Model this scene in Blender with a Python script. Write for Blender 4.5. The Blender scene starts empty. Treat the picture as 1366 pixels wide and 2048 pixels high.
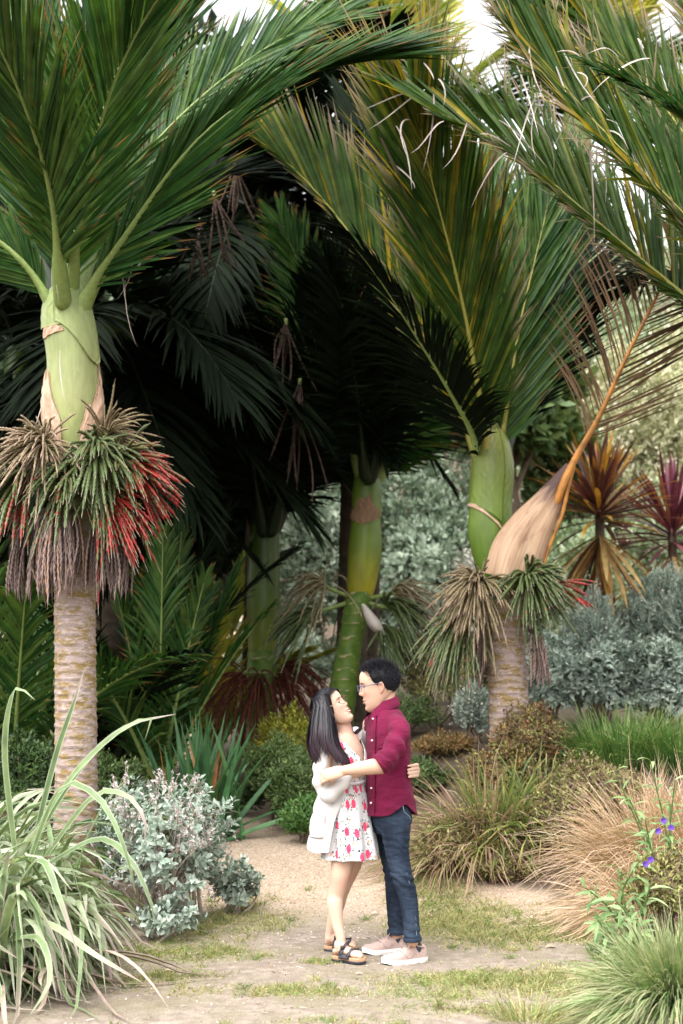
import bpy, math, random
import numpy as np
from mathutils import Vector, Matrix

scene = bpy.context.scene
R = math.radians
# ------------------------------------------------------------------ camera
FPX, CX, CY, HOR, CAMH = 2844.0, 683.0, 1024.0, 1385.0, 1.5
PITCH = math.atan((HOR - CY) / FPX)
cam_d = bpy.data.cameras.new('camera')
cam = bpy.data.objects.new('camera', cam_d)
scene.collection.objects.link(cam)
cam.location = (0, 0, CAMH)
cam.rotation_euler = (math.pi / 2 + PITCH, 0, 0)
cam_d.sensor_fit = 'VERTICAL'
cam_d.sensor_height = 36.0
cam_d.lens = 36.0 * FPX / 2048.0
cam_d.clip_end = 600
cam_d.dof.use_dof = True
cam_d.dof.focus_distance = 8.25
cam_d.dof.aperture_fstop = 2.2
scene.camera = cam
# ------------------------------------------------------------------ world, sun, exposure
SUN_EL, SUN_AZ = 62.0, 215.0          # azimuth clockwise from +Y: behind and left of the camera
w = bpy.data.worlds.new('World'); scene.world = w; w.use_nodes = True
nt = w.node_tree; nt.nodes.clear()
sky = nt.nodes.new('ShaderNodeTexSky'); sky.sky_type = 'NISHITA'; sky.sun_disc = False
sky.sun_elevation = R(SUN_EL); sky.sun_rotation = R(SUN_AZ)
sky.dust_density = 3.0; sky.air_density = 1.0; sky.ozone_density = 1.0
hs = nt.nodes.new('ShaderNodeHueSaturation'); hs.inputs['Saturation'].default_value = 0.10
bg = nt.nodes.new('ShaderNodeBackground'); bg.inputs['Strength'].default_value = 0.15
wo = nt.nodes.new('ShaderNodeOutputWorld')
nt.links.new(sky.outputs[0], hs.inputs['Color']); nt.links.new(hs.outputs[0], bg.inputs[0]); nt.links.new(bg.outputs[0], wo.inputs[0])
sd = bpy.data.lights.new('sun', 'SUN'); sd.energy = 1.5; sd.angle = R(80); sd.color = (1.0, 0.975, 0.94)
sun = bpy.data.objects.new('sun', sd); scene.collection.objects.link(sun)
_a, _e = R(SUN_AZ), R(SUN_EL)
sdir = Vector((math.sin(_a) * math.cos(_e), math.cos(_a) * math.cos(_e), math.sin(_e)))
sun.rotation_euler = sdir.to_track_quat('Z', 'Y').to_euler(); sun.location = (0, 0, 30)
vs = scene.view_settings
scene.display_settings.display_device = 'sRGB'
vs.view_transform = 'Standard'; vs.look = 'None'; vs.gamma = 1.0; vs.use_curve_mapping = False
vs.exposure = 1.85
scene.cycles.use_denoising = True
scene.cycles.max_bounces = 6; scene.cycles.diffuse_bounces = 3; scene.cycles.transmission_bounces = 4
scene.cycles.transparent_max_bounces = 6
scene.cycles.caustics_reflective = False; scene.cycles.caustics_refractive = False

# ------------------------------------------------------------------ helpers
rng = np.random.default_rng(7)
_cp, _sp = math.cos(PITCH), math.sin(PITCH)
def P(px, py, D):
    """world point at forward distance D seen at photo position (px, py)"""
    u, v = (px - CX) / FPX, (CY - py) / FPX
    dy = _cp - v * _sp; dz = _sp + v * _cp
    s = D / dy
    return np.array([u * s, D, CAMH + dz * s])
def PP(pts): return np.array([P(*p) for p in pts])
def sst(a, b, x):
    t = np.clip((np.asarray(x, float) - a) / (b - a), 0, 1); return t * t * (3 - 2 * t)
def nrm(v):
    v = np.asarray(v, float); return v / np.maximum(np.linalg.norm(v, axis=-1, keepdims=True), 1e-9)
_ph = np.random.default_rng(3).uniform(0, 6.28, (8, 3)); _kd = nrm(np.random.default_rng(4).normal(size=(8, 3)))
def wav(p, f=1.0):
    """smooth pseudo noise about -1..1"""
    p = np.asarray(p, float); o = 0
    for i in range(8):
        o = o + np.sin((p @ _kd[i]) * f * (1.0 + .23 * i) + _ph[i, 0]) * (1 - .07 * i)
    return o / 3.2

def mesh(name, V, F, cols=None, smooth=True):
    """V (n,3); F list of int arrays (m,3)/(m,4); cols (n,3) -> colour attribute 'lc'"""
    if isinstance(F, np.ndarray): F = [F]
    F = [np.asarray(f, np.int32) for f in F if len(f)]
    me = bpy.data.meshes.new(name)
    V = np.asarray(V, np.float32)
    me.vertices.add(len(V)); me.vertices.foreach_set('co', V.ravel())
    tot = np.concatenate([np.full(len(f), f.shape[1], np.int32) for f in F])
    idx = np.concatenate([f.ravel() for f in F])
    st = np.concatenate([[0], np.cumsum(tot)[:-1]]).astype(np.int32)
    me.loops.add(len(idx)); me.loops.foreach_set('vertex_index', idx)
    me.polygons.add(len(tot)); me.polygons.foreach_set('loop_start', st); me.polygons.foreach_set('loop_total', tot)
    if smooth: me.polygons.foreach_set('use_smooth', np.ones(len(tot), bool))
    if cols is not None:
        a = me.attributes.new('lc', 'FLOAT_COLOR', 'POINT')
        c = np.ones((len(V), 4), np.float32); c[:, :3] = cols
        a.data.foreach_set('color', c.ravel())
    me.update(calc_edges=True)
    return me
def link(name, me, m=None, parent=None, origin=None):
    o = bpy.data.objects.new(name, me); scene.collection.objects.link(o)
    if m is not None and len(me.materials) == 0: me.materials.append(m)
    if parent is not None: o.parent = parent
    return o
def part(name, VF, m, parent, cols=None, smooth=True, kind=None, label=None):
    """a part in world coordinates under its thing (roots are never rotated)"""
    V, F = VF
    if len(V) == 0: return None
    r = parent
    off = np.zeros(3)
    while r is not None:
        off += np.array(r.location); r = r.parent
    o = link(name, mesh(name, np.asarray(V) - off, F, cols, smooth), m, parent)
    if kind: o['kind'] = kind
    if label: o['label'] = label
    return o
def tag(o, label, cat, group=None, kind=None):
    o['label'] = label; o['category'] = cat
    if group: o['group'] = group
    if kind: o['kind'] = kind
    return o
def thing(name, loc, label, cat, group=None):
    o = bpy.data.objects.new(name, None); scene.collection.objects.link(o)
    o.empty_display_size = .2; o.location = tuple(loc)
    return tag(o, label, cat, group)

def join(parts_):
    """[(V,F[,C])] -> V,F,C"""
    Vs, Fs, Cs, n = [], {}, [], 0
    for p in parts_:
        V, F = p[0], p[1]
        if isinstance(F, np.ndarray): F = [F]
        for f in F:
            if len(f): Fs.setdefault(f.shape[1], []).append(np.asarray(f) + n)
        Vs.append(V); n += len(V)
        Cs.append(p[2] if len(p) > 2 and p[2] is not None else np.zeros((len(V), 3)))
    return np.concatenate(Vs), [np.concatenate(v) for v in Fs.values()], np.concatenate(Cs)

def catmull(pts, n):
    pts = np.asarray(pts, float)
    if len(pts) == 2: return pts[0] + np.linspace(0, 1, n)[:, None] * (pts[1] - pts[0])
    q = np.vstack([2 * pts[0] - pts[1], pts, 2 * pts[-1] - pts[-2]])
    seg = np.linalg.norm(np.diff(pts[:, :3], axis=0), axis=1); cum = np.concatenate([[0], np.cumsum(seg)])
    s = np.linspace(0, cum[-1], n); out = []
    for x in s:
        i = min(max(np.searchsorted(cum, x, 'right') - 1, 0), len(pts) - 2)
        t = (x - cum[i]) / max(seg[i], 1e-9)
        p0, p1, p2, p3 = q[i], q[i + 1], q[i + 2], q[i + 3]
        out.append(.5 * ((2 * p1) + (-p0 + p2) * t + (2 * p0 - 5 * p1 + 4 * p2 - p3) * t * t + (-p0 + 3 * p1 - 3 * p2 + p3) * t ** 3))
    return np.array(out)
def gridF(nr, ns, closed=True, off=0):
    i = np.arange(nr - 1)[:, None]; j = np.arange(ns if closed else ns - 1)[None, :]
    a = i * ns + j; b = i * ns + (j + 1) % ns
    return (np.stack([a, b, b + ns, a + ns], -1).reshape(-1, 4) + off).astype(np.int32)
def rings(C, A, Bv, seg=24, cap=True):
    """loft of ellipses: centres C, half axes A and B"""
    k = len(C); t = np.linspace(0, 2 * np.pi, seg, endpoint=False)
    V = C[:, None] + A[:, None] * np.cos(t)[None, :, None] + Bv[:, None] * np.sin(t)[None, :, None]
    V = V.reshape(-1, 3); F = [gridF(k, seg)]
    if cap:
        n = len(V); V = np.vstack([V, C[0], C[-1]])
        j = np.arange(seg); jn = (j + 1) % seg
        F.append(np.stack([jn, j, np.full(seg, n)], 1)); b = (k - 1) * seg
        F.append(np.stack([b + j, b + jn, np.full(seg, n + 1)], 1))
    return V, F
def limb(pts, rad, n=None, seg=16, ref=(0, 1, 0), flat=1.0, rnd=True):
    """tapered tube through pts; rad per point; flat = ratio of the second axis; rounded ends"""
    pts = np.asarray(pts, float); rad = np.asarray(rad, float)
    if rad.ndim == 0: rad = np.full(len(pts), float(rad))
    if n is None: n = max(8, 5 * len(pts))
    Q = catmull(np.column_stack([pts, rad]), n); C, r = Q[:, :3], np.maximum(Q[:, 3], 1e-5)
    T = nrm(np.gradient(C, axis=0))
    if rnd:
        th = np.linspace(np.pi / 2, .15, 4)[0:]
        c0 = [C[0] - T[0] * r[0] * math.sin(x) * .9 for x in th]; r0 = [r[0] * math.cos(x) + 1e-5 for x in th]
        c1 = [C[-1] + T[-1] * r[-1] * math.sin(x) * .9 for x in th[::-1]]; r1 = [r[-1] * math.cos(x) + 1e-5 for x in th[::-1]]
        C = np.vstack([c0, C, c1]); r = np.concatenate([r0, r, r1]); T = np.vstack([[T[0]] * 4, T, [T[-1]] * 4])
    ref = np.broadcast_to(np.asarray(ref, float), T.shape)
    A = ref - (ref * T).sum(1, keepdims=True) * T
    bad = np.linalg.norm(A, axis=1) < .05
    if bad.any():
        alt = np.array([1., 0, 0]); A[bad] = alt - (alt * T[bad]).sum(1, keepdims=True) * T[bad]
    A = nrm(A); B_ = np.cross(T, A)
    return rings(C, A * r[:, None], B_ * r[:, None] * flat, seg)
def ellipsoid(c, rad, ax=None, nu=20, nv=14):
    th = np.linspace(0, np.pi, nv); ph = np.linspace(0, 2 * np.pi, nu, endpoint=False)
    V = np.stack([np.sin(th)[:, None] * np.cos(ph), np.sin(th)[:, None] * np.sin(ph), np.cos(th)[:, None] + 0 * ph], -1).reshape(-1, 3)
    V = V * np.asarray(rad)
    if ax is not None: V = V @ np.asarray(ax)
    return V + np.asarray(c), [gridF(nv, nu)]
def box(c, h, ax=None):
    s = np.array([[x, y, z] for x in (-1, 1) for y in (-1, 1) for z in (-1, 1)], float) * np.asarray(h)
    if ax is not None: s = s @ np.asarray(ax)
    return s + np.asarray(c), [np.array([[0, 1, 3, 2], [4, 6, 7, 5], [0, 4, 5, 1], [2, 3, 7, 6], [0, 2, 6, 4], [1, 5, 7, 3]])]
def remesh(VF, voxel, it=4):
    me = mesh('tmp', VF[0], VF[1]); o = link('tmp', me)
    m = o.modifiers.new('r', 'REMESH'); m.mode = 'VOXEL'; m.voxel_size = voxel; m.use_smooth_shade = True
    if it:
        s = o.modifiers.new('s', 'SMOOTH'); s.factor = .5; s.iterations = it
    dg = bpy.context.evaluated_depsgraph_get(); e = o.evaluated_get(dg); em = e.to_mesh()
    V = np.empty(len(em.vertices) * 3, np.float32); em.vertices.foreach_get('co', V); V = V.reshape(-1, 3).astype(float)
    lt = np.empty(len(em.polygons), np.int32); em.polygons.foreach_get('loop_total', lt)
    li = np.empty(len(em.loops), np.int32); em.loops.foreach_get('vertex_index', li)
    N = np.empty(len(em.vertices) * 3, np.float32); em.vertices.foreach_get('normal', N); N = N.reshape(-1, 3).astype(float)
    st = np.concatenate([[0], np.cumsum(lt)[:-1]])
    F = []
    for k in (3, 4):
        s_ = st[lt == k]
        if len(s_): F.append(li[s_[:, None] + np.arange(k)])
    e.to_mesh_clear(); bpy.data.objects.remove(o); bpy.data.meshes.remove(me)
    return V, F, N

def ribbons(p, d, n, L, W, bend, K=5, prof=None, fold=.25, across=3, curl=None):
    """many tapered blades at once -> V (N,K*across,3), F for one blade, t (K*across)"""
    p, d = np.asarray(p, float), nrm(d); N_ = len(p)
    L = np.broadcast_to(np.asarray(L, float), (N_,)); W = np.broadcast_to(np.asarray(W, float), (N_,))
    s = np.linspace(0, 1, K); bend = np.broadcast_to(np.asarray(bend, float), (N_, 3))
    C = p[:, None] + d[:, None] * (L[:, None] * s)[..., None] + bend[:, None] * (s ** 2.2)[None, :, None]
    if curl is not None: C = C + curl[:, None] * (s ** 5)[None, :, None]
    T = nrm(np.gradient(C, axis=1))
    S = nrm(np.cross(T, np.broadcast_to(np.asarray(n, float), (N_, 3))[:, None])); Nn = np.cross(S, T)
    if prof is None: prof = np.interp(s, [0, .15, .5, .8, 1], [.55, .95, 1, .6, .03])
    hw = (W[:, None] * prof)[..., None] * .5
    if across == 3: V = np.stack([C - S * hw + Nn * hw * fold * 2, C, C + S * hw + Nn * hw * fold * 2], 2)
    else: V = np.stack([C - S * hw, C + S * hw], 2)
    V = V.reshape(N_, K * across, 3)
    return V, gridF(K, across, False), np.repeat(s, across)
def bl_join(V, F, t, rnd, extra=None):
    """blades -> one mesh V,F,cols (R = random, G = along)"""
    N_, k = V.shape[:2]
    FF = (F[None] + (np.arange(N_) * k)[:, None, None]).reshape(-1, F.shape[1])
    C = np.zeros((N_, k, 3)); C[..., 0] = np.asarray(rnd)[:, None]; C[..., 1] = t[None]
    if extra is not None: C[..., 2] = np.asarray(extra)[:, None]
    return V.reshape(-1, 3), [FF], C.reshape(-1, 3)
def bl_parts(name, V, F, t, rnd, m, parent, extra=None, label=None):
    out = []
    off = np.zeros(3); r = parent
    while r is not None: off += np.array(r.location); r = r.parent
    for i in range(len(V)):
        C = np.zeros((V.shape[1], 3)); C[:, 0] = rnd[i]; C[:, 1] = t
        if extra is not None: C[:, 2] = extra[i]
        elif V.shape[1] % 3 == 0: C[:, 2] = np.tile([0, .5, 1], V.shape[1] // 3)
        out.append(link(name, mesh(name, V[i] - off, F, C), m, parent))
    return out
# leaf templates: x along 0..1, y width -.5..5, z up
def leaf_tpl(kind='oval', curl=.12):
    if kind == 'oval': xs, ws = [0, .25, .55, .82, 1], [.12, .8, 1, .62, .04]
    elif kind == 'lance': xs, ws = [0, .2, .45, .75, 1], [.15, .8, 1, .55, .03]
    elif kind == 'tiny': xs, ws = [0, .5, 1], [.2, 1, .05]
    v = []
    for x, w_ in zip(xs, ws):
        z = -curl * x * x + .1 * math.sin(math.pi * x)
        v += [(x, -w_ / 2, z + .1 * w_), (x, 0, z), (x, w_ / 2, z + .1 * w_)]
    return np.array(v), gridF(len(xs), 3, False), np.repeat(np.array(xs), 3)
TPL = {k: leaf_tpl(k) for k in ('oval', 'lance', 'tiny')}
TPL['far'] = (np.array([[0, 0, 0], [.5, -.5, .03], [1, 0, -.06], [.5, .5, .03]], float), np.array([[0, 1, 2, 3]]), np.array([0, .5, 1, .5]))
TPL['mid'] = (np.array([[0, 0, 0], [.45, -.5, .10], [.5, 0, .02], [.45, .5, .10], [1, 0, -.10]], float), np.array([[0, 1, 2], [1, 4, 2], [0, 2, 3], [2, 4, 3]]), np.array([0, .45, .5, .45, 1]))
def scatter(tpl, pos, X, Nz, L, W, rnd):
    v, F, t = TPL[tpl]; N_ = len(pos)
    X = nrm(X); Y = nrm(np.cross(Nz, X)); Z = np.cross(X, Y)
    L = np.broadcast_to(L, (N_,)); W = np.broadcast_to(W, (N_,))
    V = pos[:, None] + X[:, None] * (v[None, :, 0] * L[:, None])[..., None] + Y[:, None] * (v[None, :, 1] * W[:, None])[..., None] + Z[:, None] * (v[None, :, 2] * L[:, None])[..., None]
    return V, F, t

# ------------------------------------------------------------------ materials
class NT:
    def __init__(s, name):
        s.m = bpy.data.materials.new(name); s.m.use_nodes = True; s.t = s.m.node_tree; s.t.nodes.clear()
        s.out = s.n('ShaderNodeOutputMaterial')
    def n(s, ty, **kw):
        x = s.t.nodes.new(ty)
        for k, v in kw.items(): setattr(x, k, v)
        return x
    def l(s, a, b): s.t.links.new(a, b)
    def val(s, x, sock):
        if isinstance(x, (int, float)): sock.default_value = x
        elif isinstance(x, tuple): sock.default_value = x if len(x) == len(sock.default_value) else (*x, 1)
        else: s.l(x, sock)
    def math(s, op, a, b=0.0, c=None, clamp=False):
        x = s.n('ShaderNodeMath', operation=op, use_clamp=clamp); s.val(a, x.inputs[0]); s.val(b, x.inputs[1])
        if c is not None: s.val(c, x.inputs[2])
        return x.outputs[0]
    def mix(s, f, a, b, mode='MIX'):
        x = s.n('ShaderNodeMix', data_type='RGBA', blend_type=mode); s.val(f, x.inputs[0]); s.val(a, x.inputs[6]); s.val(b, x.inputs[7])
        return x.outputs[2]
    def ramp(s, f, stops, interp='LINEAR'):
        x = s.n('ShaderNodeValToRGB'); x.color_ramp.interpolation = interp; e = x.color_ramp.elements
        while len(e) < len(stops): e.new(.5)
        for el, (p, c) in zip(e, stops):
            el.position = p; el.color = (c, c, c, 1) if isinstance(c, (int, float)) else (*c, 1)
        s.val(f, x.inputs[0]); return x.outputs[0]
    def noise(s, vec, scale, detail=3, rough=.55, dist=0.0):
        x = s.n('ShaderNodeTexNoise'); x.inputs['Scale'].default_value = scale; x.inputs['Detail'].default_value = detail
        x.inputs['Roughness'].default_value = rough; x.inputs['Distortion'].default_value = dist
        if vec is not None: s.l(vec, x.inputs['Vector'])
        return x.outputs[0]
    def voro(s, vec, scale, feature='F1', rnd=1.0, out='Distance', dim='3D'):
        x = s.n('ShaderNodeTexVoronoi', feature=feature, voronoi_dimensions=dim); x.inputs['Scale'].default_value = scale; x.inputs['Randomness'].default_value = rnd
        if vec is not None: s.l(vec, x.inputs['Vector'])
        return x.outputs[out]
    def mapr(s, vec, sc, loc=(0, 0, 0)):
        x = s.n('ShaderNodeMapping'); x.inputs['Scale'].default_value = sc; x.inputs['Location'].default_value = loc; s.l(vec, x.inputs[0]); return x.outputs[0]
    def obj(s): return s.n('ShaderNodeTexCoord').outputs['Object']
    def attr(s, name='lc'):
        a = s.n('ShaderNodeAttribute', attribute_name=name); c = s.n('ShaderNodeSeparateColor'); s.l(a.outputs['Color'], c.inputs[0]); return c.outputs
    def bump(s, h, strength=.3, dist=.01):
        b = s.n('ShaderNodeBump'); b.inputs['Strength'].default_value = strength; b.inputs['Distance'].default_value = dist; s.l(h, b.inputs['Height']); return b.outputs[0]
    def bsdf(s, col, rough=.6, spec=.3, normal=None, sheen=0.0, sss=0.0):
        b = s.n('ShaderNodeBsdfPrincipled'); s.val(col, b.inputs['Base Color']); s.val(rough, b.inputs['Roughness'])
        b.inputs['Specular IOR Level'].default_value = spec
        if sheen: b.inputs['Sheen Weight'].default_value = sheen
        if sss:
            b.inputs['Subsurface Weight'].default_value = sss; b.inputs['Subsurface Radius'].default_value = (1, .35, .2); b.inputs['Subsurface Scale'].default_value = .006
        if normal is not None: s.l(normal, b.inputs['Normal'])
        s.b = b; return b.outputs[0]
    def done(s, sh): s.l(sh, s.out.inputs[0]); return s.m
def leafmat(name, stops, tip=None, tips=(.7, 1.0), rough=.5, trans=.25, spec=.35, vein=0.0, tint=(1.1, 1.15, .6), edge=None):
    k = NT(name); a = k.attr(); oi = k.n('ShaderNodeObjectInfo').outputs['Random']
    r = k.math('FRACT', k.math('ADD', a[0], oi))
    col = k.ramp(r, stops)
    nz = k.noise(k.obj(), 9.0, 2)
    col = k.mix(1.0, col, k.ramp(nz, [(.3, .72), (.7, 1.25)]), 'MULTIPLY')
    if tip is not None:
        f = k.math('ADD', a[1], k.math('MULTIPLY', k.math('SUBTRACT', k.math('FRACT', k.math('MULTIPLY', r, 7.31)), .5), .35))
        col = k.mix(k.ramp(f, [(tips[0], 0.0), (tips[1], 1.0)]), col, tip)
    if edge is not None:
        e_ = k.math('ABSOLUTE', k.math('SUBTRACT', a[2], .5)); col = k.mix(k.ramp(e_, [(.30, 0.), (.44, .6)]), col, edge)
    sh = k.bsdf(col, rough, spec)
    if trans:
        t = k.n('ShaderNodeBsdfTranslucent'); k.l(k.mix(1.0, col, tint, 'MULTIPLY'), t.inputs[0])
        mx = k.n('ShaderNodeMixShader'); mx.inputs[0].default_value = trans; k.l(sh, mx.inputs[1]); k.l(t.outputs[0], mx.inputs[2]); sh = mx.outputs[0]
    return k.done(sh)
def plain(name, col, rough=.6, spec=.3, var=.15, scale=20., bump=0., sheen=0.):
    k = NT(name); o = k.obj(); nz = k.noise(o, scale, 4)
    c = k.mix(1.0, col, k.ramp(nz, [(.25, 1 - var), (.75, 1 + var)]), 'MULTIPLY')
    return k.done(k.bsdf(c, rough, spec, k.bump(nz, bump, .004) if bump else None, sheen))
M = {}
G1 = (.030, .062, .018)
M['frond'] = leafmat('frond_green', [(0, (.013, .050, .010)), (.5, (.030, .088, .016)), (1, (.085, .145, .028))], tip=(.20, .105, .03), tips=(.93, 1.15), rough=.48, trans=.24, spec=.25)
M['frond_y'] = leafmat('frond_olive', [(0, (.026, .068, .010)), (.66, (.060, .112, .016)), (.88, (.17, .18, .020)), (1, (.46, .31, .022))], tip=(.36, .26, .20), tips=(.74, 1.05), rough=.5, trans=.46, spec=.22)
M['frond_back'] = leafmat('frond_painted_backlight', [(0, (.17, .26, .05)), (.5, (.36, .40, .06)), (1, (.62, .48, .06))], tip=(.45, .28, .12), tips=(.75, 1.1), rough=.5, trans=.5)  # backlight painted in as much brighter leaf colours
M['frond_dark'] = leafmat('frond_painted_shade', [(0, (.003, .006, .002)), (1, (.006, .013, .004))], rough=.8, trans=.08, spec=.1)  # grove shade painted in: near-black copy of the frond green
M['frond_dead'] = leafmat('frond_dead', [(0, (.09, .055, .03)), (1, (.20, .125, .075))], rough=.8, trans=.15, spec=.1)
M['rachis'] = plain('rachis_green', (.20, .265, .075), .45, .4, .2, 30)
M['rachis_y'] = plain('rachis_olive', (.26, .24, .045), .45, .4, .2, 30)
M['rachis_dark'] = plain('rachis_painted_shade', (.015, .026, .008), .5, .3, .2, 30)  # rachis copy darkened to carry the shade of the grove
M['rachis_dead'] = plain('rachis_orange', (.36, .15, .028), .5, .35, .6, 9, .3)
# ------------------------------------------------------------------ terrain
def xe(y): return np.interp(y, [5, 6.4, 8.3, 9.4, 10, 10.5, 11.2, 12, 13, 16], [.95, 1.0, 1.42, 1.5, 1.38, .85, -.05, -.42, -.9, -2.2])
def xl(y): return np.interp(y, [5, 6.5, 7.5, 9, 9.8, 10.4, 11.3, 12.5, 14, 16], [-1.9, -1.75, -1.45, -1.25, -.95, -.78, -1.15, -1.7, -2.8, -4.5])
def h(x, y):
    x = np.asarray(x, float); y = np.asarray(y, float)
    z = .13 * (np.sqrt((y - 9.2) ** 2 + .5) + (y - 9.2)) / 2 - .012 - .13 * (np.sqrt((y - 13.2) ** 2 + 1) + (y - 13.2)) / 2
    z = z + .34 * (np.sqrt((y - 25) ** 2 + 6) + (y - 25)) / 2 * sst(-6, 2, x + .02 * y) * sst(120, 40, y)
    z = z + .62 * sst(-.05, 1.9, x - xe(y)) + .16 * sst(0, 1.4, xl(y) - x)
    z = z + (.010 * np.sin(2.1 * x + 1.3 * y) + .008 * np.sin(4.3 * x - 3.7 * y + 1) + .004 * np.sin(9.1 * x + 7.7 * y)) * sst(40, 20, y)
    z = z + sst(25, 70, y) * 9 * (1 + .25 * np.sin(x * .07)) 
    return z
def G(px, py):
    lo, hi = 4.0, 40.0
    for _ in range(40):
        m = (lo + hi) / 2; p = P(px, py, m)
        if p[2] > h(p[0], p[1]): lo = m
        else: hi = m
    return P(px, py, lo)
def on_ground(px, D):
    p = P(px, HOR, D); return np.array([p[0], D, float(h(p[0], D))])
gx = np.concatenate([np.linspace(-160, -8, 40)[:-1], np.linspace(-8, -3.2, 40)[:-1], np.linspace(-3.2, 3.2, 130)[:-1], np.linspace(3.2, 8, 40)[:-1], np.linspace(8, 160, 40)])
gy = np.concatenate([np.linspace(-60, 4.5, 40)[:-1], np.linspace(4.5, 13.5, 165)[:-1], np.linspace(13.5, 26, 60)[:-1], np.linspace(26, 240, 50)])
XX, YY = np.meshgrid(gx, gy); ZZ = h(XX, YY)
gv = np.stack([XX, YY, ZZ], -1).reshape(-1, 3)
bedR = sst(-.06, .22, XX - xe(YY) + .12 * wav(np.stack([XX, YY, 0 * XX], -1), 2.5)); bedL = sst(-.05, .25, xl(YY) - XX + .12 * wav(np.stack([XX, YY, 0 * XX], -1), 2.5))
bed = np.clip(bedR + bedL, 0, 1)
gravel = sst(8.6, 9.7, YY + .35 * wav(np.stack([XX, YY, 0 * XX], -1), 1.6)) * (1 - bed)
def gpatch(x, y):
    """turf density 0..1 on the open ground"""
    d = 0
    for (px, py, rx, ry, a) in TURF:
        c = TURFC[(px, py)]
        d = np.maximum(d, a * np.exp(-((x - c[0]) / rx) ** 2 - ((y - c[1]) / ry) ** 2))
    q = np.stack([x, y, 0 * x], -1)
    n = wav(q, 5.0) * .5 + wav(q[..., [1, 0, 2]], 13.0) * .5
    return np.clip(d * (1.05 + .95 * n) - .16, 0, 1)
TURF = [(330, 1900, .55, .35, 1.), (450, 1840, .4, .5, 1.1), (250, 1960, .5, .25, .9), (580, 1985, .30, .16, 1.1), (430, 1985, .5, .12, .7), (640, 1925, .12, .08, .8),
        (880, 1790, .35, .7, .75), (960, 1850, .55, .6, .8), (1080, 1860, .5, .5, .8), (1000, 1960, .6, .3, .75), (860, 1990, .35, .2, .6), (1110, 1960, .5, .4, .9), (820, 1870, .15, .3, .5),
        (760, 2015, .3, .1, .35), (700, 2040, .4, .1, .4), (470, 1815, .3, .3, 1.1), (1030, 2030, .4, .2, .8)]
TURFC = {(t[0], t[1]): G(t[0], t[1]) for t in TURF}
turfm = gpatch(XX, YY) * (YY < 14) * (YY > 4)
k = NT('ground_earth'); o = k.obj(); a = k.attr()
n1 = k.noise(o, 2.2, 5, .6); n2 = k.noise(o, 14, 5, .65); n3 = k.noise(o, 70, 3, .6)
dirt = k.ramp(n2, [(.25, (.145, .115, .092)), (.5, (.225, .182, .148)), (.75, (.32, .268, .222))])
dirt = k.mix(k.ramp(n1, [(.42, 0.), (.62, .65)]), dirt, (.185, .16, .10))
cell = k.voro(o, 85, out='Color'); cd = k.voro(o, 85)
gcol = k.mix(.6, k.ramp(n2, [(.3, (.26, .195, .142)), (.7, (.385, .305, .23))]), k.ramp(cell, [(0, (.20, .13, .08)), (.4, (.42, .30, .20)), (.75, (.55, .45, .35)), (1, (.72, .66, .58))]))
col = k.mix(a[0], dirt, gcol)
spk = k.math('GREATER_THAN', k.noise(o, 120, 1), .69); col = k.mix(k.math('MULTIPLY', spk, .55), col, (.62, .56, .48))
soil = k.ramp(n2, [(.3, (.055, .040, .028)), (.7, (.13, .10, .07))])
col = k.mix(a[1], col, soil)
tcol = k.ramp(n2, [(.3, (.13, .125, .05)), (.7, (.30, .24, .13))])
col = k.mix(k.math('MULTIPLY', a[2], .75), col, tcol)
hgt = k.math('ADD', k.math('MULTIPLY', n2, .6), k.math('ADD', k.math('MULTIPLY', n3, .35), k.math('MULTIPLY', cd, k.math('MULTIPLY', a[0], .6))))
M['ground'] = k.done(k.bsdf(col, .9, .15, k.bump(hgt, .75, .012)))
gnd = link('ground', mesh('ground', gv, gridF(len(gy), len(gx), False), np.stack([gravel.ravel(), bed.ravel(), turfm.ravel()], -1)), M['ground'])
gnd['kind'] = 'structure'

# ------------------------------------------------------------------ palms
DENS = 2.3
k = NT('palm_trunk'); o = k.obj(); a = k.attr()
nA = k.noise(k.mapr(o, (1, 1, 2.2)), 9, 6, .65); nB = k.noise(k.mapr(o, (1, 1, 3)), 26, 4, .6)
c = k.mix(k.ramp(nA, [(.42, 0.), (.56, 1.)]), (.22, .15, .05), (.32, .245, .22))
c = k.mix(k.ramp(nB, [(.52, 0.), (.66, .85)]), c, (.45, .37, .36))
c = k.mix(k.ramp(a[0], [(.0, .95), (.22, 0.)]), c, (.17, .12, .085))
c = k.mix(k.ramp(a[1], [(.80, 0.), (.97, .9)]), c, (.22, .24, .05))
M['trunk'] = k.done(k.bsdf(c, .85, .2, k.bump(k.math('ADD', nA, nB), .5, .008)))
k = NT('palm_trunk_green'); o = k.obj(); a = k.attr()
nA = k.noise(o, 12, 4)
c = k.mix(k.ramp(nA, [(.3, 0.), (.7, 1.)]), (.06, .135, .014), (.14, .21, .03))
c = k.mix(k.ramp(a[0], [(.0, 1.), (.10, .9), (.2, 0.)]), c, (.42, .32, .20))
M['trunk_dark'] = plain('palm_trunk_painted_shade', (.075, .058, .042), .9, .1, .4, 12, .5)  # dark copy of the trunk, grove shade put into its colour
M['trunk_green'] = k.done(k.bsdf(c, .5, .35, k.bump(nA, .15, .004)))
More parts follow.
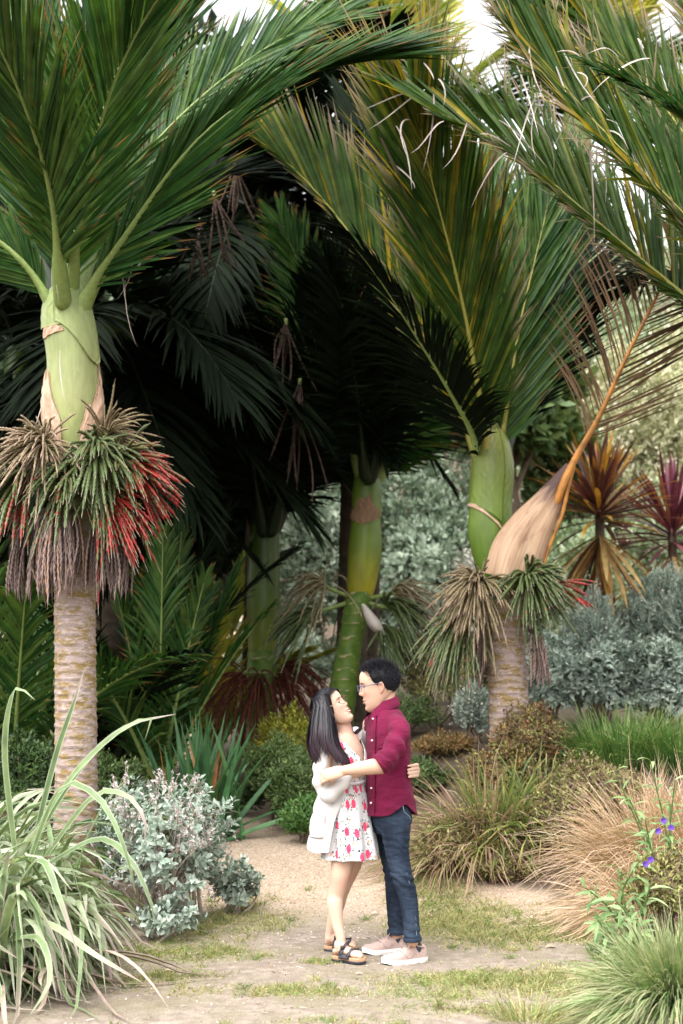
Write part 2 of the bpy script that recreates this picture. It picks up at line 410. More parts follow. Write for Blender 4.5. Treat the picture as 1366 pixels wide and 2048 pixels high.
def shaftmat(name, lo, mid, hi, spots=True):
    k = NT(name); o = k.obj(); a = k.attr()
    nA = k.noise(k.mapr(o, (1, 1, .35)), 7, 4); nS = k.noise(k.mapr(o, (14, 14, 1.2)), 4, 3)
    c = k.ramp(a[1], [(0, lo), (.35, mid), (1, hi)])
    c = k.mix(1., c, k.ramp(nA, [(.3, .7), (.7, 1.2)]), 'MULTIPLY'); c = k.mix(1., c, k.ramp(nS, [(.3, .9), (.7, 1.08)]), 'MULTIPLY')
    if spots:
        s = k.noise(k.mapr(o, (1, 1, .6)), 16, 6, .75); c = k.mix(k.ramp(s, [(.60, 0.), (.72, .55)]), c, (.13, .09, .06))
    return k.done(k.bsdf(c, .42, .4, k.bump(nS, .12, .004)))
M['shaft_pale'] = shaftmat('crownshaft_pale', (.27, .32, .09), (.36, .385, .16), (.19, .25, .08))
M['shaft_green'] = shaftmat('crownshaft_green', (.075, .15, .014), (.13, .205, .026), (.16, .17, .04))
M['shaft_mid'] = shaftmat('crownshaft_mid', (.33, .28, .012), (.13, .19, .016), (.08, .14, .022))
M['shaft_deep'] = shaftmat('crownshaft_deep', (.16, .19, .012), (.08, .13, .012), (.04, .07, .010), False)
def drymat(name, a_, b_, dark):
    k = NT(name); o = k.obj()
    s = k.noise(k.mapr(o, (22, 22, 1.6)), 3, 5, .6); n_ = k.noise(o, 6, 5, .6)
    c = k.ramp(s, [(.3, a_), (.7, b_)]); c = k.mix(k.ramp(n_, [(.55, 0.), (.72, .8)]), c, dark)
    return k.done(k.bsdf(c, .7, .2, k.bump(s, .4, .006)))
M['sheath'] = drymat('dry_sheath', (.44, .27, .17), (.66, .46, .34), (.24, .13, .09))
k = NT('dead_sheath'); o = k.obj(); a = k.attr()
cx = k.n('ShaderNodeCombineXYZ'); k.l(k.math('MULTIPLY', a[0], 1.1), cx.inputs[0]); k.l(k.math('MULTIPLY', a[1], 16.), cx.inputs[1]); s = k.noise(cx.outputs[0], 1.6, 5, .6, .4); n_ = k.noise(k.mapr(cx.outputs[0], (2.5, .28, 1)), 1.5, 4, .6, .6)
c = k.ramp(s, [(.3, (.36, .21, .12)), (.7, (.60, .42, .29))]); c = k.mix(k.ramp(n_, [(.52, 0.), (.68, .7)]), c, (.22, .115, .07))
c = k.mix(k.ramp(k.math('ADD', a[0], k.math('MULTIPLY', n_, .3)), [(.72, 0.), (.92, 1.)]), c, (.075, .040, .035))
M['sheath_dead'] = k.done(k.bsdf(c, .6, .25, k.bump(k.math('ADD', s, n_), .18, .006)))
M['sheath_brown'] = drymat('brown_sheath', (.15, .085, .045), (.27, .17, .10), (.07, .04, .03))
M['spathe'] = drymat('spathe', (.45, .38, .34), (.62, .56, .50), (.30, .20, .18))
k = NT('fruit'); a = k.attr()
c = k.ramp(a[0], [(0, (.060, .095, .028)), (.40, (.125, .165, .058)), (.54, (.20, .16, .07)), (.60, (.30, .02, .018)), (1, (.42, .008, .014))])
c = k.mix(k.math('MULTIPLY', k.math('SUBTRACT', 1.0, a[2]), .5), c, (.045, .045, .018))  # darker between beads: stalk colour plus slight gap shade painted in
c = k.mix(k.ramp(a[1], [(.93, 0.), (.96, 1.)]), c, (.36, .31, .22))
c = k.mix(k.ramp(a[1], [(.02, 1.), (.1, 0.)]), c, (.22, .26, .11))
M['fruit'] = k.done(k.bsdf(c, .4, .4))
k = NT('fruit_bud'); a = k.attr()
c = k.ramp(a[0], [(0, (.20, .17, .085)), (.5, (.30, .22, .14)), (1, (.38, .27, .20))])
c = k.mix(k.math('MULTIPLY', k.math('SUBTRACT', 1.0, a[2]), .6), c, (.13, .10, .05)); c = k.mix(k.ramp(a[1], [(.0, 1.), (.2, 0.)]), c, (.30, .33, .13)); c = k.mix(k.ramp(a[1], [(.85, 0.), (1., .8)]), c, (.36, .24, .18))  # bud gaps darkened too, stalk tone with painted gap shade
M['fruit_bud'] = k.done(k.bsdf(c, .6, .3))
k = NT('fruit_dry'); a = k.attr()
c = k.ramp(a[0], [(0, (.10, .065, .055)), (.6, (.24, .17, .15)), (.85, (.36, .27, .24)), (1, (.40, .22, .13))])
c = k.mix(k.math('MULTIPLY', k.math('SUBTRACT', 1.0, a[2]), .6), c, (.10, .075, .07)); M['fruit_dry'] = k.done(k.bsdf(c, .8, .15))  # gaps of the dried strands: stalk tone and painted shade
M['fruit_dead'] = plain('dead_stalk', (.055, .036, .028), .9, .1, .5, 30)
M['fruit_red_dry'] = plain('fruit_stalk_red', (.12, .035, .022), .7, .2, .5, 30)
M['dry_strip'] = leafmat('dry_strip', [(0, (.42, .34, .30)), (1, (.70, .62, .56))], rough=.8, trans=.3, spec=.1, tint=(1, 1, 1))

def frond(root, pts, nl=60, L=.95, W=.036, m='frond', rm='rachis', N=(0, -.8, .6), al=(64, 16), be=20, indiv=0, droop=.035, r0=.03, sides=(1., 1.), start=.10, seed=0, lp=(.35, .45, .30), tipcurl=0., als=(1., 1.), name='frond', rn=22, K=4):
    """one pinnate frond: rachis through pts, leaflets both sides; the first indiv leaflets are objects of their own"""
    g = np.random.default_rng(seed + 101)
    pts = np.asarray(pts, float)
    C = catmull(pts, 80); T = nrm(np.gradient(C, axis=0)); N = np.asarray(N, float)
    rr = np.interp(np.linspace(0, 1, 80), [0, .09, .14, .22, .45, 1], [r0 * 2.6, r0 * 2.3, r0 * 1.4, r0 * .95, r0 * .58, .004])
    fo = part(name, limb(C[::3], rr[::3], n=rn, seg=8, ref=N, flat=.7), M[rm], root)
    nl = int(nl * DENS); W = W * .94
    ts = np.linspace(start, .995, nl)
    allV, allr = [], []
    for si, sg in enumerate((-1, 1)):
        if sides[si] <= 0: continue
        t = np.clip(ts + g.normal(0, .004, nl), 0, 1); ii = t * 79; i0 = np.clip(ii.astype(int), 0, 78); f = (ii - i0)[:, None]
        p = C[i0] * (1 - f) + C[i0 + 1] * f; T_ = T[i0]
        S = nrm(np.cross(T_, N)); Nn = np.cross(S, T_)
        u = (t - start) / (1 - start)
        an = als[si] * np.radians(np.interp(u, [0, .25, 1], [al[0], al[0] * .55 + al[1] * .45, al[1]]) + g.normal(0, 3.0, nl))
        b_ = math.radians(be) + g.normal(0, .07, nl)
        d = np.cos(an)[:, None] * T_ + np.sin(an)[:, None] * (sg * S * np.cos(b_)[:, None] + Nn * np.sin(b_)[:, None])
        ln = L * sides[si] * np.interp(u, [0, .15, .45, .8, 1], [lp[0], .85, 1, lp[1] + .25, lp[2] + .1]) * g.uniform(.9, 1.08, nl)
        bend = np.zeros((nl, 3)); bend[:, 2] = -droop * ln * g.uniform(.5, 1.5, nl)
        bend += S * sg * 0 + g.normal(0, .03, (nl, 3)) * ln[:, None]
        cu = g.normal(0, tipcurl, (nl, 3)) * ln[:, None] if tipcurl else None
        ac = 2 if m == 'frond_dark' else 3
        V, F, tt = ribbons(p, d, Nn + .35 * g.normal(size=(nl, 3)), ln, W * g.uniform(.75, 1.15, nl), bend, K=K, fold=.22, curl=cu, across=ac)
        allV.append(V); allr.append(np.clip(g.normal(.5, .24, nl), 0, .999))
    V = np.concatenate(allV); r_ = np.concatenate(allr)
    pick = np.zeros(len(V), bool)
    if indiv: pick[g.permutation(len(V))[:indiv] if indiv < len(V) else slice(None)] = True
    if pick.any(): bl_parts('leaflet', V[pick], F, tt, r_[pick], M[m], fo)
    if (~pick).any():
        v, f, c = bl_join(V[~pick], F, tt, r_[~pick]); part('leaflets', (v, f), M[m], fo, c, kind='stuff')
    return fo
def trunk(root, pts, rad, ring=.055, m='trunk', seed=1, name='trunk'):
    g = np.random.default_rng(seed); pts = np.asarray(pts, float)
    Ln = np.linalg.norm(np.diff(pts, axis=0), axis=1).sum(); n = int(Ln / ring * 6); seg = 28
    Q = catmull(np.column_stack([pts, np.broadcast_to(rad, len(pts))]), n); C, r = Q[:, :3], Q[:, 3]
    th = np.linspace(0, 2 * np.pi, seg, endpoint=False)
    s = np.linspace(0, Ln, n)[:, None] / ring + .55 * np.sin(th + 1) + .22 * np.sin(3 * th + 2) + .25 * np.sin(np.linspace(0, Ln, n)[:, None] * 9)
    ph = s - np.floor(s)
    rr = r[:, None] * (1 + .03 * (1 - ph) ** 2 + .05 * np.exp(-((ph - .05) / .07) ** 2) + .012 * np.sin(4 * th + s * 2.1) + .01 * np.sin(11 * th + 5 * np.floor(s)))
    V = np.stack([C[:, None, 0] + rr * np.cos(th), C[:, None, 1] + rr * np.sin(th), C[:, None, 2] + 0 * rr], -1).reshape(-1, 3)
    col = np.stack([ph, np.repeat(np.linspace(0, 1, n)[:, None], seg, 1), 0 * ph], -1).reshape(-1, 3)
    return part(name, (V, [gridF(n, seg)]), M[m], root, col)
def shaft(root, pts, rad, m, name='crownshaft'):
    Q = catmull(np.column_stack([np.asarray(pts, float), rad]), 50); C, r = Q[:, :3], Q[:, 3]; seg = 40
    th = np.linspace(0, 2 * np.pi, seg, endpoint=False)
    rr = r[:, None] * (1 + .012 * np.sin(2 * th + np.linspace(0, 3, 50)[:, None]))
    V = np.stack([C[:, None, 0] + rr * np.cos(th), C[:, None, 1] + rr * np.sin(th), C[:, None, 2] + 0 * rr], -1).reshape(-1, 3)
    col = np.zeros((50 * seg, 3)); col[:, 1] = np.repeat(np.linspace(0, 1, 50), seg)
    return part(name, (V, [gridF(50, seg)]), M[m], root, col), C, r
def sheath(root, C, r, a0, a1, lo, hi, m, off=.012, bulge=.03, name='dry_sheath', rag=.03, seed=0, n=(26, 40)):
    """a shell patch round a crownshaft between azimuths a0..a1 (0 = right, -90 = camera); lo/hi = fraction along it as functions of u 0..1"""
    g = np.random.default_rng(seed); nu, nv = n; u = np.linspace(0, 1, nu); v = np.linspace(0, 1, nv)
    lo_, hi_ = lo(u) , hi(u) + rag * np.interp(u, np.linspace(0, 1, 14), g.normal(0, 1, 14))
    tz = np.clip(lo_[None] + (hi_ - lo_)[None] * v[:, None], -.25, 1.15) * (len(C) - 1)
    i0 = np.clip(tz.astype(int), 0, len(C) - 2); f = (tz - i0)[..., None]
    cc = C[i0] * (1 - f) + C[i0 + 1] * f; rr = (r[i0] * (1 - f[..., 0]) + r[i0 + 1] * f[..., 0])
    az = np.radians(a0 + (a1 - a0) * u)[None] + 0 * tz
    rr = rr + off + bulge * np.sin(np.pi * np.clip(v, 0, 1))[:, None] * np.sin(np.pi * u)[None] + .004 * np.sin(az * 17 + 3 * np.sin(tz))
    Vo = cc + np.stack([np.cos(az) * rr, np.sin(az) * rr, 0 * az], -1)
    Vi = cc + np.stack([np.cos(az) * (rr - .008), np.sin(az) * (rr - .008), 0 * az], -1)
    k_ = nu * nv; F = gridF(nv, nu, False); V = np.concatenate([Vo.reshape(-1, 3), Vi.reshape(-1, 3)])
    e = np.concatenate([np.arange(nu), np.arange(nv) * nu + nu - 1, np.arange(nu)[::-1] + (nv - 1) * nu, (np.arange(nv) * nu)[::-1]])
    side = np.stack([e[:-1], e[1:], e[1:] + k_, e[:-1] + k_], 1)
    col = np.zeros((2 * k_, 3)); col[:, 1] = np.concatenate([(tz / (len(C) - 1)).ravel()] * 2)
    return part(name, (V, [F, F[:, ::-1] + k_, side]), M[m], root, col)
def strand(g, p, d, L, r, sag, ripe, tail=.12, n=52, seg=8, bead=.42, wob=.05, hang=0):
    """a beaded fruit strand"""
    s = np.linspace(0, 1, n); d = nrm(d)
    C = p + d * (s * L)[:, None] * 1.0 + np.array([0, 0, -1.]) * (sag * L * s ** 1.9)[:, None]
    if hang: C = p + np.array([d[0], d[1], 0]) * (hang * L * s ** .5 * (1 - .42 * s))[:, None] + np.array([0, 0, 1.]) * (L * (.10 * np.sin(np.pi * np.minimum(s * 3, 1)) - s))[:, None]
    C = C + g.normal(0, wob, 3) * L * (s ** 2)[:, None] + np.outer(np.sin(s * 7 + g.uniform(0, 6)) * .012 * L, g.normal(size=3))
    T = nrm(np.gradient(C, axis=0)); A = nrm(np.cross(T, g.normal(size=3))); B_ = np.cross(T, A)
    rr = r * np.interp(s, [0, .06, .15, 1 - tail - .04, 1 - tail, 1], [.45, .5, 1, .85, .22, .08])
    th = np.linspace(0, 2 * np.pi, seg, endpoint=False)
    chk = (((np.arange(n)[:, None] + np.arange(seg)[None]) % 2) * 2 - 1) * bead * ((s > .08) & (s < 1 - tail))[:, None]
    q = rr[:, None] * (1 + chk)
    V = C[:, None] + A[:, None] * (q * np.cos(th))[..., None] + B_[:, None] * (q * np.sin(th))[..., None]
    rp = np.clip(ripe + g.normal(0, .16, (n, seg)) , 0, 1)
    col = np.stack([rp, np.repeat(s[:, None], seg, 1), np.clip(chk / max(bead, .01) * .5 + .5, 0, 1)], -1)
    return V.reshape(-1, 3), [gridF(n, seg)], col.reshape(-1, 3)
def cluster(root, c, out, ns, L, r, m, spread=1.1, sag=.55, ripe=lambda d, g: .2, indiv=True, seed=0, name='fruit_cluster', label=None, tail=.07, bead=.32, wob=.05, up=0.0, stem=None):
    g = np.random.default_rng(seed); c = np.asarray(c, float); out = nrm(out)
    st = part(name, limb([c if stem is None else stem, c, c + out * .05], [.022, .02, .012], seg=8), M['rachis'] if m != 'fruit_dry' else M['fruit_dry'], root)
    if label: st['label'] = label
    big = []
    for i in range(ns):
        d = nrm(out + spread * g.normal(0, .55, 3) + np.array([0, 0, up]))
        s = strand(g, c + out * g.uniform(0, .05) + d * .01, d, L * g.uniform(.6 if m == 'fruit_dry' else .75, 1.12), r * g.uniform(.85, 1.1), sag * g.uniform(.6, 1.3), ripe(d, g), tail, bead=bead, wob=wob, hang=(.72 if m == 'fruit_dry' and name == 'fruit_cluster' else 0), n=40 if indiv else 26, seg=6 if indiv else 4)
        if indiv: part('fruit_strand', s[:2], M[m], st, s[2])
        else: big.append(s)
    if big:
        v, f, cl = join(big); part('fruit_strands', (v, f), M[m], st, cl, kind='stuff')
    return st

# ---- palm on the left, with red fruit
DA = 9.8
bA = on_ground(152, DA)
pa = thing('nikau_palm', bA, 'big pale-trunked palm with red and green fruit strands behind the arching grey flax', 'palm tree', 'palms with crownshafts')
base = np.array([bA[0], bA[1], bA[2] - .1])
trunk(pa, [base, P(152, 1600, DA), P(151, 1350, DA), P(149, 1120, DA), P(147, 950, DA)], [.150, .142, .139, .138, .13], .056)
_, CA, rA = shaft(pa, [P(146, 945, DA), P(146, 880, DA), P(146, 800, DA), P(144, 720, DA), P(137, 660, DA), P(133, 610, DA), P(134, 575, DA), P(135, 555, DA)], [.120, .135, .172, .174, .176, .152, .094, .04], 'shaft_pale')
sheath(pa, CA, rA, -215, -112, lambda u: .02 + 0 * u, lambda u: .60 - .33 * u ** 1.5, 'sheath', .012, .05, seed=3)
sheath(pa, CA, rA, -62, 40, lambda u: .02 + 0 * u, lambda u: .22 + .42 * u, 'sheath', .012, .045, seed=4)
sheath(pa, CA, rA, -205, -60, lambda u: .74 - .02 * np.sin(np.pi * u), lambda u: .99 - .06 * u, 'shaft_pale', .012, .0, name='leaf_base', seed=5)
sheath(pa, CA, rA, -110, 70, lambda u: .74 - .20 * np.sin(np.pi * u) ** 2 , lambda u: .985 - .10 * u, 'shaft_pale', .020, .0, name='leaf_base', seed=6)
sheath(pa, CA, rA, -158, -92, lambda u: .66 + .03 * u, lambda u: .715 + .05 * np.sin(np.pi * u) - .03 * u, 'sheath', .010, .0, name='scar', seed=8, rag=.012)
frond(pa, [P(143, 690, DA), P(166, 612, DA - .06), P(203, 545, DA - .16), P(245, 485, DA - .25), P(350, 335, DA - .5), P(450, 235, DA - .7), P(590, 155, DA - .9), P(735, 118, DA - 1.1)], 74, 1.02, .036, N=(.25, -.75, .7), al=(80, 12), indiv=148, seed=1, r0=.040, sides=(.75, 1.15), als=(.32, .62), start=.15, be=6, lp=(.3, .8, .5))
frond(pa, [P(137, 690, DA + .07), P(138, 610, DA + .08), P(150, 520, DA + .04), P(172, 420, DA), P(208, 270, DA - .1), P(262, 130, DA - .2), P(330, 10, DA - .3), P(390, -80, DA - .4)], 72, 1.05, .036, N=(0, -.95, .2), al=(40, 12), indiv=144, seed=2, r0=.029, start=.17, be=10, sides=(1.3, 1.15))
frond(pa, [P(130, 690, DA), P(102, 612, DA - .05), P(68, 555, DA - .1), P(30, 512, DA - .15), P(-20, 470, DA - .2), P(-130, 370, DA - .4), P(-260, 300, DA - .6), P(-400, 260, DA - .8)], 64, 1., .036, N=(-.25, -.75, .7), al=(80, 12), seed=3, r0=.040, start=.16, be=6, sides=(1.15, .75), als=(.62, .32))
frond(pa, [P(120, 620, DA + .1), P(105, 440, DA + .2), P(70, 240, DA + .3), P(20, 60, DA + .4), P(-40, -100, DA + .5)], 66, 1.1, .036, N=(0, -.95, .1), al=(38, 12), seed=4, be=10, sides=(1.25, 1.25))
frond(pa, [P(150, 600, DA + .15), P(215, 440, DA + .5), P(300, 300, DA + .9), P(420, 180, DA + 1.2), P(560, 80, DA + 1.5), P(690, 30, DA + 1.6)], 66, 1.05, .036, N=(.1, -.8, .5), al=(44, 12), seed=5, be=12, sides=(1.1, 1.2))
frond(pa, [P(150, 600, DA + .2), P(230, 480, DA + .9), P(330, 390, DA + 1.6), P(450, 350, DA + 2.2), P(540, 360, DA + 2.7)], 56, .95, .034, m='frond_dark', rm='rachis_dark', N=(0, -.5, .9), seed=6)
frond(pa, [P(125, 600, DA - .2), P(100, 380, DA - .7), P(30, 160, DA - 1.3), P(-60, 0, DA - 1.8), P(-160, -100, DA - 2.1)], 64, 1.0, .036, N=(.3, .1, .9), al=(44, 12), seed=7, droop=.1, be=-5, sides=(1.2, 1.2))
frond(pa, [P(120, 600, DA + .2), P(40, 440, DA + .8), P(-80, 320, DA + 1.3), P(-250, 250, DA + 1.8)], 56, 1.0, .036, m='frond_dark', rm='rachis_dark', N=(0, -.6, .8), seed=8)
frond(pa, [P(140, 600, DA), P(160, 430, DA - .4), P(215, 200, DA - .9), P(300, 20, DA - 1.3), P(420, -120, DA - 1.6)], 64, 1.0, .034, N=(0, -.4, .9), al=(58, 16), seed=9, be=8)
def mixed(d, g): return .25 + .12 * g.normal()
def redder(d, g): return .30 + .36 * sst(-.05, .7, d[0] * .9 - d[2] * .5) + .10 * g.normal()
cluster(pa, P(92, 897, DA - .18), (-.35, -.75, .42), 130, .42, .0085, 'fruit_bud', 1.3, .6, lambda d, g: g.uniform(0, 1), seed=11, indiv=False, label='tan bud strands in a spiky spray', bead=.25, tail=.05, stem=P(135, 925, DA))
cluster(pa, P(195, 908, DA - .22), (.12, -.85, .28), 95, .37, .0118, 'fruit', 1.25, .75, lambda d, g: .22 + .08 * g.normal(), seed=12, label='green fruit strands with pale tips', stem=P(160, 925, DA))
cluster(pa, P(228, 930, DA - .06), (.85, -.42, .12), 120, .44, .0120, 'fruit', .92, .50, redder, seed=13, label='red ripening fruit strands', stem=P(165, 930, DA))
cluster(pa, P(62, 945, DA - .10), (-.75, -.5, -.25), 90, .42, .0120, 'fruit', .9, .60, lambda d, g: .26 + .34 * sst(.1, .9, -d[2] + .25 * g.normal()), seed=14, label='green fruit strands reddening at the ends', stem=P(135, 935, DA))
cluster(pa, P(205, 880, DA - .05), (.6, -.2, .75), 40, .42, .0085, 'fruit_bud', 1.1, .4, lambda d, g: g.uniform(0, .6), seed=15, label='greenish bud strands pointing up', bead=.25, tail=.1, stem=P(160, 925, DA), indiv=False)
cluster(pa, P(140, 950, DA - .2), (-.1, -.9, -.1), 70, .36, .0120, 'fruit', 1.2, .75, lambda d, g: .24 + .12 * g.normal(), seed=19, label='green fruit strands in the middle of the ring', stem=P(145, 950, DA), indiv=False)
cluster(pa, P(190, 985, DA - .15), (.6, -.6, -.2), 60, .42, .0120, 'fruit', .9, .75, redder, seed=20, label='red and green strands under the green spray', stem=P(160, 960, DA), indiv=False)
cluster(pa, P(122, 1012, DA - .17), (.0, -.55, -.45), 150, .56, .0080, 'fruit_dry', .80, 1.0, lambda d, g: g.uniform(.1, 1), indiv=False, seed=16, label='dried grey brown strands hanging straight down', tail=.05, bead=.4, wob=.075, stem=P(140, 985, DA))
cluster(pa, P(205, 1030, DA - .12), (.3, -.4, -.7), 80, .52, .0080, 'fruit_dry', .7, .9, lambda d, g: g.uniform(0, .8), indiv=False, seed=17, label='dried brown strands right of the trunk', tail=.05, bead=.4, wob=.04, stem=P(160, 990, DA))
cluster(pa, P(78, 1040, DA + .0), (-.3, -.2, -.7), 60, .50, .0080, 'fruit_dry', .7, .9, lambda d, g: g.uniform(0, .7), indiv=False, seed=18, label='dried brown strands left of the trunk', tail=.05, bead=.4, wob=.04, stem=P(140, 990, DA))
v, f, t = ribbons(PP([(120, 700, DA - .25), (245, 500, DA - .2), (265, 520, DA - .1), (110, 470, DA - .3), (90, 760, DA - .25), (250, 560, DA)]), [(0, -.1, -1)] * 6, (0, -1, 0), [.4, .45, .3, .5, .4, .5], .006, [(.06, 0, 0), (.05, 0, 0), (-.1, 0, 0), (.05, 0, 0), (-.08, 0, 0), (.1, 0, 0)], across=2)
v, f, cc = bl_join(v, f, t, rng.uniform(size=6)); part('dry_thread', (v, f), M['dry_strip'], pa, cc, kind='stuff')

# ---- palm on the right, with a fallen dead frond
DB = 11.4
bB = on_ground(1020, DB)
pb = thing('nikau_palm', bB, 'leaning palm with olive crownshaft and a dead tan frond hanging off to its right', 'palm tree', 'palms with crownshafts')
trunk(pb, [np.array([bB[0], bB[1], bB[2] - .1]), P(1019, 1450, DB), P(1014, 1330, DB), P(1007, 1230, DB), P(998, 1130, DB)], [.170, .158, .155, .145, .12], .052, seed=2)
_, CB, rB = shaft(pb, [P(992, 1160, DB), P(983, 1110, DB), P(978, 1060, DB), P(980, 1000, DB), P(984, 940, DB), P(984, 890, DB), P(982, 860, DB), P(980, 840, DB)], [.115, .155, .168, .158, .158, .125, .08, .045], 'shaft_green')
sheath(pb, CB, rB, -185, -20, lambda u: .475 - .05 * u - .19 * u ** 2.5, lambda u: .98 - .08 * u, 'shaft_green', .014, .0, name='leaf_base', seed=15, rag=.01)
sheath(pb, CB, rB, -178, -38, lambda u: .46 - .05 * u - .19 * u ** 2.5, lambda u: .474 - .04 * u - .195 * u ** 2.5, 'sheath', .018, .0, name='dry_edge', seed=16, rag=.006)
sheath(pb, CB, rB, -60, 60, lambda u: .30 + .1 * u, lambda u: .93 + 0 * u, 'shaft_green', .020, .0, name='leaf_base', seed=17, rag=.02)
frond(pb, [P(978, 970, DB), P(972, 880, DB - .08), P(958, 790, DB - .2), P(946, 720, DB - .27), P(932, 640, DB - .35), P(905, 520, DB - .5), P(868, 380, DB - .7), P(848, 290, DB - .85), P(832, 215, DB - 1.0)], 76, 1.18, .036, 'frond_y', 'rachis_y', N=(0, -.97, .2), al=(36, 10), sides=(1.2, 1.2), indiv=152, seed=21, r0=.042, be=10, start=.13, lp=(.4, .75, .3), tipcurl=.05)
frond(pb, [P(985, 970, DB), P(1003, 880, DB + .04), P(1018, 790, DB + .1), P(1040, 650, DB + .2), P(1070, 520, DB + .3), P(1095, 410, DB + .4), P(1105, 330, DB + .5)], 70, 1.15, .036, 'frond', 'rachis_y', N=(0, -.95, .2), al=(36, 12), sides=(1.15, 1.15), seed=22, be=14)
frond(pb, [P(975, 970, DB), P(950, 890, DB), P(918, 820, DB + .06), P(870, 740, DB + .15), P(780, 600, DB + .3), P(690, 455, DB + .4), P(600, 350, DB + .5), P(530, 290, DB + .5), P(470, 255, DB + .4)], 74, 1.05, .036, 'frond_y', 'rachis_y', N=(-.3, -.75, .6), al=(78, 12), indiv=0, seed=23, r0=.036, sides=(.30, 1.25), als=(.35, .60), be=6, lp=(.5, .85, .5))
frond(pb, [P(1010, 900, DB + .15), P(1060, 760, DB + .6), P(1110, 620, DB + 1.), P(1150, 500, DB + 1.4), P(1180, 400, DB + 1.7)], 60, 1.1, .036, 'frond_dark', 'rachis_dark', N=(0, -.7, .7), al=(55, 14), seed=24)
frond(pb, [P(970, 880, DB + .2), P(930, 700, DB + .8), P(850, 500, DB + 1.4), P(760, 340, DB + 1.9), P(700, 200, DB + 2.2)], 64, 1.1, .036, 'frond_dark', 'rachis_dark', N=(0, -.8, .5), al=(55, 14), seed=25)
frond(pb, [P(985, 880, DB + .2), P(985, 700, DB + .6), P(978, 540, DB + 1.), P(970, 410, DB + 1.3), P(960, 310, DB + 1.5)], 66, 1.15, .036, 'frond', 'rachis', N=(0, -.95, .2), al=(50, 14), seed=26)
frond(pb, [P(975, 970, DB), P(950, 880, DB - .1), P(915, 810, DB - .35), P(850, 700, DB - .7), P(760, 560, DB - 1.), P(690, 470, DB - 1.2)], 60, .9, .032, 'frond_dark', 'rachis', N=(-.1, -.3, .95), al=(60, 14), seed=27, be=5, droop=.25)
# dead frond: broad dry sheath, orange rachis, brown leaflets
SP = PP([(1022, 1160, DB - .28), (1038, 1105, DB - .30), (1062, 1055, DB - .30), (1093, 1010, DB - .26), (1122, 965, DB - .22), (1142, 930, DB - .18)])
Q = catmull(np.column_stack([SP, [.205, .218, .182, .135, .085, .045]]), 30); C_, hw = Q[:, :3], Q[:, 3]
T_ = nrm(np.gradient(C_, axis=0)); S_ = nrm(np.cross(T_, [0, -1, .1])); N_ = np.cross(S_, T_); u = np.linspace(-1, 1, 26)
curlz = .55 * hw[:, None] * (u ** 2)[None] + .012 * np.sin(u * 9)[None] * np.linspace(1, .2, 30)[:, None]
V_ = C_[:, None] + S_[:, None] * (np.sin(u * 1.25) / math.sin(1.25))[None, :, None] * hw[:, None, None] - N_[:, None] * (-curlz)[..., None] * -1
V2 = V_ + N_[:, None] * -.012
FF = gridF(30, 26, False); n_ = 30 * 26
df = part('dead_frond', (np.concatenate([V_.reshape(-1, 3), V2.reshape(-1, 3)]), [FF, FF[:, ::-1] + n_]), M['sheath_dead'], pb, np.concatenate([np.stack([np.repeat(np.linspace(0, 1, 30), 26), np.tile(np.linspace(0, 1, 26), 30), np.zeros(n_)], -1)] * 2), label='dead frond with broad tan sheath and orange midrib')
rp = PP([(1112, 1010, DB - .22), (1124, 975, DB - .235), (1140, 938, DB - .215), (1160, 900, DB - .19), (1200, 830, DB - .15), (1250, 720, DB - .1), (1300, 620, DB), (1345, 530, DB + .1), (1380, 450, DB + .2)])
part('midrib', limb(rp, [.026, .034, .030, .026, .022, .018, .014, .009, .005], n=50, seg=10), M['rachis_dead'], df)
part('margin', limb(PP([(1084, 1142, DB - .2), (1102, 1086, DB - .22), (1124, 1030, DB - .23), (1136, 975, DB - .22), (1146, 935, DB - .2)]), [.008, .013, .015, .017, .02], n=30, seg=8), M['rachis_dead'], df)
g = np.random.default_rng(33); C_ = catmull(rp[3:], 60); T_ = nrm(np.gradient(C_, axis=0)); ii = np.linspace(3, 58, 46).astype(int)
for sg in (-1, 1):
    S_ = nrm(np.cross(T_[ii], [0, -1, .2])) * sg
    an = np.radians(np.linspace(34, 26, 46) + g.normal(0, 4, 46))[:, None]
    d = np.cos(an) * T_[ii] + np.sin(an) * S_ + (np.array([-.12, 0, .22]) if sg < 0 else np.array([.12, 0, -.05]))
    ln = np.interp(np.linspace(0, 1, 46), [0, .3, 1], [.75, 1.05, .8]) * g.uniform(.8, 1.1, 46)
    V, F, tt = ribbons(C_[ii], d, (0, -1, 0), ln, .019 * g.uniform(.5, 1.3, 46), np.array([-.22 if sg < 0 else .12, 0, .1]) + g.normal(0, .05, (46, 3)), K=7)
    bl_parts('dead_leaflet', V, F, tt, g.uniform(size=46), M['frond_dead'], df)
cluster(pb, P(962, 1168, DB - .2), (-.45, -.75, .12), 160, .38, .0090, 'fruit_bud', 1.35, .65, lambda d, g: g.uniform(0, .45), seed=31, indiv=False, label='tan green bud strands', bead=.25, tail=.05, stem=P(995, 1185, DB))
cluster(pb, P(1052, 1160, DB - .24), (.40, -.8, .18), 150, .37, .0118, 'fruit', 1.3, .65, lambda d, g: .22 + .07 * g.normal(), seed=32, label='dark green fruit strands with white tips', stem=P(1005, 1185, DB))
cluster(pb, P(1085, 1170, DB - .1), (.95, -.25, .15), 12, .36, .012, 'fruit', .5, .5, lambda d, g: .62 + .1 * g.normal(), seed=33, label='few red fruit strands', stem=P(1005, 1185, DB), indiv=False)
cluster(pb, P(935, 1220, DB - .05), (-.55, -.4, -.5), 80, .42, .0118, 'fruit', .7, .7, lambda d, g: .30 + .15 * g.normal(), seed=34, label='dark fruit strands below the buds', stem=P(1000, 1200, DB), indiv=False)
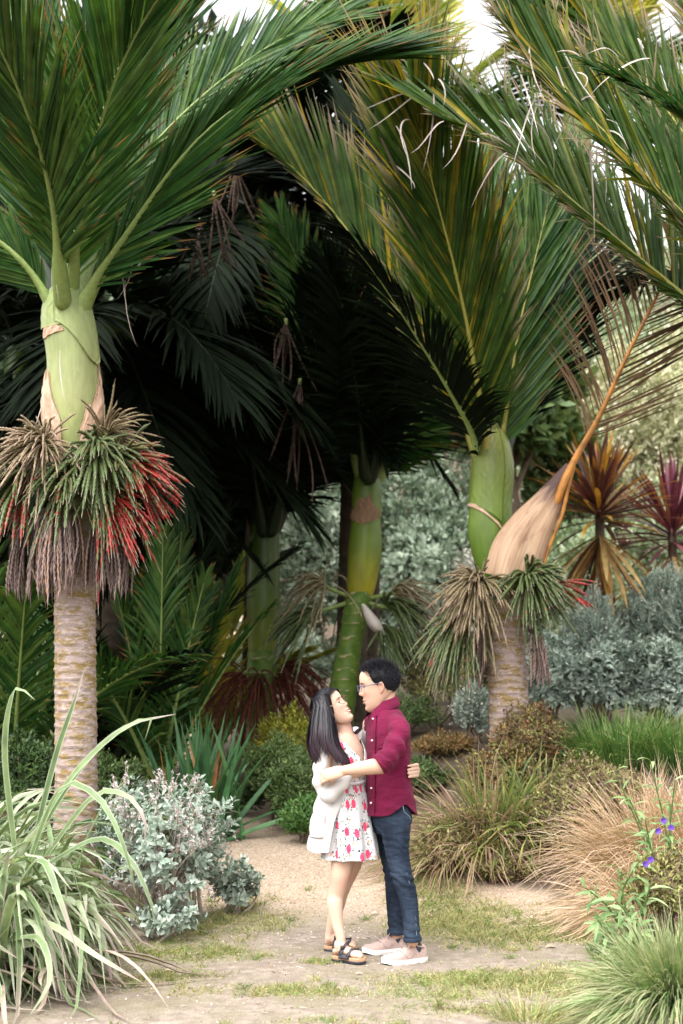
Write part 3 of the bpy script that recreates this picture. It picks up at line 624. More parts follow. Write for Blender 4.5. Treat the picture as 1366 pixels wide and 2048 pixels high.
cluster(pb, P(968, 1250, DB - .12), (-.2, -.35, -.8), 26, .42, .009, 'fruit_dry', .3, .9, lambda d, g: g.uniform(0, .8), seed=35, label='dried strands beside the trunk', indiv=False, bead=.4, tail=.05, stem=P(1000, 1215, DB))
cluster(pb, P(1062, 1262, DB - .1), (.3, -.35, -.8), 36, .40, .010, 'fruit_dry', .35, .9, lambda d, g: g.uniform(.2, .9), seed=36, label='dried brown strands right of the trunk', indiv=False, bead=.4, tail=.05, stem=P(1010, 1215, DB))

# ---- palm beyond the right edge whose fronds lean in
DC = 9.6
bC = on_ground(1620, DC)
pc = thing('nikau_palm', bC, 'palm outside the right edge whose ragged fronds lean in over the garden', 'palm tree', 'palms with crownshafts')
trunk(pc, [np.array([bC[0], bC[1], bC[2] - .1]), P(1618, 1300, DC), P(1612, 1000, DC)], [.16, .145, .13], .055, seed=3)
shaft(pc, [P(1612, 1010, DC), P(1610, 920, DC), P(1605, 820, DC), P(1600, 760, DC), P(1600, 720, DC)], [.125, .18, .18, .13, .05], 'shaft_green')
frond(pc, [P(1590, 800, DC), P(1490, 690, DC), P(1366, 590, DC + .1), P(1270, 510, DC + .2), P(1165, 420, DC + .3), P(1060, 330, DC + .4), P(960, 270, DC + .5), P(900, 240, DC + .5)], 78, 1.0, .038, 'frond_y', 'rachis_y', N=(.25, -.75, .6), al=(80, 12), indiv=150, seed=41, be=6, sides=(.40, 1.35), als=(.45, .84), tipcurl=.08, start=.22, lp=(.45, .8, .5))
frond(pc, [P(1600, 760, DC), P(1500, 620, DC - .1), P(1400, 470, DC - .2), P(1290, 350, DC - .3), P(1190, 245, DC - .3), P(1110, 150, DC - .3), P(1050, 80, DC - .3)], 76, 1.0, .038, 'frond_y', 'rachis_y', N=(.25, -.75, .6), al=(70, 12), indiv=140, seed=42, be=8, sides=(.75, 1.35), als=(.55, .84), tipcurl=.10, start=.2, lp=(.4, .8, .5))
frond(pc, [P(1600, 740, DC - .2), P(1520, 520, DC - .6), P(1420, 300, DC - 1.), P(1310, 200, DC - 1.3), P(1200, 140, DC - 1.5)], 70, .8, .036, 'frond', 'rachis_y', N=(.2, -.6, .75), al=(60, 12), seed=43, be=4, tipcurl=.08, sides=(.8, .8))
frond(pc, [P(1600, 740, DC + .3), P(1560, 500, DC + .8), P(1500, 250, DC + 1.2), P(1420, 60, DC + 1.5), P(1340, -60, DC + 1.7)], 66, 1.05, .036, 'frond_y', 'rachis_y', N=(0, -.9, .3), al=(56, 14), seed=44)
frond(pc, [P(1600, 745, DC + .2), P(1530, 560, DC + .5), P(1440, 380, DC + .8), P(1340, 230, DC + 1.0), P(1250, 120, DC + 1.1), P(1180, 50, DC + 1.1)], 70, 1.1, .036, 'frond_y', 'rachis_y', N=(.1, -.85, .4), al=(48, 12), seed=48, be=10, sides=(1.1, 1.2))
frond(pc, [P(1590, 760, DC + .3), P(1480, 640, DC + .9), P(1370, 560, DC + 1.5), P(1280, 560, DC + 2.), P(1210, 600, DC + 2.3)], 60, .85, .034, 'frond_dark', 'rachis_dark', N=(.1, -.4, .9), seed=45, droop=.3)
frond(pc, [P(1605, 740, DC), P(1640, 500, DC), P(1700, 250, DC), P(1800, 60, DC)], 50, 1.0, .036, 'frond', 'rachis', N=(0, -.9, .3), seed=46, K=4)
frond(pc, [P(1620, 780, DC), P(1720, 660, DC - .1), P(1860, 560, DC - .3), P(2000, 520, DC - .5)], 50, 1.0, .036, 'frond', 'rachis', N=(0, -.5, .8), seed=47, K=4)
# loose pale strips curling off the worn frond ends
g = np.random.default_rng(50)
SX = [(840, 130, 10.3), (830, 200, 10.3), (860, 160, 10.3), (845, 170, 10.3), (790, 250, 10.3), (880, 190, 10.2), (780, 320, 10.6), (1060, 150, 9.4), (1115, 130, 9.3), (1130, 120, 9.3), (1160, 150, 9.3), (1175, 140, 9.3), (1090, 190, 9.5), (1080, 210, 9.6), (1110, 100, 9.3), (1050, 230, 9.8), (1180, 170, 9.4), (1000, 250, 10), (1010, 280, 10), (960, 270, 10.1), (940, 260, 10.1), (1190, 260, 9.4), (1200, 280, 9.4), (1185, 300, 9.4), (1215, 270, 9.4), (820, 230, 10.3), (900, 240, 10.1), (1150, 260, 9.5), (1070, 90, 9.3), (1230, 120, 9.0), (1300, 110, 8.5), (1275, 90, 8.5)]
SP_ = PP([(x + g.normal(0, 10), y + g.normal(0, 12), d - .06) for x, y, d in SX])
n_ = len(SP_); V, F, tt = ribbons(SP_, np.stack([g.normal(0, .8, n_), g.normal(0, .3, n_) - .2, g.uniform(-1, .5, n_)], -1), (0, -1, .3), g.uniform(.15, .36, n_), .012, np.stack([g.normal(0, .09, n_), 0 * g.normal(size=n_), -g.uniform(.05, .4, n_)], -1), K=8, curl=g.normal(0, .06, (n_, 3)))
sB = V[:, :, 0].mean(1) < P(950, 300, 10)[0]
v, f, cc = bl_join(V[sB], F, tt, g.uniform(size=sB.sum())); part('dry_strip', (v, f), M['dry_strip'], pb, cc, kind='stuff')
v, f, cc = bl_join(V[~sB], F, tt, g.uniform(size=(~sB).sum())); part('dry_strip', (v, f), M['dry_strip'], pc, cc, kind='stuff')

# ---- palm behind the couple, green ringed curving trunk
DD = 14.2
bD = on_ground(672, DD)
pd = thing('nikau_palm', bD, 'slim palm with bright green ringed trunk rising right behind the couple', 'palm tree', 'palms with crownshafts')
trunk(pd, [np.array([bD[0], bD[1], bD[2] - .1]), P(672, 1480, DD), P(684, 1390, DD), P(698, 1300, DD), P(712, 1230, DD), P(719, 1185, DD)], [.16, .15, .14, .125, .13, .135], .13, 'trunk_green', 4)
_, CD, rD = shaft(pd, [P(720, 1195, DD), P(724, 1160, DD), P(730, 1100, DD), P(732, 1040, DD), P(734, 980, DD), P(736, 940, DD), P(738, 910, DD)], [.125, .150, .168, .148, .145, .115, .05], 'shaft_mid')
sheath(pd, CD, rD, -175, -30, lambda u: .50 + .0 * u + .1 * np.abs(u - .5), lambda u: .57 + .10 * np.sin(np.pi * u), 'sheath_brown', .012, .01, name='dry_edge', seed=25, rag=.02)
sp = PP([(727, 1212, DD - .2), (738, 1232, DD - .26), (752, 1252, DD - .28), (768, 1268, DD - .26)])
part('spathe', limb(sp, [.03, .072, .085, .02], seg=14, ref=(0, -1, 0), flat=.7), M['spathe'], pd)
for i, pp in enumerate([[(722, 960, 0), (705, 890, -.1), (680, 800, -.2), (650, 690, -.3), (610, 560, -.4), (560, 440, -.5)], [(752, 960, 0), (790, 900, -.1), (840, 830, -.2), (900, 760, -.3), (960, 700, -.4)],
                        [(745, 970, .2), (800, 900, .6), (870, 840, 1.), (930, 800, 1.4)], [(738, 950, .1), (742, 850, .2), (745, 720, .3), (750, 560, .4), (760, 400, .5)], [(715, 980, .1), (660, 930, .3), (600, 900, .6), (540, 900, .9), (500, 940, 1.1)],
                        [(730, 950, -.2), (715, 800, -.6), (690, 640, -1.), (650, 520, -1.3)], [(750, 960, .3), (820, 800, 1.), (900, 640, 1.6), (980, 520, 2)], [(715, 960, .3), (650, 800, 1.), (560, 660, 1.6), (460, 580, 2)], [(740, 960, -.1), (780, 820, -.5), (820, 660, -1.), (840, 520, -1.4)]]):
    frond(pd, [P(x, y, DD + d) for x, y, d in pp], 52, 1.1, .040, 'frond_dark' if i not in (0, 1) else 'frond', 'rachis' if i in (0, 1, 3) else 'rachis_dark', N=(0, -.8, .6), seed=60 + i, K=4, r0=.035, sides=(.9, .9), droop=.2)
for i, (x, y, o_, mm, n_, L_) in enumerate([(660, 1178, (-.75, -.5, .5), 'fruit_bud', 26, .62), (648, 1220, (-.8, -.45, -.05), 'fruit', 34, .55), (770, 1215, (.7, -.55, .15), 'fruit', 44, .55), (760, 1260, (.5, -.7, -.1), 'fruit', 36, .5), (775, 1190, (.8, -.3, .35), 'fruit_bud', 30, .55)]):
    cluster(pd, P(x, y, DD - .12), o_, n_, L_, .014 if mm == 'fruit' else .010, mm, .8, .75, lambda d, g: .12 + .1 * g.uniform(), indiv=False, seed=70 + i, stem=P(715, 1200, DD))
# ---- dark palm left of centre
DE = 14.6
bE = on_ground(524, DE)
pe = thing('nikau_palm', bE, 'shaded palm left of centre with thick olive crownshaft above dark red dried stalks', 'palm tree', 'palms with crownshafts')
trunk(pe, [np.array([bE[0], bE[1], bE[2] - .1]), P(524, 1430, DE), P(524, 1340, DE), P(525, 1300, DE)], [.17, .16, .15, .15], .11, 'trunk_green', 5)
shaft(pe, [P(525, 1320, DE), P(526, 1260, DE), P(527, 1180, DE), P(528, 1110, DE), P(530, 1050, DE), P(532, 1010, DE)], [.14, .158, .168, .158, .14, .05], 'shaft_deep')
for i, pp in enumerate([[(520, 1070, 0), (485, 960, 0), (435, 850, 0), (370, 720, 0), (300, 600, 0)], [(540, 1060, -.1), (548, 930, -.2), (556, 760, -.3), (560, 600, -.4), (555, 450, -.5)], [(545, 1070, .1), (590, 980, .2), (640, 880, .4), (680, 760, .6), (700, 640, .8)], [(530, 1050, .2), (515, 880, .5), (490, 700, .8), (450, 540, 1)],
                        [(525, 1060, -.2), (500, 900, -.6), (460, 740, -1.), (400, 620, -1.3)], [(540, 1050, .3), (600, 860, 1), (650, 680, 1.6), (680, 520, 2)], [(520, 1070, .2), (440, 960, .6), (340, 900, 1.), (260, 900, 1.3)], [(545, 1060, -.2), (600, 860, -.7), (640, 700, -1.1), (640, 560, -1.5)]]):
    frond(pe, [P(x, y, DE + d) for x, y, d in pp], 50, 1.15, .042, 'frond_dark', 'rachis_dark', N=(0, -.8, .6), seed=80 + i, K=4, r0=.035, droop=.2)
for i, (x, y, o_) in enumerate([(490, 1345, (-.6, -.5, -.3)), (550, 1350, (.55, -.6, -.3)), (520, 1350, (0, -.8, -.4)), (560, 1335, (.8, -.2, .05))]):
    cluster(pe, P(x, y, DE - .08), o_, 40, .55, .009, 'fruit_red_dry', .9, .8, lambda d, g: g.uniform(), indiv=False, seed=90 + i, name='dried_stalks', bead=.3, stem=P(524, 1330, DE))

def crown(root, c, n, L, e0, e1, m, rm, seed, lf=1.0, sag=.5, nl=44, K=4, az0=0., az1=360., W=.060):
    g = np.random.default_rng(seed)
    for i in range(n):
        a = math.radians(az0 + (az1 - az0) * (i + g.uniform(-.3, .3)) / n); e = math.radians(g.uniform(e0, e1))
        d = np.array([math.cos(a) * math.cos(e), math.sin(a) * math.cos(e), math.sin(e)]); Li = L * g.uniform(.85, 1.1)
        s = np.linspace(0, 1, 6)[:, None]
        pts = np.asarray(c) + d * s * Li + np.array([0, 0, -1.]) * sag * Li * s ** 2.2 * math.cos(e)
        frond(root, pts, int(nl * .62), lf, W, m, rm, N=(0, 0, 1) if e < 1.2 else (-d[0], -d[1], .4), seed=seed * 31 + i, K=K, be=15, droop=.22, r0=.03, rn=14)
# ---- palms deeper in the grove: each is its own palm with its own trunk
for i, (px, py, D, L, n, lab) in enumerate([
        (230, 620, 13.6, 2.3, 15, 'tall dark palm with rough brown trunk in the shade right of the red-fruited palm'),
        (512, 430, 15.8, 3.4, 15, 'shaded tall palm in the middle of the dark grove with drooping dead stalks'),
        (700, 430, 15.6, 3.2, 14, 'shaded tall palm at the back of the dark grove above the ringed green trunk'),
        (40, 700, 14.5, 3.0, 13, 'dark palm at the far left behind the red-fruited palm'),
        (800, 300, 17.0, 3.4, 9, 'tall sunlit palm behind the leaning palm with olive fronds against the white sky'),
        (1150, 230, 16.5, 3.4, 13, 'tall sunlit palm at the upper right with upright yellow fronds against the white sky')]):
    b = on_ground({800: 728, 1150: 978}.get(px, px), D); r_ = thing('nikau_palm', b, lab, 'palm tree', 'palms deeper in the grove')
    c = P(px, py, D); lit = i >= 4  # lit palms get brightened frond colours, the others shade-darkened copies
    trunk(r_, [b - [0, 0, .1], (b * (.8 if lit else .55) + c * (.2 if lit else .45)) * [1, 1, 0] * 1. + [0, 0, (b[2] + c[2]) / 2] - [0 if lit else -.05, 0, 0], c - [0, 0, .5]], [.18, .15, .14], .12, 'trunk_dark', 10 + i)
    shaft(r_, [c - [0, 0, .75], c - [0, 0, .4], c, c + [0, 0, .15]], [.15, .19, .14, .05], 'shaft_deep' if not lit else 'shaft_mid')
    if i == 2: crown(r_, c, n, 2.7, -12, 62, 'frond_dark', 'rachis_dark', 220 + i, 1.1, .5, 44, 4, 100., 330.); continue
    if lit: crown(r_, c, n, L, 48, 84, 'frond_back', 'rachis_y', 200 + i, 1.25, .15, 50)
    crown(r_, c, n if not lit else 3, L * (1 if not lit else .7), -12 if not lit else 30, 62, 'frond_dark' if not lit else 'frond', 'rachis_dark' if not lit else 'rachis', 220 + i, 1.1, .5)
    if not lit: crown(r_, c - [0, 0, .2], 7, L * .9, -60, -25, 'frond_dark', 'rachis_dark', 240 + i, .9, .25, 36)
# hanging brown stalks in the shade
for i, (x, y, D, L) in enumerate([(428, 385, 12.6, .75), (400, 440, 12.8, .55), (572, 640, 13.3, .8), (600, 760, 13.2, 1.0), (470, 330, 12.8, .5)]):
    r_ = pa if i in (0, 1, 4) else pe
    cluster(r_, P(x, y, D), (.1 - .2 * (i % 2), -.2, -1), 7, L, .012, 'fruit_dead', .30, .1, lambda d, g: g.uniform(0, .4), indiv=False, seed=120 + i, name='dead_flower_stalk', bead=.3, wob=.13)
# ---- young trunkless palms low on the left
for i, (px, D, L, n, lab, mm, az) in enumerate([
        (320, 12.8, 2.3, 12, 'young trunkless palm with long dark fronds right of the pale palm trunk', 'frond', (20, 175)),
        (425, 15.6, 2.3, 9, 'young trunkless palm with yellow green fronds beside the shaded palm', 'frond_back', (30, 170)),
        (30, 12.2, 2.6, 11, 'young trunkless palm with dark arching fronds at the left edge', 'frond', (10, 200)),
        (215, 13.4, 3.2, 11, 'young trunkless palm with upright dark fronds in the shade of the grove', 'frond_dark', (0, 360))]):
    b = on_ground(px, D); r_ = thing('young_palm', b, lab, 'young palm', 'young palms under the grove')
    part('stem', limb([b - [0, 0, .05], b + [0, 0, .3]], [.09, .06], seg=10), M['rachis_dark'], r_)
    crown(r_, b + [0, 0, .2], n, L, 42, 82, mm, 'rachis' if mm != 'frond_dark' else 'rachis_dark', 300 + i, .62, .42, 46, 4, 0, 360, .036)
# ------------------------------------------------------------------ shrubs, grasses and other plants
SG = [(0, (.19, .25, .19)), (.5, (.29, .35, .285)), (1, (.44, .49, .42))]
M['sage'] = leafmat('grey_leaf', SG, tip=(.50, .55, .50), tips=(.85, 1.2), rough=.75, trans=.12, spec=.15, tint=(1, 1.1, .9))
M['sage_cool'] = leafmat('silver_leaf', [(0, (.18, .24, .19)), (.5, (.31, .38, .315)), (1, (.48, .54, .46))], rough=.75, trans=.12, spec=.15, tint=(1, 1.1, .9))
M['olive_grey'] = leafmat('olive_grey_leaf', [(0, (.20, .28, .19)), (.5, (.44, .54, .41)), (1, (.68, .75, .62))], rough=.7, trans=.15, spec=.2, tint=(1, 1.1, .8))
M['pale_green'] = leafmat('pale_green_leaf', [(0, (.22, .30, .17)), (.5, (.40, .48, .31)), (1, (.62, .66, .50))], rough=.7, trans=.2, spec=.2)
M['cream'] = leafmat('cream_flower_leaf', [(0, (.26, .30, .14)), (.3, (.48, .48, .29)), (.55, (.70, .66, .46)), (1, (.82, .77, .60))], rough=.8, trans=.2, spec=.1, tint=(1, 1, .8))
M['white_fl'] = leafmat('pale_blossom', [(0, (.34, .36, .28)), (.5, (.55, .53, .46)), (1, (.70, .66, .60))], rough=.8, trans=.2, spec=.1, tint=(1, 1, .9))
M['deep'] = leafmat('deep_green_leaf', [(0, (.02, .045, .015)), (.6, (.045, .09, .025)), (1, (.09, .15, .04))], rough=.5, trans=.15)
M['darkwood'] = leafmat('dark_evergreen_leaf', [(0, (.008, .016, .008)), (.7, (.016, .032, .012)), (1, (.03, .055, .02))], rough=.55, trans=.08, spec=.25)
M['fresh'] = leafmat('fresh_green_leaf', [(0, (.05, .12, .03)), (.6, (.10, .21, .055)), (1, (.20, .32, .09))], rough=.45, trans=.25)
M['midgreen'] = leafmat('mid_green_leaf', [(0, (.05, .09, .028)), (.6, (.10, .16, .05)), (1, (.20, .26, .09))], rough=.55, trans=.2)
M['yellowish'] = leafmat('yellow_green_leaf', [(0, (.12, .17, .03)), (.6, (.28, .30, .04)), (1, (.50, .42, .06))], rough=.5, trans=.35)
M['bronze'] = leafmat('bronze_leaf', [(0, (.10, .065, .045)), (.35, (.18, .115, .075)), (.55, (.22, .19, .07)), (.8, (.29, .31, .10)), (1, (.42, .38, .16))], rough=.55, trans=.15)
M['redbronze'] = leafmat('red_bronze_leaf', [(0, (.09, .055, .03)), (.4, (.17, .10, .05)), (.75, (.20, .20, .06)), (.92, (.30, .27, .09)), (1, (.42, .15, .07))], rough=.55, trans=.2)
M['rust'] = leafmat('rust_leaf', [(0, (.10, .10, .035)), (.5, (.22, .15, .06)), (.8, (.32, .15, .06)), (1, (.42, .30, .10))], rough=.6, trans=.25)
M['flax'] = leafmat('flax_leaf', [(0, (.075, .12, .045)), (.35, (.15, .22, .09)), (.6, (.25, .32, .165)), (.85, (.40, .45, .31)), (1, (.46, .48, .37))], tip=(.30, .22, .20), tips=(.86, 1.1), edge=(.46, .50, .36), rough=.36, trans=.22, spec=.4)
M['flax_dead'] = leafmat('flax_dead_leaf', [(0, (.16, .12, .10)), (.5, (.34, .26, .21)), (1, (.52, .43, .36))], rough=.75, trans=.1, spec=.15)
M['sword'] = leafmat('sword_leaf', [(0, (.035, .105, .035)), (.6, (.065, .17, .06)), (1, (.11, .23, .09))], rough=.4, trans=.18, spec=.4)
M['sword_dead'] = leafmat('sword_dead_leaf', [(0, (.30, .12, .04)), (1, (.42, .22, .09))], rough=.6, trans=.2)
M['cordy'] = leafmat('cordyline_leaf', [(0, (.060, .022, .022)), (.4, (.11, .042, .042)), (.60, (.20, .075, .085)), (.78, (.30, .15, .035)), (1, (.60, .36, .045))], tip=(.45, .22, .04), tips=(.75, 1.15), rough=.42, trans=.22, spec=.45, tint=(1.1, .9, .6))
M['cordy_low'] = leafmat('cordyline_old_leaf', [(0, (.10, .04, .03)), (.4, (.25, .13, .05)), (.7, (.45, .26, .05)), (1, (.50, .36, .16))], rough=.5, trans=.3, tint=(1.1, .9, .6))
M['gr_lush'] = leafmat('lush_grass', [(0, (.05, .12, .03)), (.6, (.10, .21, .045)), (1, (.22, .32, .08))], tip=(.35, .36, .14), tips=(.8, 1.2), rough=.5, trans=.25)
M['gr_mound'] = leafmat('mound_grass', [(0, (.10, .17, .055)), (.5, (.20, .29, .11)), (.85, (.34, .40, .20)), (1, (.46, .44, .26))], tip=(.46, .42, .26), tips=(.75, 1.15), rough=.5, trans=.25)
M['gr_tan'] = leafmat('tan_grass', [(0, (.30, .20, .08)), (.5, (.52, .37, .20)), (1, (.70, .56, .40))], tip=(.68, .50, .39), tips=(.6, 1.1), rough=.6, trans=.25, tint=(1.05, .95, .75))
M['gr_pink'] = leafmat('pinkish_grass', [(0, (.15, .22, .05)), (.45, (.27, .30, .09)), (.7, (.40, .28, .17)), (1, (.54, .40, .30))], tip=(.40, .24, .19), tips=(.45, 1.0), rough=.6, trans=.25, tint=(1.05, .95, .75))
M['gr_strap'] = leafmat('strap_grass', [(0, (.10, .17, .05)), (.6, (.20, .27, .08)), (1, (.36, .36, .12))], tip=(.40, .32, .12), tips=(.7, 1.1), rough=.5, trans=.25)
M['gr_turf'] = leafmat('turf_grass', [(0, (.10, .16, .04)), (.45, (.17, .24, .065)), (.7, (.30, .29, .11)), (1, (.46, .38, .20))], tip=(.42, .36, .18), tips=(.8, 1.2), rough=.6, trans=.25)
M['lance'] = leafmat('lance_leaf', [(0, (.11, .20, .07)), (.5, (.19, .29, .11)), (1, (.30, .40, .19))], rough=.5, trans=.25)
M['petal'] = leafmat('purple_petal', [(0, (.09, .04, .30)), (1, (.20, .09, .52))], rough=.5, trans=.3, tint=(1, .9, 1.1))
M['stem'] = plain('twig', (.13, .095, .065), .8, .2, .3, 20)
M['stem_pale'] = plain('pale_twig', (.36, .30, .25), .8, .2, .3, 20)
M['stem_green'] = plain('green_stem', (.11, .16, .05), .6, .3, .2, 20)
M['seed'] = leafmat('dry_flower_head', [(0, (.34, .25, .25)), (.5, (.55, .47, .47)), (1, (.72, .66, .64))], rough=.9, trans=.1, spec=.05, tint=(1, 1, 1))

def sprigs(g, c, rad, n, lump=.3, nl=14, inner=.55, up=0.):
    """twig tips in a lumpy dome: positions, outward axes"""
    u = nrm(g.normal(size=(n * 2, 3)) + np.array([0, 0, up])); u = u[u[:, 2] > -.45][:n]
    ld = nrm(g.normal(size=(nl, 3)) + np.array([0, 0, .3]))
    q = np.exp(9 * ((u @ ld.T).max(1) - 1))
    r = (1 - lump + lump * q) * np.where(g.uniform(size=len(u)) < .7, g.uniform(.86, 1.03, len(u)), g.uniform(inner, .9, len(u)))
    p = np.asarray(c) + u * np.asarray(rad) * r[:, None]
    ax = nrm(u + np.array([0, 0, .45]) + g.normal(0, .3, u.shape))
    ok = p[:, 2] > h(p[:, 0], p[:, 1]) + .03
    return p[ok], ax[ok]
def leaves_on(g, p, ax, k, L, W, tpl, spread=52, step=.5, upright=.3):
    """k leaves spiralling along each twig tip"""
    n = len(p); j = np.tile(np.arange(k), n); P_ = np.repeat(p, k, 0); A = np.repeat(ax, k, 0)
    a1 = nrm(np.cross(A, g.normal(size=A.shape) * .0 + np.array([.3, .9, .2]))); a2 = np.cross(A, a1)
    ph = np.repeat(g.uniform(0, 6.28, n), k) + j * 2.4 + g.normal(0, .25, n * k)
    rad = a1 * np.cos(ph)[:, None] + a2 * np.sin(ph)[:, None]
    an = np.radians(np.clip(spread * (1.25 - .75 * j / max(k - 1, 1)) + g.normal(0, 9, n * k), 3, 110))[:, None]
    X = A * np.cos(an) + rad * np.sin(an) + np.array([0, 0, .12])
    Nz = A * np.sin(an) - rad * np.cos(an) + .2 * g.normal(size=A.shape)
    pos = P_ - A * ((k - 1 - j) * L * step * .5)[:, None]
    sc = g.uniform(.5, 1.25, n * k) * (1.05 - .35 * j / max(k - 1, 1))
    return pos, X, Nz, L * sc, W * sc
def shrub(name, label, cat, c, rad, ns, k, L, W, m, seed, tpl='lance', group=None, indiv=0, lump=.3, spread=52, stems=7, ms='stem', step=.5, inner=.5, up=0., extra=None):
    g = np.random.default_rng(seed); c = np.asarray(c, float)
    b = np.array([c[0], c[1], float(h(c[0], c[1]))])
    top_ = c[2] + rad[2]; rad = np.array(rad, float)
    if cat in ('bush', 'shrub') and c[2] - rad[2] * .55 > b[2]: zb = b[2] - .15 * rad[2]; c[2] = (top_ + zb) / 2; ns = int(ns * np.clip((top_ - zb) / 2 / rad[2], 1, 1.7)); rad[2] = (top_ - zb) / 2
    r_ = thing(name, b, label, cat, group)
    p, ax = sprigs(g, c, rad, ns, lump, inner=inner, up=up)
    pos, X, Nz, Ls, Ws = leaves_on(g, p, ax, k, L, W, tpl, spread, step)
    rnd = np.clip(np.repeat(g.normal(.5, .2, len(p)), k) + g.normal(0, .14, len(pos)), 0, .99)
    V, F, t = scatter(tpl, pos, X, Nz, Ls, Ws, rnd)
    if indiv:
        # the leaves that show largest: near side, turned to the camera
        q = np.argsort(pos[:, 1] - .35 * pos[:, 2] + .25 * g.uniform(size=len(pos)))[:indiv]
        msk = np.zeros(len(pos), bool); msk[q] = True
        bl_parts('leaf', V[msk], F, t, rnd[msk], M[m], r_)
        V, rnd = V[~msk], rnd[~msk]
    if indiv: V, F, t = scatter('mid', pos[~msk], X[~msk], Nz[~msk], Ls[~msk], Ws[~msk], rnd)
    elif tpl in ('oval', 'lance'): V, F, t = scatter('mid', pos, X, Nz, Ls, Ws, rnd)
    v, f, cc = bl_join(V, F, t, rnd); part('foliage', (v, f), M[m], r_, cc, kind='stuff')
    if stems:
        S_ = []
        for i in g.permutation(len(p))[:stems]:
            mid = (b + p[i]) / 2 + g.normal(0, .06, 3) * rad[0]
            S_.append(limb([b + g.normal(0, .05, 3) * [1, 1, 0] - [0, 0, .04], mid, p[i]], [.014, .010, .004], n=9, seg=5, rnd=False))
        v, f, _ = join(S_); part('stems', (v, f), M[ms], r_)
    if extra: extra(r_, g, p, ax)
    return r_
def heads(m, n, r, size):
    """small pale flower heads on the outer twigs"""
    def f_(r_, g, p, ax):
        i = g.integers(0, len(p), n); q = p[i] + ax[i] * r + g.normal(0, size * 1.6, (n, 3))
        V, F, t = scatter('far', q, g.normal(size=(n, 3)), g.normal(size=(n, 3)), g.uniform(.6, 1.3, n) * size, g.uniform(.6, 1.2, n) * size, None)
        v, f, c = bl_join(V, F, t, g.uniform(size=n)); part('flower_heads', (v, f), M[m], r_, c, kind='stuff')
    return f_
def tuft(name, label, c, n, L, W, m, seed, el=(35, 80), az=(0, 360), droop=.6, base=.15, cat='ornamental grass', group=None, K=5, across=2, extra=None, part_='blades', lean=(0, 0, 0)):
    g = np.random.default_rng(seed); c = np.asarray(c, float); r_ = thing(name, c, label, cat, group)
    a = np.radians(g.uniform(az[0], az[1], n)); e = np.radians(g.uniform(el[0], el[1], n))
    d = np.stack([np.cos(a) * np.cos(e), np.sin(a) * np.cos(e), np.sin(e)], -1) + np.asarray(lean)
    rr = base * np.sqrt(g.uniform(size=n)); p = c + np.stack([np.cos(a) * rr, np.sin(a) * rr, 0 * a - .02], -1)
    p[:, 2] = h(p[:, 0], p[:, 1]) - .02
    ln = L * g.uniform(.6, 1.1, n)
    bend = np.stack([.12 * np.cos(a) * ln, .12 * np.sin(a) * ln, -droop * ln * g.uniform(.6, 1.3, n) * np.cos(e) ** .5], -1) + g.normal(0, .06, (n, 3)) * ln[:, None]
    V, F, t = ribbons(p, d, nrm(np.stack([-d[:, 0] * d[:, 2], -d[:, 1] * d[:, 2], 1 - d[:, 2] ** 2 + .05], -1)) + .5 * g.normal(size=(n, 3)), ln, W * g.uniform(.7, 1.2, n), bend, K=K, across=across, prof=np.interp(np.linspace(0, 1, K), [0, .3, .75, 1], [.8, 1, .7, .05]))
    gz = h(V[..., 0], V[..., 1]) + .006; V[..., 2] = np.maximum(V[..., 2], gz)
    v, f, cc = bl_join(V, F, t, np.clip(g.normal(.5, .25, n), 0, .99)); part(part_, (v, f), M[m], r_, cc, kind='stuff')
    if extra: extra(r_, g, c)
    return r_

# ---- far background: wooded slope, tall dark trees at the left, pale bushes at the right
def tree(name, label, c, rad, ns, k, L, W, m, seed, group, lump=.45):
    g = np.random.default_rng(seed); c = np.asarray(c, float); b = np.array([c[0], c[1], float(h(c[0], c[1]))])
    r_ = thing(name, b, label, 'tree', group)
    p, ax = sprigs(g, c, rad, ns, lump, nl=22, inner=.35)
    pos, X, Nz, Ls, Ws = leaves_on(g, p, ax, k, L, W, 'far', 60, .6)
    rnd = np.clip(np.repeat(g.normal(.5, .2, len(p)), k) + g.normal(0, .12, len(pos)), 0, .99)
    V, F, t = scatter('far', pos, X, Nz, Ls, Ws, rnd); v, f, cc = bl_join(V, F, t, rnd)
    part('crown', (v, f), M[m], r_, cc, kind='stuff')
    part('trunk', limb([b - [0, 0, .2], (b + c) / 2 + [.1, 0, 0], c + [0, 0, rad[2] * .4]], [.2, .15, .05], seg=8), M['stem'], r_)
    for i in range(5):
        q = p[g.integers(len(p))]; s_ = b + (c - b) * g.uniform(.5, .9); part('limb', limb([s_, (s_ + q) / 2 + [0, 0, .2], q], [.07, .05, .02], seg=6), M['stem'], r_)
    return r_
for i, (px, py, D, rad, m, lab) in enumerate([
        (-60, 620, 19.5, (2.6, 1.6, 3.8), 'darkwood', 'dark evergreen tree at the far left behind the palms'),
        (190, 520, 20.5, (2.4, 1.6, 4.6), 'darkwood', 'tall dark evergreen tree behind the shaded trunk of the grove'),
        (420, 560, 21.0, (2.2, 1.6, 4.4), 'darkwood', 'dark evergreen tree closing the middle of the grove'),
        (40, 1050, 17.5, (2.2, 1.2, 2.2), 'deep', 'low bushy green tree behind the palms at the far left'),
        (290, 1010, 18.0, (1.6, 1.2, 2.2), 'darkwood', 'low dark bushy tree between the red-fruited palm and the shaded palm'),
        (1010, 820, 23.0, (1.5, 1.3, 1.6), 'midgreen', 'mid green rounded tree right behind the leaning palm crownshaft')]):
    tree('evergreen_tree', lab, P(px, py, D), rad, 2000, 6, .34, .18, m, 400 + i, 'trees closing the back of the grove')
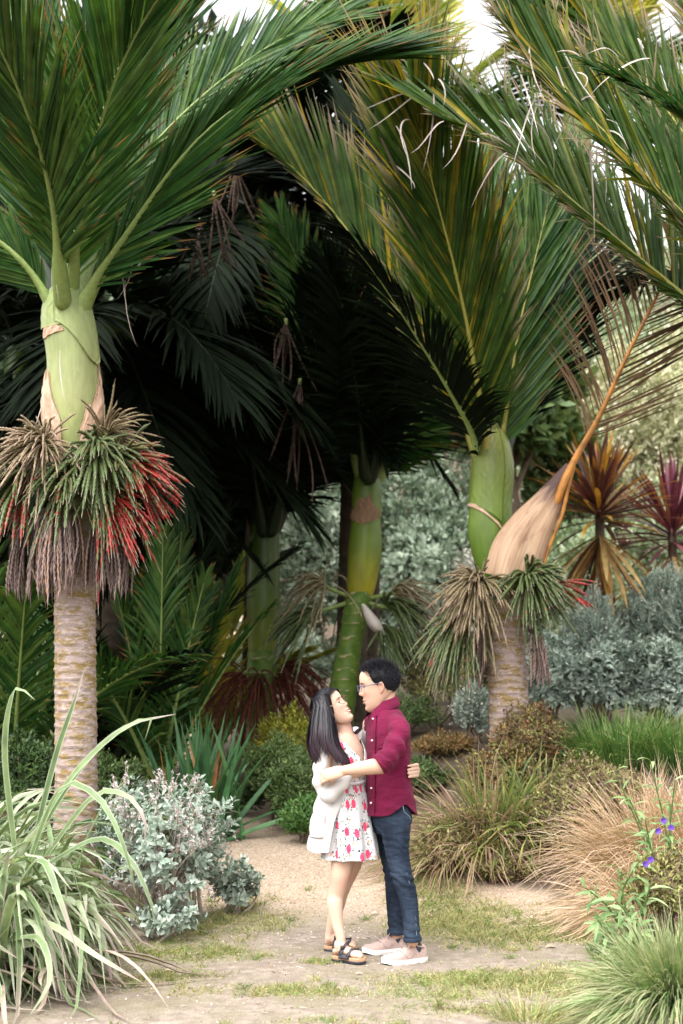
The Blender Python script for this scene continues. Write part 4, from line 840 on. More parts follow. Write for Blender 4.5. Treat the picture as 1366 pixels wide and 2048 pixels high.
for i, (px, py, D, rad, m, lab, ns, hd) in enumerate([
        (385, 930, 17.5, (.8, .7, 1.0), 'yellowish', 'sunlit yellow green bush glimpsed behind the red fruit', 900, None),
        (455, 960, 19.0, (1.0, .9, 1.5), 'olive_grey', 'grey green bush glimpsed left of the shaded palm', 1000, None),
        (640, 1130, 17.8, (1.1, .9, 1.55), 'olive_grey', 'rounded grey green bush between the two middle palms', 1900, None),
        (850, 1060, 18.5, (1.35, 1.0, 1.9), 'olive_grey', 'tall grey green bush right of the ringed palm', 2200, None),
        (580, 1330, 16.6, (.9, .7, .7), 'olive_grey', 'low grey green bush behind the shaded palm', 1000, None),
        (850, 1210, 16.6, (.75, .7, .75), 'white_fl', 'bush covered in whitish blossom left of the leaning palm', 1300, 'white_fl'),
        (960, 1110, 17.4, (.7, .7, .8), 'white_fl', 'whitish blossoming bush behind the leaning palm crownshaft', 1000, 'white_fl'),
        (790, 1320, 15.6, (.8, .6, .7), 'olive_grey', 'grey green bush just behind the man', 1200, None),
        (1110, 940, 20.0, (1.0, .9, 1.5), 'midgreen', 'green bush between the leaning palm and the dead frond', 1300, None),
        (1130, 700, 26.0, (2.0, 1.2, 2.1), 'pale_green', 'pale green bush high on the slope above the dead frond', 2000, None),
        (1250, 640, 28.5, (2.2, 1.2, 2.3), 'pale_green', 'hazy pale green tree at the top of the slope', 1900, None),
        (1270, 850, 21.0, (1.7, 1.1, 1.35), 'cream', 'broad cream flowering bush behind the cordylines', 2600, 'cream'),
        (1400, 800, 22.5, (1.4, 1.1, 1.6), 'cream', 'cream flowering bush at the right edge', 1900, 'cream'),
        (1060, 620, 27.0, (1.6, 1.2, 1.8), 'midgreen', 'mid green tree on the slope behind the right palm fronds', 1500, None),
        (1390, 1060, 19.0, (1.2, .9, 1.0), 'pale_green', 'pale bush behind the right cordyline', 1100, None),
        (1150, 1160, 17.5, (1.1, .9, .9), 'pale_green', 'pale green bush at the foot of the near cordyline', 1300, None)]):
    D0 = D; D = max(D, 18.5) + 4.0; rad = np.array(rad) * D / D0
    shrub('bush', lab, 'bush', P(px, py, D), rad, int(ns * .9), 7, .165, .072, m, 430 + i, 'far', 'bushes on the slope behind', lump=.55, spread=58, stems=5, extra=heads(hd, 2500, .03, .06) if hd else None)

# ---- cordylines
M['cordy_r'] = leafmat('cordyline_burgundy', [(0, (.05, .012, .020)), (.5, (.12, .030, .050)), (.8, (.22, .06, .10)), (1, (.34, .14, .06))], rough=.42, trans=.22, spec=.45, tint=(1.1, .9, .6))
def cordyline(label, px, py, D, n1, n2, L, seed):
    g = np.random.default_rng(seed); c = P(px, py, D); b = on_ground(px, D)
    r_ = thing('cordyline', b, label, 'cordyline', 'purple cordylines')
    part('trunk', limb([b - [0, 0, .05], (b + c) / 2, c + [0, 0, .1]], [.06, .055, .05], seg=10), M['stem'], r_)
    for nm, n, e0, e1, m, dr, ll in (('leaf', n1, -18, 82, 'cordy_r' if px > 1300 else 'cordy', .12, 1.), ('old_leaf', n2, -82, -25, 'cordy_low', .16, 1.05)):
        a = g.uniform(0, 6.28, n); e = np.radians(e0 + (e1 - e0) * g.uniform(size=n) ** .9)
        d = np.stack([np.cos(a) * np.cos(e), np.sin(a) * np.cos(e), np.sin(e)], -1); ln = L * ll * g.uniform(.8, 1.12, n)
        p = c + d * .04 + np.stack([0 * a, 0 * a, np.sin(e) * .12 - (.1 if n == n2 else 0)], -1)
        bend = g.normal(0, .06, (n, 3)) * ln[:, None]; bend[:, 2] -= dr * ln * np.cos(e)
        V, F, t = ribbons(p, d, np.stack([-d[:, 0] * d[:, 2], -d[:, 1] * d[:, 2], 1 - d[:, 2] ** 2 + .1], -1), ln, .058 * g.uniform(.8, 1.15, n), bend, K=6, prof=np.interp(np.linspace(0, 1, 6), [0, .2, .6, .85, 1], [.5, .8, 1, .65, .03]), fold=.18)
        bl_parts(nm, V, F, t, np.clip(g.normal(.5, .28, n), 0, .99), M[m], r_)
    return r_
cordyline('spiky cordyline with dark red and orange striped leaves beside the dead palm frond', 1200, 1040, 15.0, 120, 46, .84, 501)
cordyline('spiky purple cordyline at the right edge behind the grey bushes', 1345, 1080, 16.2, 105, 20, .88, 502)

# ---- right bed, from back to front
def B_(px, py, D): return P(px, py, D)
for i, (px, py, D, rad, m, lab, ns) in enumerate([
        (1290, 1190, 14.6, (.62, .5, .50), 'sage_cool', 'silvery bush with upright narrow sprigs below the right cordyline', 620),
        (1180, 1225, 14.2, (.40, .4, .36), 'sage_cool', 'smaller silvery bush with upright sprigs left of the taller silvery bush', 380),
        (1370, 1215, 14.3, (.4, .4, .42), 'sage_cool', 'silvery bush with upright sprigs cut by the right edge', 380),
        (945, 1420, 12.6, (.22, .2, .27), 'sage_cool', 'small silvery upright bush left of the leaning palm trunk', 260)]):
    shrub('silver_bush', lab, 'bush', B_(px, py, D), rad, ns, 13, .075, .016, m, 520 + i, 'far', 'silvery bushes with upright sprigs', lump=.48, spread=34, up=.5, step=.42, extra=heads('white_fl', 500, .0, .022))
for i, (px, py, D, rad, ns, lab, iv) in enumerate([
        (1190, 1365, 12.9, (.62, .42, .46), 520, 'grey leaved sage bush right of the leaning palm trunk', 160),
        (1330, 1360, 12.8, (.55, .42, .44), 520, 'grey leaved sage bush at the right edge above the lush grass', 160),
        (1105, 1340, 13.6, (.40, .35, .42), 300, 'darker grey leaved sage bush close behind the leaning palm trunk', 0)]):
    shrub('sage_bush', lab, 'bush', B_(px, py, D), rad, ns, 8, .082, .040, 'sage_cool', 540 + i, 'oval', 'grey sage bushes behind the grasses', indiv=iv, lump=.45, spread=66, step=.35)
for i, (px, py, D, rad, m, lab, ns) in enumerate([
        (880, 1360, 14.0, (.60, .5, .52), 'bronze', 'brownish grey bush right behind the man', 900),
        (810, 1440, 13.4, (.40, .4, .28), 'midgreen', 'low green bush between the man and the leaning palm', 500),
        (880, 1490, 12.4, (.34, .3, .13), 'rust', 'low rust orange plant at the foot of the leaning palm', 520),
        (590, 1450, 13.2, (.40, .4, .22), 'yellowish', 'low yellow green plant left of the woman', 520),
        (1050, 1480, 11.2, (.42, .3, .32), 'redbronze', 'dark red bronze shrub around the leaning palm trunk', 900),
        (965, 1690, 10.6, (.50, .34, .34), 'bronze', 'large bronze and olive leaved shrub right of the man', 1700),
        (1100, 1620, 10.9, (.40, .36, .40), 'bronze', 'bronze leaved shrub behind the tan grass', 1100),
        (880, 1712, 10.45, (.30, .24, .24), 'bronze', 'low bronze leaved shrub nearest to the jeans', 700),
        (1120, 1650, 10.5, (.46, .34, .36), 'bronze', 'bronze leaved shrub just above the sweep of tan grass', 1000),
        (1190, 1585, 10.5, (.46, .36, .36), 'bronze', 'bronze leaved shrub between the two grass colours at the right', 900),
        (1010, 1560, 11.1, (.42, .34, .34), 'redbronze', 'reddish leaved shrub in the middle of the right bed', 900),
        (1010, 1735, 10.35, (.34, .24, .20), 'bronze', 'low bronze leaved shrub at the front edge of the right bed', 800),
        (1100, 1500, 11.6, (.40, .34, .25), 'midgreen', 'low green shrub below the sage bush', 600),
        (1330, 1790, 8.35, (.26, .26, .32), 'bronze', 'bronze leaved shrub at the right edge behind the mound of grass', 800)]):
    shrub('low_shrub', lab, 'shrub', B_(px, py, D), rad, int(ns * .85), 6, .046 if D < 12 else .055, .017 if D < 12 else .02, m, 560 + i, 'mid', 'low shrubs in the right bed', lump=.45, spread=60, step=.7)
gR = 'grass clumps in the right bed'
tuft('grass_clump', 'drooping green and pinkish grass clump beside the man', on_ground(960, 10.7), 520, 1.0, .011, 'gr_pink', 600, (38, 84), droop=.85, base=.16, group=gR, lean=(-.25, -.1, 0))
tuft('grass_clump', 'broad bladed yellow green grass clump below the leaning palm trunk', on_ground(1000, 10.75), 300, .88, .017, 'gr_strap', 601, (40, 84), droop=.75, base=.16, group=gR, lean=(0, -.25, 0))
tuft('grass_clump', 'drooping pinkish brown grass spilling towards the path', on_ground(890, 10.6), 420, .85, .008, 'gr_pink', 602, (35, 80), droop=1.0, base=.12, group=gR, lean=(-.35, -.2, 0))
tuft('grass_clump', 'yellow green arching grass clump right of the bronze shrub', on_ground(1075, 10.7), 260, .72, .014, 'gr_strap', 611, (40, 84), droop=.75, base=.16, group=gR, lean=(-.1, -.25, 0))
tuft('grass_clump', 'lush green grass clump below the grey sage', on_ground(1240, 11.4), 900, .60, .009, 'gr_lush', 603, (45, 86), droop=.5, base=.34, group=gR)
tuft('grass_clump', 'second lush green grass clump at the right edge', on_ground(1350, 11.2), 700, .60, .009, 'gr_lush', 604, (45, 86), droop=.5, base=.3, group=gR)
tuft('grass_clump', 'tan dry grass clump below the lush green grass', on_ground(1285, 9.9), 1300, .95, .006, 'gr_tan', 605, (40, 86), droop=.8, base=.2, group=gR, lean=(-.25, -.1, 0))
tuft('grass_clump', 'tan dry grass clump sweeping left over the bare soil', on_ground(1285, 9.05), 1000, .66, .006, 'gr_tan', 606, (30, 82), droop=.8, base=.18, group=gR, lean=(-.42, -.15, 0))
tuft('grass_clump', 'small tan dry grass clump at the right edge', on_ground(1380, 9.6), 900, .95, .006, 'gr_tan', 607, (40, 86), droop=.8, base=.2, group=gR)
tuft('grass_clump', 'big rounded mound of fine light green grass in the lower right corner', on_ground(1330, 6.75), 2800, .50, .0058, 'gr_mound', 608, (10, 86), droop=.62, base=.16, group=gR, K=7, lean=(-.12, -.05, 0))
tuft('grass_clump', 'thin wispy pale grass tuft left of the mound of grass', on_ground(1045, 6.75), 150, .26, .004, 'gr_turf', 609, (35, 85), droop=.4, base=.13, group=gR)
# purple flowered plant
def lance_plant(label, b, tops, seed, flowers=()):
    g = np.random.default_rng(seed); r_ = thing('flowering_plant', b, label, 'plant', 'purple flowered plants')
    for (x, y, D) in tops:
        e = P(x, y, D); m_ = (b + e) / 2 + g.normal(0, .04, 3)
        C = catmull([b, m_, e], 16); st = part('stem', limb(C[::3], np.linspace(.008, .004, 6), seg=6), M['stem_green'], r_)
        n = 15; i = np.linspace(5, 15, n).astype(int); T_ = nrm(np.gradient(C, axis=0))[i]
        a1 = nrm(np.cross(T_, [.2, 1, .1])); a2 = np.cross(T_, a1); ph = np.arange(n) * 2.4 + g.uniform(0, 6)
        rad = a1 * np.cos(ph)[:, None] + a2 * np.sin(ph)[:, None]; d = rad + T_ * .55 + g.normal(0, .12, (n, 3))
        L = g.uniform(.09, .15, n); V, F, t = ribbons(C[i], d, T_, L, .024 * g.uniform(.8, 1.2, n), np.array([0, 0, -.35]) * L[:, None], K=6, prof=[.25, .8, 1, .85, .5, .03], fold=.2)
        bl_parts('leaf', V, F, t, g.uniform(size=n), M['lance'], st)
    for (x, y, D) in flowers:
        c = P(x, y, D); n = 5; a = np.arange(n) * 2 * np.pi / n; d = np.stack([np.cos(a), -.35 + 0 * a, np.sin(a)], -1)
        V, F, t = ribbons(np.repeat(c[None], n, 0), d, (0, -1, .1), .019, .021, 0, K=5, prof=[.3, .8, 1, .95, .4], fold=.06)
        v, f, cc = bl_join(V, F, t, g.uniform(size=n)); fl = part('flower', (v, f), M['petal'], r_, cc)
    return r_
lance_plant('tall lance leaved plant with purple flowers at the right edge', on_ground(1330, 8.9), [(1230, 1545, 8.8), (1300, 1520, 8.8), (1350, 1560, 8.7), (1260, 1600, 8.7), (1290, 1640, 8.6), (1340, 1610, 8.6)], 620, [(1327, 1641, 8.45), (1316, 1662, 8.45), (1342, 1655, 8.5)])
lance_plant('low lance leaved plant with purple flowers left of the bronze shrub', on_ground(1245, 8.3), [(1170, 1775, 8.1), (1230, 1800, 7.95), (1280, 1720, 8.2), (1235, 1735, 8.2), (1195, 1840, 7.9), (1260, 1850, 7.9), (1210, 1870, 7.9), (1300, 1770, 8.1)], 621, [(1301, 1719, 8.1), (1291, 1728, 8.1)])
shrub('ground_cover', 'small yellow green leafy weed at the edge of the right bed', 'plant', on_ground(1210, 7.95) + [0, 0, .06], (.16, .12, .10), 140, 6, .025, .011, 'fresh', 623, 'lance', lump=.2, stems=3, ms='stem_green')

# ---- left bed
shrub('grey_leaf_shrub', 'low grey leaved shrub with dry whitish flower heads at the left of the path', 'shrub', P(322, 1712, 9.15), (.62, .5, .52), 380, 8, .066, .034, 'sage', 640, 'oval', indiv=290, lump=.48, spread=68, step=.32, stems=14, ms='stem_pale')
shrub('grey_leaf_shrub', 'small grey leaved shrub reaching out onto the path', 'shrub', P(470, 1760, 9.55), (.21, .2, .17), 75, 8, .064, .032, 'sage', 641, 'oval', indiv=180, lump=.4, spread=68, step=.32, stems=8, ms='stem_pale')
shrub('grey_leaf_shrub', 'taller grey leaved shrub sprig standing above the dry flower heads', 'shrub', P(385, 1620, 9.4), (.17, .2, .22), 60, 8, .064, .032, 'sage', 642, 'oval', indiv=120, lump=.2, spread=68, step=.32, stems=6, ms='stem_pale')
shrub('grey_leaf_shrub', 'low grey leaved shrub in front by the grass', 'shrub', P(330, 1835, 8.75), (.25, .2, .13), 70, 8, .060, .032, 'sage', 643, 'oval', indiv=120, lump=.25, spread=68, step=.32, stems=6, ms='stem_pale')
# dry flower heads on thin branching stems
g = np.random.default_rng(650); b = on_ground(330, 9.2); r_ = thing('dried_flower_stalks', b, 'spray of dry whitish pink flower heads on thin stems over the grey shrub', 'dried flowers')
S_, H_ = [], []
for i in range(46):
    e = P(g.uniform(225, 420), g.uniform(1545, 1800), g.uniform(8.65, 9.1)); m_ = (b + [g.normal(0, .15), g.normal(0, .1), 0] + e) / 2 + [0, 0, .05]
    S_.append(limb([b + [g.normal(0, .12), g.normal(0, .1), 0], m_, e], [.004, .003, .002], n=8, seg=4, rnd=False))
    for j in range(7):
        q = e + g.normal(0, .032, 3); S_.append(limb([e - [0, 0, .05], q], [.0015, .0012], n=3, seg=3, rnd=False)); H_.append(q)
for i in range(9):
    e = P(g.uniform(400, 455), g.uniform(1610, 1700), 9.3); S_.append(limb([P(390, 1730, 9.3), (P(390, 1730, 9.3) + e) / 2 + g.normal(0, .03, 3), e], [.003, .002, .0015], n=7, seg=4, rnd=False))
    for j in range(4): H_.append(e + g.normal(0, .03, 3))
H_ = np.array(H_); n = len(H_); H2 = np.repeat(H_, 7, 0)
v, f, _ = join(S_); part('stalks', (v, f), M['stem_pale'], r_, kind='stuff')
V, F, t = scatter('tiny', H2, g.normal(size=H2.shape) + [0, 0, .5], g.normal(size=H2.shape), .016, .008, None); v, f, c = bl_join(V, F, t, g.uniform(size=len(H2))); part('flower_heads', (v, f), M['seed'], r_, c, kind='stuff')
# flax in the lower left corner
g = np.random.default_rng(660); bF = on_ground(20, 7.8); fx = thing('flax_plant', bF, 'big clump of arching grey green flax leaves filling the lower left corner', 'flax')
n = 900; a = np.radians(np.where(g.uniform(size=n) < .75, g.normal(-30, 55, n), g.uniform(0, 360, n))); e = np.radians(np.clip(g.normal(60, 15, n), 22, 86))
up_ = g.uniform(size=n) < .34; e = np.where(up_, np.radians(np.clip(g.normal(74, 6, n), 60, 86)), e)
d = np.stack([np.cos(a) * np.cos(e), np.sin(a) * np.cos(e), np.sin(e)], -1)
p = bF + np.stack([g.normal(0, .20, n), g.normal(0, .18, n), 0 * a - .02], -1)
ln = g.uniform(.85, 1.62, n) * (1 - .46 * np.cos(e) * (.55 + .45 * np.cos(a))); ln = np.where(up_, g.uniform(1.25, 1.8, n), ln); ou_ = np.where(up_, g.uniform(.15, .38, n), .16)
bend = np.stack([ou_ * np.cos(a), ou_ * np.sin(a), -(.42 + .5 * np.cos(e) + .38 * up_) * g.uniform(.7, 1.35, n)], -1) * ln[:, None] + g.normal(0, .07, (n, 3)) * ln[:, None]
V, F, t = ribbons(p, d, np.stack([-d[:, 0] * d[:, 2], -d[:, 1] * d[:, 2], 1 - d[:, 2] ** 2 + .05], -1) + .35 * g.normal(size=(n, 3)), ln, .038 * g.uniform(.55, 1.3, n), bend, K=10, prof=np.interp(np.linspace(0, 1, 10), [0, .15, .55, .85, 1], [.7, .9, 1, .55, .03]), fold=.2, curl=np.stack([.05 * g.normal(size=n), .05 * g.normal(size=n), -.10 * g.uniform(size=n)], -1))
gz = h(V[..., 0], V[..., 1]) + .012 + .02 * g.uniform(size=(n, 1)); V[..., 2] = np.maximum(V[..., 2], gz)
V[..., 1] = np.maximum(V[..., 1], 5.9)
V = V[V[..., 0].max(1) < -1.06 + g.normal(0, .07, n)]; n = len(V)      # keep the clump off the path
ix = np.argsort(V[..., 1].mean(1)); V = V[ix]; rn_ = g.uniform(size=n); bl_parts('leaf', V[:280], F, t, rn_[:280], M['flax'], fx); v, f, cc = bl_join(V[280:], F, t, rn_[280:]); cc[:, 2] = .5; part('leaves', (v, f), M['flax'], fx, cc, kind='stuff')
hero = [[(60, 1700, 7.7), (160, 1540, 7.5), (250, 1455, 7.4), (352, 1428, 7.4)], [(40, 1720, 7.6), (140, 1560, 7.3), (230, 1470, 7.2), (300, 1435, 7.2), (290, 1480, 7.2)], [(60, 1760, 7.6), (180, 1600, 7.3), (250, 1590, 7.2), (290, 1640, 7.1), (288, 1690, 7.1)],
        [(40, 1780, 7.5), (120, 1580, 7.1), (200, 1600, 6.9), (250, 1700, 6.8), (272, 1790, 6.8)], [(30, 1850, 7.4), (100, 1850, 7.0), (190, 1910, 6.8), (285, 1965, 6.75)], [(20, 1800, 7.4), (80, 1720, 7.0), (120, 1800, 6.8), (160, 1920, 6.7)],
        [(20, 1880, 7.2), (80, 1880, 6.7), (100, 1960, 6.5), (60, 2030, 6.4)], [(60, 1720, 7.7), (110, 1520, 7.7), (150, 1400, 7.7), (168, 1340, 7.7)], [(30, 1700, 7.6), (10, 1500, 7.5), (30, 1380, 7.4), (70, 1400, 7.3)], [(50, 1760, 7.6), (190, 1680, 7.2), (260, 1720, 7.0), (300, 1800, 6.9), (310, 1850, 6.9)]]
for i, hp in enumerate(hero):
    C = catmull(PP(hp), 14); T_ = nrm(np.gradient(C, axis=0)); S_ = nrm(np.cross(T_, [0, -.8, .6])); N_ = np.cross(S_, T_)
    wd = .034 * np.interp(np.linspace(0, 1, 14), [0, .15, .6, .88, 1], [.7, .9, 1, .5, .03])[:, None] / 2
    V1 = np.stack([C - S_ * wd + N_ * wd * .4, C, C + S_ * wd + N_ * wd * .4], 1).reshape(1, -1, 3)
    bl_parts('leaf', V1, gridF(14, 3, False), np.repeat(np.linspace(0, 1, 14), 3), [g.uniform()], M['flax'], fx)
n = 60; a = np.radians(g.uniform(-110, 10, n)); e = np.radians(g.uniform(-2, 28, n)); up_ = g.uniform(size=n) < .34; e = np.where(up_, np.radians(np.clip(g.normal(74, 6, n), 60, 86)), e)
d = np.stack([np.cos(a) * np.cos(e), np.sin(a) * np.cos(e), np.sin(e)], -1)
p = bF + np.stack([g.normal(.05, .25, n), g.normal(-.15, .2, n), .03 + .06 * g.uniform(size=n)], -1); ln = g.uniform(.4, .95, n)
V, F, t = ribbons(p, d, (0, 0, 1), ln, .030 * g.uniform(.6, 1.2, n), np.stack([0 * a, 0 * a, -.5 * ln], -1) + g.normal(0, .12, (n, 3)), K=9, fold=.3, curl=g.normal(0, .06, (n, 3)))
V[..., 2] = np.maximum(V[..., 2], h(V[..., 0], V[..., 1]) + .008 + .03 * g.uniform(size=(n, 1))); V[..., 1] = np.maximum(V[..., 1], 5.7)
bl_parts('dead_leaf', V, F, t, g.uniform(size=n), M['flax_dead'], fx)
# a second flax further back at the left edge
g = np.random.default_rng(665); bF2 = on_ground(-40, 8.9); fx2 = thing('flax_plant', bF2, 'second flax clump behind the big one, cut by the left edge', 'flax')
n = 170; a = np.radians(g.normal(-10, 70, n)); e = np.radians(np.clip(g.normal(62, 13, n), 25, 86)); d = np.stack([np.cos(a) * np.cos(e), np.sin(a) * np.cos(e), np.sin(e)], -1)
p = bF2 + np.stack([g.normal(0, .18, n), g.normal(0, .16, n), 0 * a - .02], -1); ln = g.uniform(1.0, 1.75, n); bend = np.stack([.24 * np.cos(a), .24 * np.sin(a), -(.40 + .5 * np.cos(e)) * g.uniform(.6, 1.3, n)], -1) * ln[:, None] + g.normal(0, .07, (n, 3)) * ln[:, None]
V, F, t = ribbons(p, d, np.stack([-d[:, 0] * d[:, 2], -d[:, 1] * d[:, 2], 1 - d[:, 2] ** 2 + .05], -1) + .35 * g.normal(size=(n, 3)), ln, .040 * g.uniform(.6, 1.25, n), bend, K=10, prof=np.interp(np.linspace(0, 1, 10), [0, .15, .55, .85, 1], [.7, .9, 1, .55, .03]), fold=.2, curl=np.stack([.05 * g.normal(size=n), .05 * g.normal(size=n), -.10 * g.uniform(size=n)], -1))
V[..., 2] = np.maximum(V[..., 2], h(V[..., 0], V[..., 1]) + .012); V = V[V[..., 0].max(1) < -1.30 + g.normal(0, .07, n)]; n = len(V)
bl_parts('leaf', V, F, t, g.uniform(size=n), M['flax'], fx2)
# sword leaved clump in the shade
g = np.random.default_rng(670); b = on_ground(405, 11.7); r_ = thing('sword_leaf_plant', b, 'clump of stiff dark green sword leaves in front of the shaded palm', 'plant')
n = 92; a = g.uniform(0, 6.28, n); e = np.radians(np.clip(90 - np.abs(g.normal(0, 30, n)), 22, 89)); d = np.stack([np.cos(a) * np.cos(e), np.sin(a) * np.cos(e), np.sin(e)], -1)
p = b + np.stack([g.normal(0, .13, n), g.normal(0, .10, n), 0 * a - .02], -1); ln = g.uniform(.75, 1.12, n)
V, F, t = ribbons(p, d, np.stack([-d[:, 0] * d[:, 2], -d[:, 1] * d[:, 2] - .2, 1 - d[:, 2] ** 2 + .05], -1) + .4 * g.normal(size=(n, 3)), ln, .058 * g.uniform(.75, 1.15, n), np.stack([.05 * np.cos(a), .05 * np.sin(a), -.12 * np.cos(e)], -1) * ln[:, None], K=5, prof=[.8, 1, .9, .55, .02], fold=.2)
bl_parts('leaf', V[:84], F, t, g.uniform(size=84), M['sword'], r_); bl_parts('dead_leaf', V[84:] * [1, 1, 1] , F, t, g.uniform(size=8), M['sword_dead'], r_)
for i, (px, py, D, rad, m, lab, ns, L, W) in enumerate([
        (560, 1535, 12.3, (.42, .35, .33), 'midgreen', 'dark green small leaved bush left of the woman', 900, .05, .018),
        (480, 1590, 12.6, (.30, .3, .16), 'deep', 'low dark green plant at the back edge of the path', 380, .06, .022),
        (612, 1640, 11.45, (.26, .22, .22), 'fresh', 'bright green leafy bush at the bend of the path beside the woman', 420, .055, .022),
        (590, 1560, 11.9, (.25, .2, .22), 'midgreen', 'green leafy bush just left of the white cardigan', 420, .055, .02),
        (690, 1690, 11.3, (.22, .2, .12), 'fresh', 'low green plant behind the woman legs', 260, .045, .018),
        (270, 1640, 10.6, (.45, .3, .2), 'midgreen', 'low green plant between the pale palm trunk and the sword leaves', 420, .05, .02),
        (50, 1530, 11.4, (.5, .3, .3), 'deep', 'dark green bush behind the flax left of the pale palm trunk', 600, .06, .022),
        (215, 1560, 11.4, (.4, .3, .28), 'midgreen', 'green bush just right of the pale palm trunk', 560, .055, .02),
        (840, 1560, 11.8, (.3, .3, .22), 'midgreen', 'green leafy bush behind the man', 420, .05, .02)]):
    shrub('leafy_bush', lab, 'bush', P(px, py, D), rad, ns, 8, L, W, m, 680 + i, 'mid', 'green bushes along the path', lump=.45, spread=58, stems=5)
tuft('grass_clump', 'pale grassy weeds below the palm trunk at the left', on_ground(200, 10.4), 400, .35, .008, 'gr_lush', 690, (40, 85), droop=.5, base=.4)
tuft('strap_leaf_clump', 'white flowered strap leaves right of the sage hedge', on_ground(1330, 13.6), 60, .62, .03, 'flax', 691, (50, 85), droop=.8, base=.15, cat='plant', across=3, K=7)

# ---- short turf, pebbles, fallen leaves on the open ground
g = np.random.default_rng(700); n = 520000
x = g.uniform(-2.6, 2.4, n); y = g.uniform(5.6, 11.5, n); dn = gpatch(x, y)
big = np.clip(1 - np.clip(np.maximum(x - xe(y), xl(y) - x), 0, .3) / .3, 0, 1)
keep = g.uniform(size=n) < (dn * .62 * big + .005); x, y, dn = x[keep], y[keep], dn[keep]; n = len(x)
a = g.uniform(0, 6.28, n); e = np.radians(g.uniform(25, 85, n)); d = np.stack([np.cos(a) * np.cos(e), np.sin(a) * np.cos(e), np.sin(e)], -1)
ln = g.uniform(.02, .065, n) * (.6 + .7 * dn)
V, F, t = ribbons(np.stack([x, y, h(x, y) - .003], -1), d, g.normal(size=(n, 3)), ln, g.uniform(.0030, .0056, n), np.stack([.2 * np.cos(a), .2 * np.sin(a), -.25 + 0 * a], -1) * ln[:, None], K=3, across=2, prof=[.9, .8, .08])
pat = wav(np.stack([x, y, 0 * x], -1), 3.0) * .22
v, f, c = bl_join(V, F, t, np.clip(g.normal(.42, .2, n) + pat + .16 * (x > .45), 0, .99))
# coarser tufts standing in the turf
nt_ = 6000; tx = g.uniform(-2.4, 2.2, nt_); ty = g.uniform(5.7, 11.2, nt_); kp = (g.uniform(size=nt_) < gpatch(tx, ty) * .30 + .012) & (tx < xe(ty) + .15) & (tx > xl(ty) - .15); tx, ty = tx[kp], ty[kp]
m_ = 22; bx, by = np.repeat(tx, m_) + g.normal(0, .016, len(tx) * m_), np.repeat(ty, m_) + g.normal(0, .016, len(tx) * m_); nb = len(bx)
a = g.uniform(0, 6.28, nb); e = np.radians(g.uniform(28, 85, nb)); d = np.stack([np.cos(a) * np.cos(e), np.sin(a) * np.cos(e), np.sin(e)], -1); ln = np.repeat(g.uniform(.03, .085, len(tx)), m_) * g.uniform(.6, 1.15, nb)
V2, F2, t2 = ribbons(np.stack([bx, by, h(bx, by) - .004], -1), d, g.normal(size=(nb, 3)), ln, g.uniform(.003, .006, nb), np.stack([.2 * np.cos(a), .2 * np.sin(a), -.3 + 0 * a], -1) * ln[:, None], K=4, across=2, prof=[.9, .9, .6, .06])
v2, f2, c2 = bl_join(V2, F2, t2, np.clip(np.repeat(g.normal(.38, .22, len(tx)), m_) + g.normal(0, .1, nb), 0, .99)); v, f, c = join([(v, f, c), (v2, f2, c2)])
# scraps of dead leaf and twig on the soil
nl_ = 1500; lx = g.uniform(-2.4, 2.3, nl_); ly = g.uniform(5.7, 11.5, nl_); la = g.uniform(0, 6.28, nl_)
V3, F3, t3 = ribbons(np.stack([lx, ly, h(lx, ly) + .004], -1), np.stack([np.cos(la), np.sin(la), .05 + 0 * la], -1), g.normal(0, .4, (nl_, 3)) + [0, 0, 1], g.uniform(.012, .06, nl_), g.uniform(.002, .009, nl_), 0, K=4, across=2)
v3, f3, c3 = bl_join(V3, F3, t3, g.uniform(size=nl_)); lit_ = link('leaf_litter', mesh('leaf_litter', v3, f3, c3), M['flax_dead']); lit_['kind'] = 'stuff'
tf = link('turf_grass', mesh('turf_grass', v, f, c), M['gr_turf']); tf['kind'] = 'stuff'
n = 5200; x = g.uniform(-1.9, 1.6, n); y = g.uniform(5.8, 12.6, n); ok = (x > xl(y)) & (x < xe(y)) & (g.uniform(size=n) < np.where(y > 8.7, 1, .22)); x, y = x[ok], y[ok]; n = len(x)
s_ = g.uniform(.003, .009, n); ov = np.array([[1, 0, 0], [-1, 0, 0], [0, 1, 0], [0, -1, 0], [0, 0, .7], [0, 0, -.7]]); of = np.array([[0, 2, 4], [2, 1, 4], [1, 3, 4], [3, 0, 4], [2, 0, 5], [1, 2, 5], [3, 1, 5], [0, 3, 5]])
V = np.stack([x, y, h(x, y) + .001], -1)[:, None] + ov[None] * s_[:, None, None] * g.uniform(.6, 1.3, (n, 1, 3))
k = NT('pebble'); M['pebble'] = k.done(k.bsdf(k.ramp(k.attr()[0], [(0, (.22, .14, .09)), (.5, (.42, .31, .22)), (1, (.66, .58, .50))]), .85, .2))
pb_ = link('gravel', mesh('gravel', V.reshape(-1, 3), [(of[None] + (np.arange(n) * 6)[:, None, None]).reshape(-1, 3)], np.repeat(np.stack([g.uniform(size=n)] * 3, -1), 6, 0), smooth=False), M['pebble']); pb_['kind'] = 'stuff'
M['dry_leaf'] = leafmat('fallen_leaf', [(0, (.40, .26, .18)), (1, (.58, .42, .33))], rough=.8, trans=.1, spec=.1)
